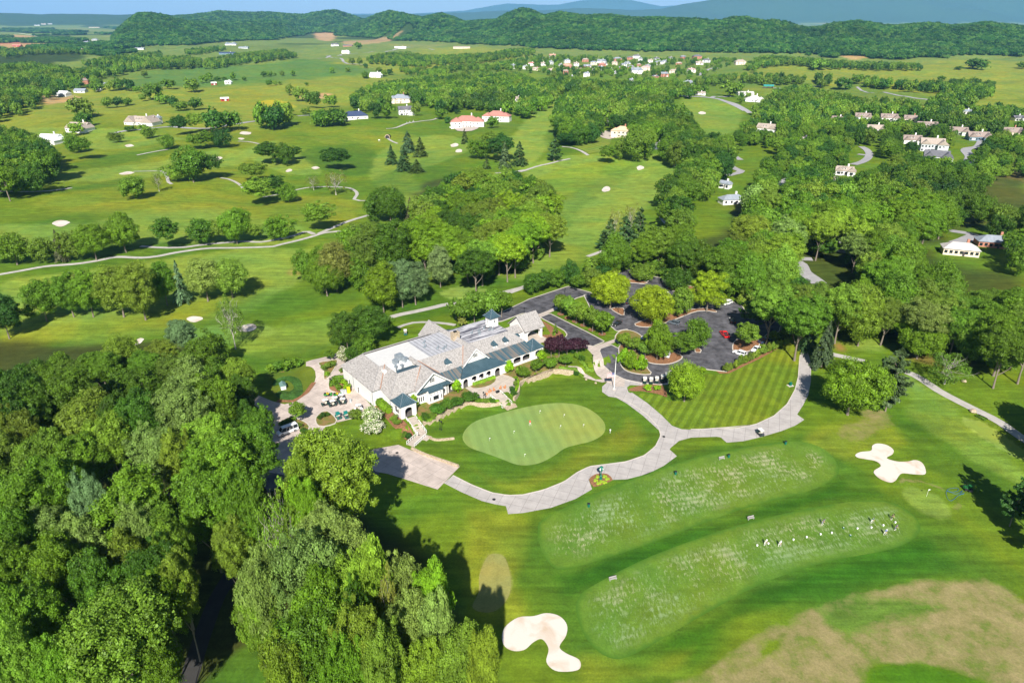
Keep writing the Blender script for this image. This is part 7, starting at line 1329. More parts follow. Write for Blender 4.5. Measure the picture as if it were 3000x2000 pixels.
# ------------------------------------------------------------------ vehicles
MPAINT = objmat('car_paint', .28, .0, .6); MCLOTH = objmat('cloth', .9, 0, .1); MTYRE = mat('tyre', (.02, .02, .02), .85); MRIM = mat('wheel_rim', (.5, .5, .52), .35, .8); MLAMP = mat('lamp_lens', (.85, .85, .8), .15, spec=.8); MTAIL = mat('tail_lens', (.4, .02, .02), .3)
def wheels(root, pos, r, w_, nm='wheel'):
    for x, y in pos:
        mb = MB(); mb.tube([(x, y - w_ / 2, r), (x, y - w_ * .35, r), (x, y + w_ * .35, r), (x, y + w_ / 2, r)], [r * .9, r, r, r * .9], 12); o = mb.build(nm, MTYRE, root)
        mb = MB(); s = 1 if y > 0 else -1; mb.tube([(x, y + s * w_ * .4, r), (x, y + s * (w_ / 2 + .02), r)], r * .55, 10); mb.build('rim', MRIM, o)
def car(kind, L=4.7, W=1.84, H=1.45):
    r = empty('parked_car' if kind not in ('van', 'pickup') else 'passenger_van' if kind == 'van' else 'pickup_truck', (0, 0, 0)); h = L / 2; cl = .28
    belt = {'sedan': .92, 'suv': 1.05, 'pickup': 1.08, 'van': 1.15}[kind]
    prof = {'sedan': [(-h, .45), (-h, .80), (-h + .15, .93), (-h + .9, .96), (h - 1.3, .92), (h - .25, .72), (h, .55), (h, .35)], 'suv': [(-h, .45), (-h, 1.0), (-h + .1, 1.08), (h - 1.25, 1.05), (h - .2, .88), (h, .6), (h, .35)],
            'pickup': [(-h, .5), (-h, 1.0), (-h + .1, 1.05), (h - 1.4, 1.08), (h - .2, .95), (h, .65), (h, .4)], 'van': [(-h, .45), (-h, 1.15), (h - 1.1, 1.15), (h - .2, .95), (h, .65), (h, .35)]}[kind]
    pts = prof + [(h - .3, cl), (-h + .3, cl)]
    mb = MB(); n = len(pts)   # tumblehome: wider at the sills than at the belt line
    for s in (-1, 1):
        mb.v += [(x, s * (W / 2 - .05 - .08 * max(0, (z - .5))), z) for x, z in pts]
    mb.f += [tuple(range(n))[::-1], tuple(range(n, 2 * n))] + [(i, (i + 1) % n, n + (i + 1) % n, n + i) for i in range(n)]
    bo = mb.build('body', MPAINT, r)
    bv = bo.modifiers.new('b', 'BEVEL'); bv.width = .07; bv.segments = 2
    cab = {'sedan': [(-h + .75, -h + 1.45, h - 2.1, h - 1.35)], 'suv': [(-h + .12, -h + .45, h - 1.9, h - 1.25)], 'pickup': [(-.75, -.55, h - 2.1, h - 1.4)], 'van': [(-h + .05, -h + .15, h - 1.45, h - .9)]}[kind][0]
    x0, x1, x2, x3 = cab; wl, wr = W / 2 - .1, W / 2 - .27
    g = MB(); g.add([(x0, -wl, belt - .05), (x3, -wl, belt - .05), (x3, wl, belt - .05), (x0, wl, belt - .05), (x1, -wr, H - .05), (x2, -wr, H - .05), (x2, wr, H - .05), (x1, wr, H - .05)], [(3, 2, 1, 0), (4, 5, 6, 7), (0, 1, 5, 4), (1, 2, 6, 5), (2, 3, 7, 6), (3, 0, 4, 7)]); g.build('glasshouse', MGLS, r)
    k = MB(); k.add([(x1 - .06, -wr - .03, H - .09), (x2 + .06, -wr - .03, H - .09), (x2 + .06, wr + .03, H - .09), (x1 - .06, wr + .03, H - .09), (x1 + .1, -wr + .08, H), (x2 - .1, -wr + .08, H), (x2 - .1, wr - .08, H), (x1 + .1, wr - .08, H)], [(3, 2, 1, 0), (4, 5, 6, 7), (0, 1, 5, 4), (1, 2, 6, 5), (2, 3, 7, 6), (3, 0, 4, 7)]); k.build('roof', MPAINT, r)
    p = MB()
    for s in (-1, 1):
        for q0, q1 in (((x0, wl), (x1, wr)), ((x3, wl), (x2, wr)), (((x0 + x3) / 2, wl), ((x1 + x2) / 2, wr))) + ((((x0 * .7 + x3 * .3), wl), ((x1 * .7 + x2 * .3), wr)), ((x0 * .3 + x3 * .7, wl), (x1 * .3 + x2 * .7, wr))) * (kind == 'van'):
            p.tube([(q0[0], s * (q0[1] + .01), belt - .05), (q1[0], s * (q1[1] + .02), H - .06)], .05, 4)
    p.build('pillar', MPAINT, r)
    if kind == 'pickup':
        b = MB(); b.box((-h + .95, 0, 1.06), (1.6, W - .5, .06)); b.build('cargo_bed', MTYRE, r)
    for s in (-1, 1):
        l = MB(); l.box((h - .05, s * (W / 2 - .32), .68), (.12, .34, .16)); l.build('headlight', MLAMP, r); l = MB(); l.box((-h + .02, s * (W / 2 - .28), .82), (.08, .28, .18)); l.build('tail_light', MTAIL, r)
    rr_ = .34 if kind == 'sedan' else .38; wheels(r, [(h * .62, W / 2 - .1), (h * .62, -W / 2 + .1), (-h * .62, W / 2 - .1), (-h * .62, -W / 2 + .1)], rr_, .24); return r
CARS = {'sedan': car('sedan'), 'suv': car('suv', 4.7, 1.9, 1.72), 'pickup': car('pickup', 5.5, 1.98, 1.85), 'van': car('van', 5.9, 2.05, 2.25)}
used = set()
def place(kind, key, f, x, y, hx, hy, color, label, cat, group, dz=.0, table=None):
    """put a vehicle at (x, y) of the photo, nose towards (hx, hy)"""
    a = flatG_h(*f([(x, y)])[0]); b = flatG_h(*f([(hx, hy)])[0]); rz = math.atan2(b[1] - a[1], b[0] - a[0]); tb = table or CARS; o = tb[key]
    if id(o) in used: o = dup(o)
    used.add(id(tb[key])); o.location = (a[0], a[1], h1(*a) + .08 + dz); o.rotation_euler = (0, 0, rz); tag(o, label, cat, group)
    for c in o.children:
        if c.name.split('.')[0] in ('body', 'roof', 'pillar', 'cowl', 'canopy', 'rear_body'): 
            if color is not None and c.name.split('.')[0] != 'canopy': c.color = (*color, 1)
    return o
def flatG_h(u, v): return G(u, v)
WHT, BLK, GRY, RED, SIL, NAVY = (.80, .80, .80), (.015, .016, .018), (.10, .12, .14), (.70, .012, .015), (.42, .45, .48), (.03, .05, .10)
gp = 'cars in the parking lot'
for k, x, y, hx, hy, c, lb in [('suv', 1645, 370, 1600, 385, WHT, 'white SUV alone near the top right of the parking lot'), ('sedan', 1685, 505, 1670, 470, BLK, 'black car left of the yellow-green tree in the lot'), ('pickup', 1625, 612, 1592, 575, RED, 'bright red pickup alone in the open parking lot'),
   ('suv', 1238, 522, 1190, 510, GRY, 'blue-grey car below the biggest yellow tree'), ('sedan', 888, 358, 886, 330, BLK, 'small black car at the far left of the parking lot'), ('sedan', 805, 528, 775, 545, BLK, 'black car nosed in beside the ornamental tree row'), ('sedan', 1015, 640, 985, 650, NAVY, 'dark blue car half under the island trees'),
   ('suv', 1190, 765, 1200, 735, WHT, 'white car under the bright trees by the loop'), ('suv', 1742, 755, 1712, 745, WHT, 'white car above the cone hedge at the lot edge'), ('sedan', 1865, 722, 1840, 740, WHT, 'white car mostly hidden behind the cone hedge'), ('pickup', 1935, 662, 1985, 650, NAVY, 'dark pickup with open bed behind the hedge'),
   ('sedan', 1965, 502, 1925, 505, BLK, 'black car in the far right corner bay'), ('suv', 1075, 285, 1060, 260, WHT, 'white car behind the biggest yellow tree'), ('suv', 1185, 305, 1170, 280, WHT, 'white car between two bright trees in the lot'), ('sedan', 945, 362, 960, 335, SIL, 'silver car left of the biggest yellow tree')]:
    place('car', k, ZP, x, y, hx, hy, c, lb, 'car' if k != 'pickup' else 'pickup truck', gp)
place('van', 'van', ZV, 640, 1195, 560, 1225, WHT, 'white passenger van parked beside the court hedge', 'van', None)
# golf carts
def cart(util=False):
    r = empty('golf_cart' if not util else 'utility_cart', (0, 0, 0)); mb = MB(); mb.box((0, 0, .38), (2.3, 1.12, .2)); mb.build('floor_pan', MTYRE, r)
    mb = MB(); mb.box((.92, 0, .66), (.55, 1.1, .5), 0, .12, .86); mb.build('cowl', MPAINT, r)
    mb = MB(); mb.box((-.75 if not util else -.7, 0, .62), (.9 if not util else 1.25, 1.1, .42), 0, 0, .95); mb.build('rear_body', MPAINT, r)
    mb = MB(); mb.box((-.1, 0, .78), (.5, 1.0, .14)); mb.box((-.36, 0, 1.02), (.12, 1.0, .42), 0, -.15); mb.build('seat', mat('cream_seat', (.62, .58, .48), .6) if not util else mat('yellow_seat', (.75, .55, .02), .6), r)
    mb = MB(); mb.tube([(.55, .25, .85), (.32, .25, 1.05)], .03, 5); mb.build('steering_column', MIRON, r)
    if not util:
        for x, y, x2 in ((.72, .48, .5), (.72, -.48, .5), (-.75, .48, -.7), (-.75, -.48, -.7)): mb = MB(); mb.tube([(x, y, .7), (x2, y, 1.84)], .025, 5); mb.build('roof_post', MIRON, r)
        mb = MB(); mb.box((-.08, 0, 1.87), (1.62, 1.16, .08), 0, 0, .92); mb.build('canopy', MPAINT, r)
        mb = MB(); mb.box((-1.12, 0, .95), (.28, .7, .6)); mb.build('golf_bags', mat('bag_cloth', (.05, .05, .07), .9), r)
    else: mb = MB(); mb.box((-.75, 0, .86), (1.1, .95, .06)); mb.build('cargo_bed', MTYRE, r)
    wheels(r, [(.78, .5), (.78, -.5), (-.78, .5), (-.78, -.5)], .23, .18); return r
KC = {'cart': cart(), 'util': cart(True)}
DGR, TEAL, CRM = (.012, .04, .035), (.01, .20, .16), (.80, .77, .70)
def pcart(f, x, y, hx, hy, label, body=DGR, roof=CRM, group='golf carts', key='cart'):
    o = place('cart', key, f, x, y, hx, hy, body, label, 'golf cart' if key == 'cart' else 'utility cart', group, table=KC)
    for c in o.children:
        if c.name.startswith('canopy'): c.color = (*roof, 1)
        if c.name.startswith('floor_pan'): c.color = (.02, .02, .02, 1)
ROW = 'golf carts parked by the loop'; CRT = 'golf carts in the service court'
for i, (x, y, l) in enumerate([(1015, 972, 'leftmost white-roofed golf cart of the row by the loop'), (1063, 976, 'second golf cart in the row by the loop'), (1107, 970, 'third golf cart in the row by the loop'), (1150, 955, 'fourth golf cart in the row by the loop'), (1183, 940, 'golf cart at the right end of the row, beside the round tree')]): pcart(ZP, x, y, x - 4, y + 40, l, group=ROW)
for x, y, hx, hy, l in [(1135, 838, 1090, 850, 'cream-roofed cart at the left of the court cluster'), (1232, 850, 1185, 862, 'cream-roofed cart at the bottom of the court cluster'), (1262, 805, 1215, 815, 'cream-roofed cart in the middle of the court cluster'), (1345, 770, 1295, 778, 'cream-roofed cart at the top of the court cluster'), (1365, 822, 1315, 835, 'cream-roofed cart at the right of the court cluster')]: pcart(ZV, x, y, hx, hy, l, group=CRT)
pcart(ZV, 1305, 1010, 1260, 960, 'teal-roofed cart nearer the planting bed', TEAL, TEAL, 'teal carts in the court'); pcart(ZV, 1410, 1000, 1370, 940, 'teal-roofed cart with cream seat beside the flowering shrub', TEAL, TEAL, 'teal carts in the court')
pcart(ZV, 1572, 905, 1530, 925, 'white-roofed cart by the clubhouse wall', WHT, WHT, CRT); pcart(ZR, 330, 848, 300, 820, 'golf cart driving alone on the wide concrete path', DGR, CRM, None); pcart(ZC, 800, 438, 796, 400, 'golf cart on the lawn path behind the clubhouse', TEAL, CRM, None)
for x, y, l in [(452, 856, 'far golf cart on the path left of the red-roofed mansion, first of three'), (472, 850, 'far golf cart on the path left of the red-roofed mansion, middle one'), (497, 843, 'far golf cart on the path left of the red-roofed mansion, last one')]: pcart(Z2, x, y, x + 20, y - 5, l, WHT, WHT, 'golf carts on the far path')
pcart(ZV, 1175, 715, 1225, 705, 'green utility cart with yellow seat, left of the pair', (.02, .22, .03), key='util', group='green utility carts'); pcart(ZV, 1300, 715, 1350, 700, 'green utility cart with yellow seat, right of the pair', (.02, .22, .03), key='util', group='green utility carts')

# ------------------------------------------------------------------ people
def skin(name, verts, edges, radii, m, parent, sub=2, color=None):
    me = bpy.data.meshes.new(name); me.from_pydata(verts, edges, []); o = bpy.data.objects.new(name, me); col.objects.link(o); o.modifiers.new('s', 'SKIN'); sb = o.modifiers.new('u', 'SUBSURF'); sb.levels = sb.render_levels = sub
    for v, r_ in zip(me.skin_vertices[0].data, radii): v.radius = (r_ if isinstance(r_, tuple) else (r_, r_))
    me.skin_vertices[0].data[0].use_root = True
    dg = bpy.context.evaluated_depsgraph_get(); m2 = bpy.data.meshes.new_from_object(o.evaluated_get(dg)); bpy.data.objects.remove(o); o = bpy.data.objects.new(name, m2); col.objects.link(o); m2.materials.clear(); m2.materials.append(m)
    m2.polygons.foreach_set('use_smooth', [True] * len(m2.polygons)); o.parent = parent
    if color: o.color = (*color, 1)
    return o
def person(stoop=.35, step=.22):
    r = empty('person', (0, 0, 0)); s = stoop
    hip = Vector((0, 0, .93)); ch = Vector((math.sin(s) * .45, 0, .93 + math.cos(s) * .45)); nk = ch + Vector((math.sin(s) * .13, 0, .10)); hd = nk + Vector((.05 + s * .05, 0, .13)); top = hd + Vector((.01, 0, .12))
    V = [hip, hip + (ch - hip) * .5, ch, nk, hd, top]; E = [(0, 1), (1, 2), (2, 3), (3, 4), (4, 5)]; Rr = [(.14, .16), (.13, .15), (.15, .19), .055, (.095, .085), .06]
    hands = Vector((.48, 0, .82 if s > .2 else .95))
    for sy in (-1, 1):
        b = len(V); V += [hip + Vector((0, sy * .10, -.06)), Vector((.05, sy * (.12 + step * .4), .50)), Vector((-.02, sy * (.13 + step * .5), .09)), Vector((.14, sy * (.14 + step * .5), .04))]; E += [(0, b), (b, b + 1), (b + 1, b + 2), (b + 2, b + 3)]; Rr += [.085, .06, .042, .04]
        b = len(V); sh = ch + Vector((0, sy * .19, .0)); V += [sh, (sh + hands) / 2 + Vector((-.04, sy * .09, -.02)), hands + Vector((0, sy * .05, .02)), hands + Vector((.05, sy * .035, -.05))]; E += [(2, b), (b, b + 1), (b + 1, b + 2), (b + 2, b + 3)]; Rr += [.055, .042, .03, .028]
    skin('body', V, E, Rr, mat('skin', (.50, .30, .21), .6, var=.04), r)
    # shirt
    v = [V[1] + Vector((0, 0, -.12)), V[1], V[2], V[2] + Vector((.02, 0, .06))]; e = [(0, 1), (1, 2), (2, 3)]; rr_ = [(.155, .175), (.15, .17), (.17, .21), .08]
    for sy in (-1, 1): b = len(v); sh = ch + Vector((0, sy * .19, 0)); v += [sh, sh + ((sh + hands) / 2 + Vector((-.04, sy * .09, -.02)) - sh) * .8]; e += [(2, b), (b, b + 1)]; rr_ += [.075, .062]
    skin('shirt', v, e, rr_, MCLOTH, r, color=(.8, .8, .8))
    v = [hip + Vector((0, 0, .03)), hip + Vector((0, 0, -.05))]; e = [(0, 1)]; rr_ = [(.16, .18), (.15, .17)]
    for sy in (-1, 1): b = len(v); v += [hip + Vector((0, sy * .10, -.12)), Vector((.05, sy * (.12 + step * .4), .50)), Vector((-.02, sy * (.13 + step * .5), .14))]; e += [(1, b), (b, b + 1), (b + 1, b + 2)]; rr_ += [.105, .078, .06]
    skin('trousers', v, e, rr_, MCLOTH, r, color=(.5, .45, .35))
    mb = MB(); mb.lathe([(.115, 0), (.115, .06), (.08, .12), (.02, .14)], (hd.x - .01, 0, hd.z + .03), 12); mb.box((hd.x + .13, 0, hd.z + .045), (.14, .16, .02)); mb.build('cap', MCLOTH, r, color=(.8, .8, .8))
    for sy in (-1, 1):
        mb = MB(); mb.box((.06, sy * (.14 + step * .5), .04), (.28, .1, .08), 0, 0, .85); mb.build('shoe', mat('shoe', (.7, .7, .68)), r)
        for k in range(4): mb = MB(); mb.tube([hands + Vector((.03 + .012 * k, sy * .03, -.03)), hands + Vector((.07 + .01 * k, sy * .01, -.05 - .012 * k)), hands + Vector((.05, sy * -.01, -.08 - .01 * k))], .009, 5); mb.build('finger', mat('skin', (.5, .3, .21)), r)
    return r, hands
PR_, hnd = person(); used_p = [False]
def pperson(f, x, y, rz, shirt, trou, cap, label, club_=True):
    a = G(*f([(x, y)])[0]); o = PR_ if not used_p[0] else dup(PR_); used_p[0] = True; o.location = (a[0], a[1], h1(*a) + .07); o.rotation_euler = (0, 0, R(rz)); tag(o, label, 'person', 'golfers')
    for c in o.children:
        s_ = c.name.split('.')[0]
        if s_ == 'shirt': c.color = (*shirt, 1)
        if s_ == 'trousers': c.color = (*trou, 1)
        if s_ == 'cap': c.color = (*cap, 1)
    M = Matrix.Rotation(R(rz), 4, 'Z'); q = Vector((a[0], a[1], h1(*a) + .07)); mb = MB(); mb.tube([M @ (hnd + Vector((.05, 0, .1))), M @ Vector((.95, .05, .04))], .012, 5); mb.box(M @ Vector((.97, .08, .04)), (.06, .12, .05)); tag(mb.build('golf_club', MRIM, loc=q), 'steel golf club held by ' + label.replace('golfer', 'the golfer', 1), 'golf club')
pperson(ZG, 750, 236, -100, (.75, .03, .03), (.7, .68, .62), (.75, .03, .03), 'golfer in red shirt on the putting green')
for x, y, rz, sh, tr, cp, l in [(728, 204, -60, (.8, .8, .8), (.75, .75, .72), (.8, .8, .8), 'golfer in white at the left end of the tee'), (818, 212, -75, (.75, .8, .85), (.75, .73, .7), (.8, .8, .8), 'golfer in pale shirt beside the white golfer'), (1087, 76, -50, (.10, .12, .22), (.25, .25, .3), (.05, .05, .08), 'golfer in navy at the back of the tee'),
   (1397, 66, -70, (.02, .2, .15), (.8, .8, .78), (.1, .1, .1), 'golfer in green shirt and white shorts'), (1478, 140, -80, (.12, .22, .6), (.75, .73, .7), (.8, .8, .8), 'golfer in blue shirt and white trousers'), (1543, 110, -50, (.05, .10, .25), (.12, .14, .2), (.1, .1, .1), 'golfer in dark blue at the right end of tee'), (1520, 44, -50, (.03, .04, .04), (.06, .07, .06), (.02, .02, .02), 'golfer in black at the back right of tee')]:
    pperson(ZD, x, y, rz, sh, tr, cp, l)

# ------------------------------------------------------------------ course and terrace furniture
MGREEN = mat('green_enamel', (.005, .13, .09), .4, var=.08)
def at(f, x, y): a = G(*f([(x, y)])[0]); return a[0], a[1], h1(*a) + .06
def simple(name, f, x, y, build, m, label, cat, group=None, parts=(), rz=0):
    p = at(f, x, y); t = empty(name, p, rz); tag(t, label, cat, group)
    mb = MB(); build(mb); mb.build(parts[0] if parts else 'body', m, t)
    for k in range(1, len(parts), 3): mb = MB(); parts[k + 1](mb); mb.build(parts[k], parts[k + 2], t)
    return t
# flagpole with the flag at half staff
p = at(ZP, 780, 1020); ft = ztop(p[0], p[1], ZP([(800, 772)])[0][1]) - p[2]; t = empty('flagpole', p); tag(t, 'tall white flagpole standing in the concrete plaza', 'flagpole')
mb = MB(); mb.tube([(0, 0, 0), (0, 0, ft * .5), (0, 0, ft)], [.14, .11, .06], 10); mb.build('pole', MTRIM, t); mb = MB(); mb.lathe([(.01, 0), (.14, .06), (.14, .14), (.01, .2)], (0, 0, ft), 10); mb.build('finial', mat('gilt', (.7, .5, .1), .3, .8), t); mb = MB(); mb.lathe([(.5, 0), (.5, .15), (.2, .3)], (0, 0, 0), 14); mb.build('base', MKERB, t)
fl = empty('flag', (p[0], p[1], p[2] + ft * .52), R(172)); tag(fl, 'striped flag with blue star field hanging at half staff', 'flag')
def fpt(u, v): return (.1 + u * 2.6 * .86, .28 * math.sin(u * 7) * u, -v * 1.6 - u * u * .5)
for i in range(13):
    mb = MB(); u0 = .4 if i < 7 else 0
    for k in range(8):
        a, b = u0 + (1 - u0) * k / 8, u0 + (1 - u0) * (k + 1) / 8; mb.add([fpt(a, i / 13), fpt(b, i / 13), fpt(b, (i + 1) / 13), fpt(a, (i + 1) / 13)], [(0, 1, 2, 3)])
    mb.build('stripe', mat('flag_red', (.55, .02, .04), .8) if i % 2 == 0 else mat('flag_white', (.8, .8, .8), .8), fl)
mb = MB()
for k in range(4): a, b = .4 * k / 4, .4 * (k + 1) / 4; mb.add([fpt(a, 0), fpt(b, 0), fpt(b, 7 / 13), fpt(a, 7 / 13)], [(0, 1, 2, 3)])
cn = mb.build('canton', mat('flag_blue', (.02, .03, .16), .8), fl); mb = MB()
for r_ in range(9):
    for c_ in range(6 if r_ % 2 == 0 else 5):
        u, v = .4 * (c_ * 2 + 1 + r_ % 2) / 12, 7 / 13 * (r_ + 1) / 10; q = fpt(u, v); mb.add([(q[0] + .04 * math.sin(a) * (1 if j % 2 == 0 else .4), q[1] + s_, q[2] + .04 * math.cos(a) * (1 if j % 2 == 0 else .4)) for s_ in (-.012, .012) for j, a in enumerate(np.linspace(0, 6.283, 11)[:10])], [tuple(range(10)), tuple(range(10, 20))])
mb.build('stars', mat('flag_white', (.8, .8, .8), .8), cn)
# street clock
p = at(ZG, 1262, 628); ht = ztop(p[0], p[1], ZG([(1262, 532)])[0][1]) - p[2]; t = empty('street_clock', p, R(8)); tag(t, 'green four-faced street clock in its planted island', 'street clock')
mb = MB(); mb.lathe([(.42, 0), (.42, .25), (.3, .35), (.28, 1.0), (.34, 1.05), (.16, 1.25), (.12, ht - 1.6), (.2, ht - 1.5), (.1, ht - 1.4)], n=12); mb.build('post', MGREEN, t)
mb = MB(); mb.tube([(0, .22, ht - .8), (0, -.22, ht - .8)], .62, 20); mb.tube([(.22, 0, ht - .8), (-.22, 0, ht - .8)], .6, 20); mb.lathe([(.4, 0), (.3, .12), (.05, .3)], (0, 0, ht - .25), 10); hd_ = mb.build('clock_head', MGREEN, t)
for s in (-1, 1):
    mb = MB(); mb.tube([(0, s * .23, ht - .8), (0, s * .25, ht - .8)], .5, 20); fc = mb.build('clock_face', MTRIM, hd_)
    mb = MB(); mb.box((0, s * .262, ht - .62), (.05, .012, .36)); mb.box((.12, s * .262, ht - .86), (.26, .012, .05), 0, .4)
    for k in range(12): a = k * math.pi / 6; mb.box((.42 * math.sin(a), s * .26, ht - .8 + .42 * math.cos(a)), (.04, .012, .08), 0, a)
    mb.build('clock_hands', MIRON, fc)
for i, (x, y) in enumerate([(1225, 640), (1245, 662), (1290, 655), (1308, 630), (1240, 615), (1290, 612), (1265, 650)]): simple('flower_clump', ZG, x, y, lambda mb: [mb.lathe([(.05, 0), (.42 - .1 * (k % 2), .12), (.3, .38), (.03, .48)], (.3 * math.cos(k * 2), .3 * math.sin(k * 2), 0), 7) for k in range(4)], mat('marigold', (.35, .42, .02), .9, c2=(.10, .22, .02), scale=6), f'low yellow-green flower clump in the clock bed, {ordn(i + 1)} of seven', 'flowers', 'flower clumps in the clock bed', ('foliage',))
# lamp posts
def lamp(f, x, y, yt, label, n=2):
    p = at(f, x, y); h_ = max(2.6, ztop(p[0], p[1], f([(x, yt)])[0][1]) - p[2]); t = empty('lamp_post', p); tag(t, label, 'lamp post', 'black lamp posts'); mb = MB(); mb.lathe([(.16, 0), (.12, .4), (.05, .5), (.04, h_ - .5)], n=8); mb.build('post', MIRON, t)
    mb = MB(); mb.lathe([(.06, 0), (.2, .1), (.22, .42), (.26, .46), (.03, .66)], (0, 0, h_ - .55), 8); mb.build('lantern', MIRON, t)
for f, x, y, yt, l in [(ZC, 65, 950, 865, 'lamp post at the court by the shrub bed'), (ZC, 1138, 1372, 1272, 'left lamp post of the pair on the lawn below the porch'), (ZC, 1155, 1378, 1285, 'right lamp post of the pair on the lawn below the porch'), (ZC, 1568, 1085, 1000, 'left lamp post of the pair at the patio edge'), (ZC, 1585, 1090, 1022, 'right lamp post of the pair at the patio edge'),
   (ZC, 1888, 950, 870, 'lamp post right of the terrace steps'), (ZP, 405, 290, 245, 'lamp post beside the entrance drive'), (ZP, 93, 445, 392, 'lamp post behind the porte-cochere'), (ZP, 615, 822, 755, 'lamp post beside the loop sidewalk'), (ZP, 815, 432, 395, 'lamp post on the small mulch island'), (ZP, 2065, 690, 630, 'lamp post among the hedge cones, right one'), (ZP, 1700, 860, 800, 'lamp post among the hedge cones, left one'), (ZC, 1300, 355, 265, 'lamp post behind the clubhouse'), (ZC, 1968, 240, 175, 'lamp post in the drive island')]: lamp(f, x, y, yt, l)
# putting pins and the green flag
for i, (x, y) in enumerate([(455, 350), (632, 298), (820, 150), (995, 178), (968, 258), (1135, 250), (710, 466)]):
    simple('putting_pin', ZG, x, y, lambda mb: mb.tube([(0, 0, 0), (0, 0, .95)], .022, 5), MTRIM, 'small white hole marker on the putting green, ' + ['far left', 'between the left one and the red golfer', 'at the top edge', 'upper right', 'right of centre', 'far right', 'at the bottom lobe'][i], 'hole marker', 'hole markers on the putting green', ('rod', 'pennant', lambda mb: mb.box((.14, 0, .85), (.26, .03, .2)), MTRIM))
simple('golf_flag', ZR, 1605, 1318, lambda mb: mb.tube([(0, 0, 0), (0, 0, 2.2)], .025, 6), MTRIM, 'white flagstick on the small green right of the tees', 'flagstick', None, ('pole', 'pennant', lambda mb: mb.extr([(.02, 0, 2.2), (.6, .05, 2.02), (.02, 0, 1.8)], (0, .02, 0)), MTRIM))
# range kit
def bench(mb): mb.box((0, 0, .45), (1.7, .4, .06)); [mb.box((s * .7, 0, .22), (.08, .36, .4)) for s in (-1, 1)]
for f, x, y, l in [(ZD, 640, 46, 'pale bench between the two practice tees'), (ZG, 2140, 486, 'bench at the upper edge of the practice tee'), (ZG, 1350, 1360, 'bench at the left end of the lower tee')]:
    simple('bench', f, x, y, bench, mat('bench_grey', (.34, .32, .30)), l, 'bench', 'range benches', ('seat', 'backrest', lambda mb: mb.box((0, .22, .75), (1.7, .05, .35)), mat('bench_grey', (.34, .32, .30))), R(18))
for f, x, y, l in [(ZG, 2190, 470, 'green bin right of the bench at the tee'), (ZG, 1175, 828, 'green bin at the lower left corner of the tee'), (ZR, 525, 918, 'green bin above the right end of the tee'), (ZG, 1805, 594, 'dark green bin on the bank below the path')]:
    simple('litter_bin', f, x, y, lambda mb: mb.lathe([(.26, 0), (.32, .9), (.34, .95)], n=12), MGREEN, l, 'bin', 'green bins round the tee', ('bin_body', 'lid', lambda mb: mb.lathe([(.36, .95), (.3, 1.05), (.08, 1.15)], n=12), MIRON))
for i, (x, y) in enumerate([(680, 212), (750, 200), (907, 176), (990, 160), (1077, 142), (1147, 133), (1220, 103), (1308, 106), (1395, 100), (1470, 86), (1263, 150), (1545, 68)]):
    simple('ball_basket', ZD, x, y, lambda mb: mb.lathe([(.16, 0), (.22, .34)], n=8), MTRIM if i not in (6, 10) else MGREEN, ('white' if i not in (6, 10) else 'green') + f' range-ball basket on the lower tee, {ordn(i + 1)} from left', 'ball basket', 'range-ball baskets', ('basket', 'balls', lambda mb: [mb.lathe([(.01, 0), (.05, .04), (.01, .08)], (.09 * math.cos(k), .09 * math.sin(k), .33), 6) for k in range(6)], MTRIM))
simple('ground_mower', ZR, 1912, 1262, lambda mb: [mb.box((0, 0, .6), (1.8, 1.0, .5), 0, 0, .85), mb.box((.7, 0, .95), (.7, .8, .4))], mat('machine_green', (.02, .14, .03), .4), 'green and black ride-on mower beside the blue hose', 'mower', None, ('body', 'cutting_deck', lambda mb: [mb.box((.2, s * .95, .25), (1.0, .7, .3)) for s in (-1, 1)], MIRON, 'roll_bar', lambda mb: mb.tube([(-.6, -.5, .6), (-.6, -.5, 1.9), (-.6, .5, 1.9), (-.6, .5, .6)], .05, 6), MIRON, 'wheel', lambda mb: [mb.tube([(x, s * .55, .35), (x, s * .8, .35)], .36, 12) for x in (-.6, .7) for s in (-1, 1)], MTYRE))
hp = [G(*ZR([q])[0]) for q in [(1890, 1300), (1850, 1310), (1800, 1350), (1770, 1340), (1755, 1290), (1775, 1262), (1840, 1255), (1845, 1275), (1800, 1285), (1760, 1275), (1830, 1300), (1880, 1275), (1860, 1305), (1895, 1290)]]
mb = MB(); mb.tube([(x, y, h1(x, y) + .12 + .02 * (i % 3)) for i, (x, y) in enumerate(smooth_poly(hp, 4, False))], .035, 5); tag(mb.build('garden_hose', mat('blue_hose', (.015, .12, .32), .5)), 'blue hose lying in loops on the grass beside the mower', 'hose')
simple('utility_cabinet', ZR, 562, 470, lambda mb: mb.box((0, 0, .65), (.7, .6, 1.1), .3), MGREEN, 'green utility cabinet on a slab in the striped lawn', 'utility cabinet', None, ('cabinet', 'slab', lambda mb: mb.box((0, 0, .05), (1.8, 1.4, .1), .3), MKERB))
def rockmesh(mb, s=1): mb.lathe([(.5 * s, 0), (.62 * s, .2 * s), (.45 * s, .5 * s), (.15 * s, .62 * s)], n=7)
for f, x, y, s, l in [(ZR, 1890, 440, 1.3, 'pale boulder in the mulch bed by the right path'), (ZR, 1960, 672, 1.6, 'pale boulder at the bend of the right path'), (ZP, 567, 948, .7, 'small carved stone left of the sidewalk end'), (ZP, 640, 975, .7, 'small carved stone right of the sidewalk end')]:
    p = at(f, x, y); mb = MB(); rockmesh(mb, s); tag(mb.build('boulder', MSTONE, loc=p), l, 'boulder')
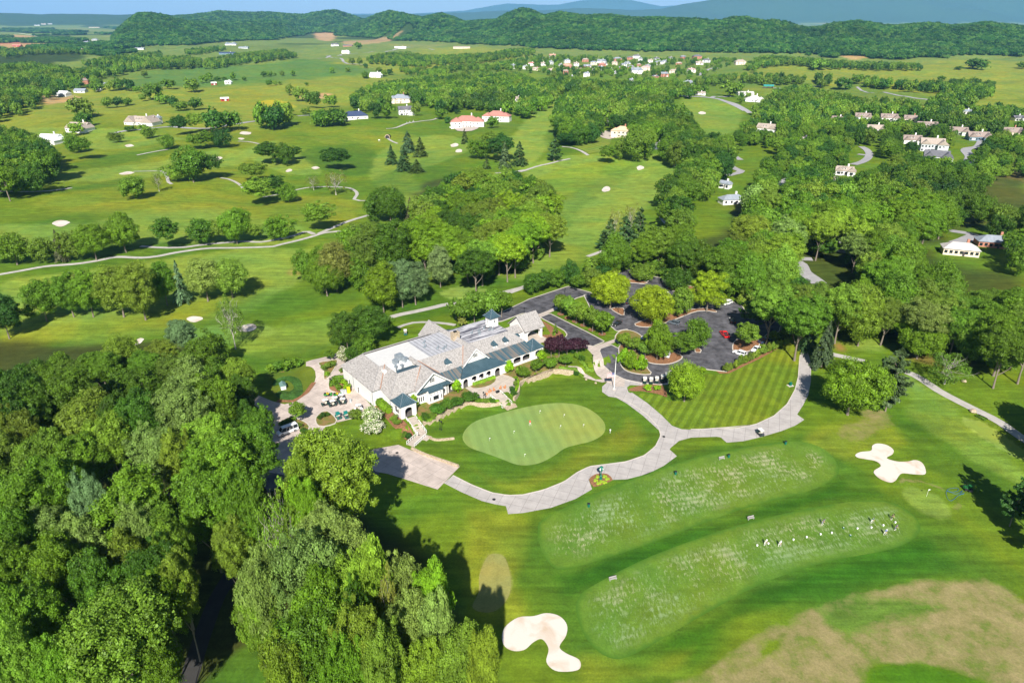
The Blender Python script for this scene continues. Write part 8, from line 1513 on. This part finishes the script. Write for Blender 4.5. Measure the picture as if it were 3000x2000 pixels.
for f, x, y in [(ZG, 1720, 320), (ZG, 488, 775), (ZT, 1692, 52)]: p = at(f, x, y); mb = MB(); mb.lathe([(.42, 0), (.42, .03)], n=16); tag(mb.build('drain_cover', MIRON, loc=(p[0], p[1], p[2] + .03)), 'round black drain cover on ' + ('the path fork' if x == 1720 else 'the lower path bend' if x == 488 else 'the shaded lower court'), 'drain cover')
# hut in the oval lawn
p = at(ZV, 582, 615); t = empty('pump_hut', p, R(25)); tag(t, 'small green-roofed hut in the middle of the oval lawn', 'hut'); mb = MB(); mb.box((0, 0, .7), (1.5, 2.4, 1.4)); mb.build('wall', MTRIM, t); mb = MB(); mb.add([(-1, -1.4, 1.35), (1, -1.4, 1.35), (1, 1.4, 1.35), (-1, 1.4, 1.35), (0, -1.4, 2.0), (0, 1.4, 2.0)], [(0, 1, 4), (1, 2, 5, 4), (3, 0, 4, 5), (2, 3, 5), (3, 2, 1, 0)]); mb.build('roof', mat('green_felt', (.14, .24, .22)), t)
for x, y, m_, l, s in [(1290, 560, 'box_grey', 'grey utility cabinet behind the court hedge', (1.3, .9, 1.3)), (1355, 680, 'box_grey', 'left grey bin beside the yellow crate stack', (.9, .8, 1.1)), (1395, 680, 'box_grey', 'right grey bin beside the yellow crate stack', (.9, .8, 1.1)), (1442, 672, 'crate_yellow', 'yellow slatted crate stack by the clubhouse wall', (.9, .9, 1.7)), (1465, 800, 'box_grey', 'grey wheeled bin on the court', (.6, .6, 1.0))]:
    mm = mat('box_grey', (.42, .45, .46)) if m_ == 'box_grey' else mat('crate_yellow', (.75, .62, .02)); simple('storage_bin' if m_ == 'box_grey' else 'crate_stack', ZV, x, y, lambda mb: mb.box((0, 0, s[2] / 2), s, .4, 0, .94), mm, l, 'bin' if m_ == 'box_grey' else 'crate', None, ('body', 'lid', lambda mb: mb.box((0, 0, s[2] + .04), (s[0] * 1.02, s[1] * 1.02, .08), .4), mm))
# patio chairs round the fire table
def chairm(mb): mb.box((0, 0, .36), (.55, .55, .05)); [mb.box((x, s * .3, .3), (.5, .07, .5)) for x in (0,) for s in (-1, 1)]
for i, (x, y, rz) in enumerate([(1600, 1030, 10), (1622, 1010, 0), (1640, 1000, -20), (1672, 992, -60), (1733, 975, -110), (1775, 968, -130)]):
    simple('patio_chair', ZC, x, y, chairm, MTIMB, f'orange wooden slat-back chair on the patio, {ordn(i + 1)} from left', 'chair', 'wooden chairs on the patio', ('seat', 'backrest', lambda mb: [mb.box((-.32, k * .11, .68), (.05, .09, .75), 0, -.3) for k in (-2, -1, 0, 1, 2)], MTIMB), R(rz))
simple('fire_table', ZC, 1706, 1008, lambda mb: mb.box((0, 0, .5), (1.3, .8, .06)), MIRON, 'low dark rectangular fire table on the patio', 'table', None, ('table_top', 'base', lambda mb: mb.box((0, 0, .23), (1.0, .55, .46)), MIRON), R(38))
for i, (a, b) in enumerate([(1.9, 9.6), (4.7, 9.6), (7.5, 9.6), (-5.0, 9.2), (-3.9, 8.8)]):
    q = xy(a, b); t = empty('veranda_table', (q[0], q[1], PADH + .12)); tag(t, 'round white-clothed table under the veranda, ' + ('in the wide left bay, ' if i > 2 else '') + f'{ordn(i + 1 if i < 3 else i - 2)} from left', 'table', 'tables under the veranda'); mb = MB(); mb.lathe([(.75, 0), (.7, .4), (.62, .72), (.6, .75)], n=16); mb.build('tablecloth', MTRIM, t)
# long clipped hedge by the porch, hedges round the patio and fountain shrubs: leafy boxes
def hedge(name, f, pts, w_, h_, c, label, grp='clipped hedges'):
    wp = [G(*q) for q in f(pts)]; p = np.array(smooth_poly(wp, 4, False)); sg = np.r_[0, np.cumsum(np.linalg.norm(np.diff(p, axis=0), axis=1))]; rg = np.random.default_rng(int(wp[0][0] * 10) % 997 + 5); n = int(sg[-1] * (w_ + 2 * h_) * 55) + 60
    s = rg.uniform(0, sg[-1], n); px_, py_ = np.interp(s, sg, p[:, 0]), np.interp(s, sg, p[:, 1]); dx, dy = np.interp(s + .2, sg, p[:, 0]) - np.interp(s - .2, sg, p[:, 0]), np.interp(s + .2, sg, p[:, 1]) - np.interp(s - .2, sg, p[:, 1]); L_ = np.hypot(dx, dy) + 1e-9; nx, ny = -dy / L_, dx / L_
    th = rg.uniform(0, math.pi, n); ce, se = np.sign(np.cos(th)) * np.abs(np.cos(th)) ** .5, np.abs(np.sin(th)) ** .5; jr = rg.uniform(.9, 1.05, n)
    pos = np.stack([px_ + nx * ce * w_ / 2 * jr, py_ + ny * ce * w_ / 2 * jr, hgt(px_, py_) + h_ * se * jr], 1); nm = np.stack([nx * ce, ny * ce, se], 1) + rg.normal(0, .35, (n, 3)); nm /= np.linalg.norm(nm, axis=1)[:, None]
    v = quads(pos, nm, rg.uniform(.12, .24, n), rg); me = qmesh('foliage', v, MLEAF); o = bpy.data.objects.new(name, me); col.objects.link(o); o.color = (*c, 1); tag(o, label, 'hedge', grp)
    kb = MB(); kn = max(3, int(sg[-1] / 1.2)); t_ = np.linspace(0, sg[-1], kn); q = [(float(np.interp(a, sg, p[:, 0])), float(np.interp(a, sg, p[:, 1]))) for a in t_]; kb.tube([(a, b, h1(a, b) + h_ * .45) for a, b in q], min(w_, h_) * .46, 8); kb.build('core', MLEAF, o, color=c)
hedge('clipped_hedge', ZC, [(530,1110),(575,1150),(640,1215)], 2.6, 2.2, COLR['bright'], 'long clipped green hedge against the left side wall')
hedge('clipped_hedge', ZC, [(1460,935),(1560,905),(1675,865)], 1.2, .9, COLR['bright'], 'low clipped hedge in front of the veranda arches')
hedge('clipped_hedge', ZC, [(1490,1090),(1600,1105),(1720,1100)], .9, .8, COLR['bright'], 'low clipped hedge left of the terrace steps'); hedge('clipped_hedge', ZC, [(1890,870),(1905,940),(1870,1010),(1840,1040)], .9, .9, COLR['bright'], 'curving clipped hedge right of the terrace steps')
hedge('clipped_hedge', ZC, [(940,1270),(1010,1290),(1090,1240)], 1.6, 1.0, COLR['bright'], 'clipped hedge above the wall right of the porch'); hedge('clipped_hedge', ZP, [(620,880),(560,840),(510,780)], 1.4, .9, COLR['lt'], 'clipped hedge between the terrace path and the loop'); hedge('clipped_hedge', ZP, [(360,860),(440,870),(500,900),(540,930)], 1.3, .8, COLR['lt'], 'low hedge along the wall end by the path')
hedge('clipped_hedge', ZV, [(1215,600),(1230,530),(1300,500),(1400,500)], 1.4, 1.4, COLR['mid'], 'clipped hedge screening the utility cabinets'); hedge('clipped_hedge', ZV, [(540,1110),(640,1060),(740,1030)], 1.5, 1.1, COLR['mid'], 'clipped hedge behind the white van'); hedge('clipped_hedge', ZR, [(1990, 700), (2060, 735)], 1.5, .6, COLR['mid'], 'low hedge beside the right path bend')
# red earth crate rings, tunnel mouth under the path, signs
p = at(Z5, 1133, 165); t = empty('cart_tunnel', p, R(-5)); tag(t, 'round stone mouth of the cart tunnel in the grass bank', 'tunnel'); mb = MB()
for k in range(12):
    a = math.pi * 1.15 * k / 12 - .24; b = math.pi * 1.15 * (k + 1) / 12 - .24; mb.extr([(2.0 * math.cos(a), 0, 1.2 + 2.0 * math.sin(a)), (2.0 * math.cos(b), 0, 1.2 + 2.0 * math.sin(b)), (2.6 * math.cos(b), 0, 1.2 + 2.6 * math.sin(b)), (2.6 * math.cos(a), 0, 1.2 + 2.6 * math.sin(a))], (0, -.8, 0))
mb.build('arch', MSTONE, t); mb = MB(); mb.tube([(0, -.2, 1.2), (0, 6, 1.2)], 1.98, 16, True); mb.build('bore', mat('tunnel_dark', (.03, .03, .03)), t)
simple('course_sign', Z5, 1062, 192, lambda mb: mb.box((0, 0, 1.7), (1.6, .1, .6)), MTRIM, 'white sign board on two posts in the fairway grass', 'sign', None, ('board', 'post', lambda mb: [mb.box((s * .6, 0, .75), (.12, .12, 1.5)) for s in (-1, 1)], MTRIM))
simple('ball_washer', ZG, 1330, 294, lambda mb: mb.lathe([(.05, 0), (.05, .8), (.2, .85), (.2, 1.2)], n=8), MTRIM, 'small white stand at the right of the putting green', 'stand', None, ('stand',))
# pale fence far left
wp = [G(*q) for q in Z1([(100,237),(165,235),(225,245),(265,262)])]; t = empty('field_fence', (0, 0, 0)); tag(t, 'long white board fence in the far left pasture', 'fence'); mb = MB()
for z_ in (.6, 1.3): mb.tube([(x, y, h1(x, y) + z_) for x, y in smooth_poly(wp, 8, False)], .35, 4)
mb.build('rail', MTRIM, t)
for x, y in smooth_poly(wp, 4, False): mb = MB(); mb.box((x, y, h1(x, y) + .8), (.5, .5, 1.8)); mb.build('fence_post', MTRIM, t)
# ------------------------------------------------------------------ haze: the air itself
hz = MB(); hz.box((0, 16000, 580), (66000, 52000, 1200)); ho = hz.build('haze', mat('haze_dummy', (1, 1, 1)))
hm = bpy.data.materials.new('haze_air'); hm.use_nodes = True; nt = hm.node_tree; nt.nodes.clear(); pv = nt.nodes.new('ShaderNodeVolumePrincipled'); ou = nt.nodes.new('ShaderNodeOutputMaterial')
pv.inputs['Color'].default_value = (.22, .52, 1.0, 1); pv.inputs['Density'].default_value = HAZE; pv.inputs['Anisotropy'].default_value = -0.1; nt.links.new(pv.outputs[0], ou.inputs['Volume'])
ho.data.materials.clear(); ho.data.materials.append(hm); ho['kind'] = 'stuff'
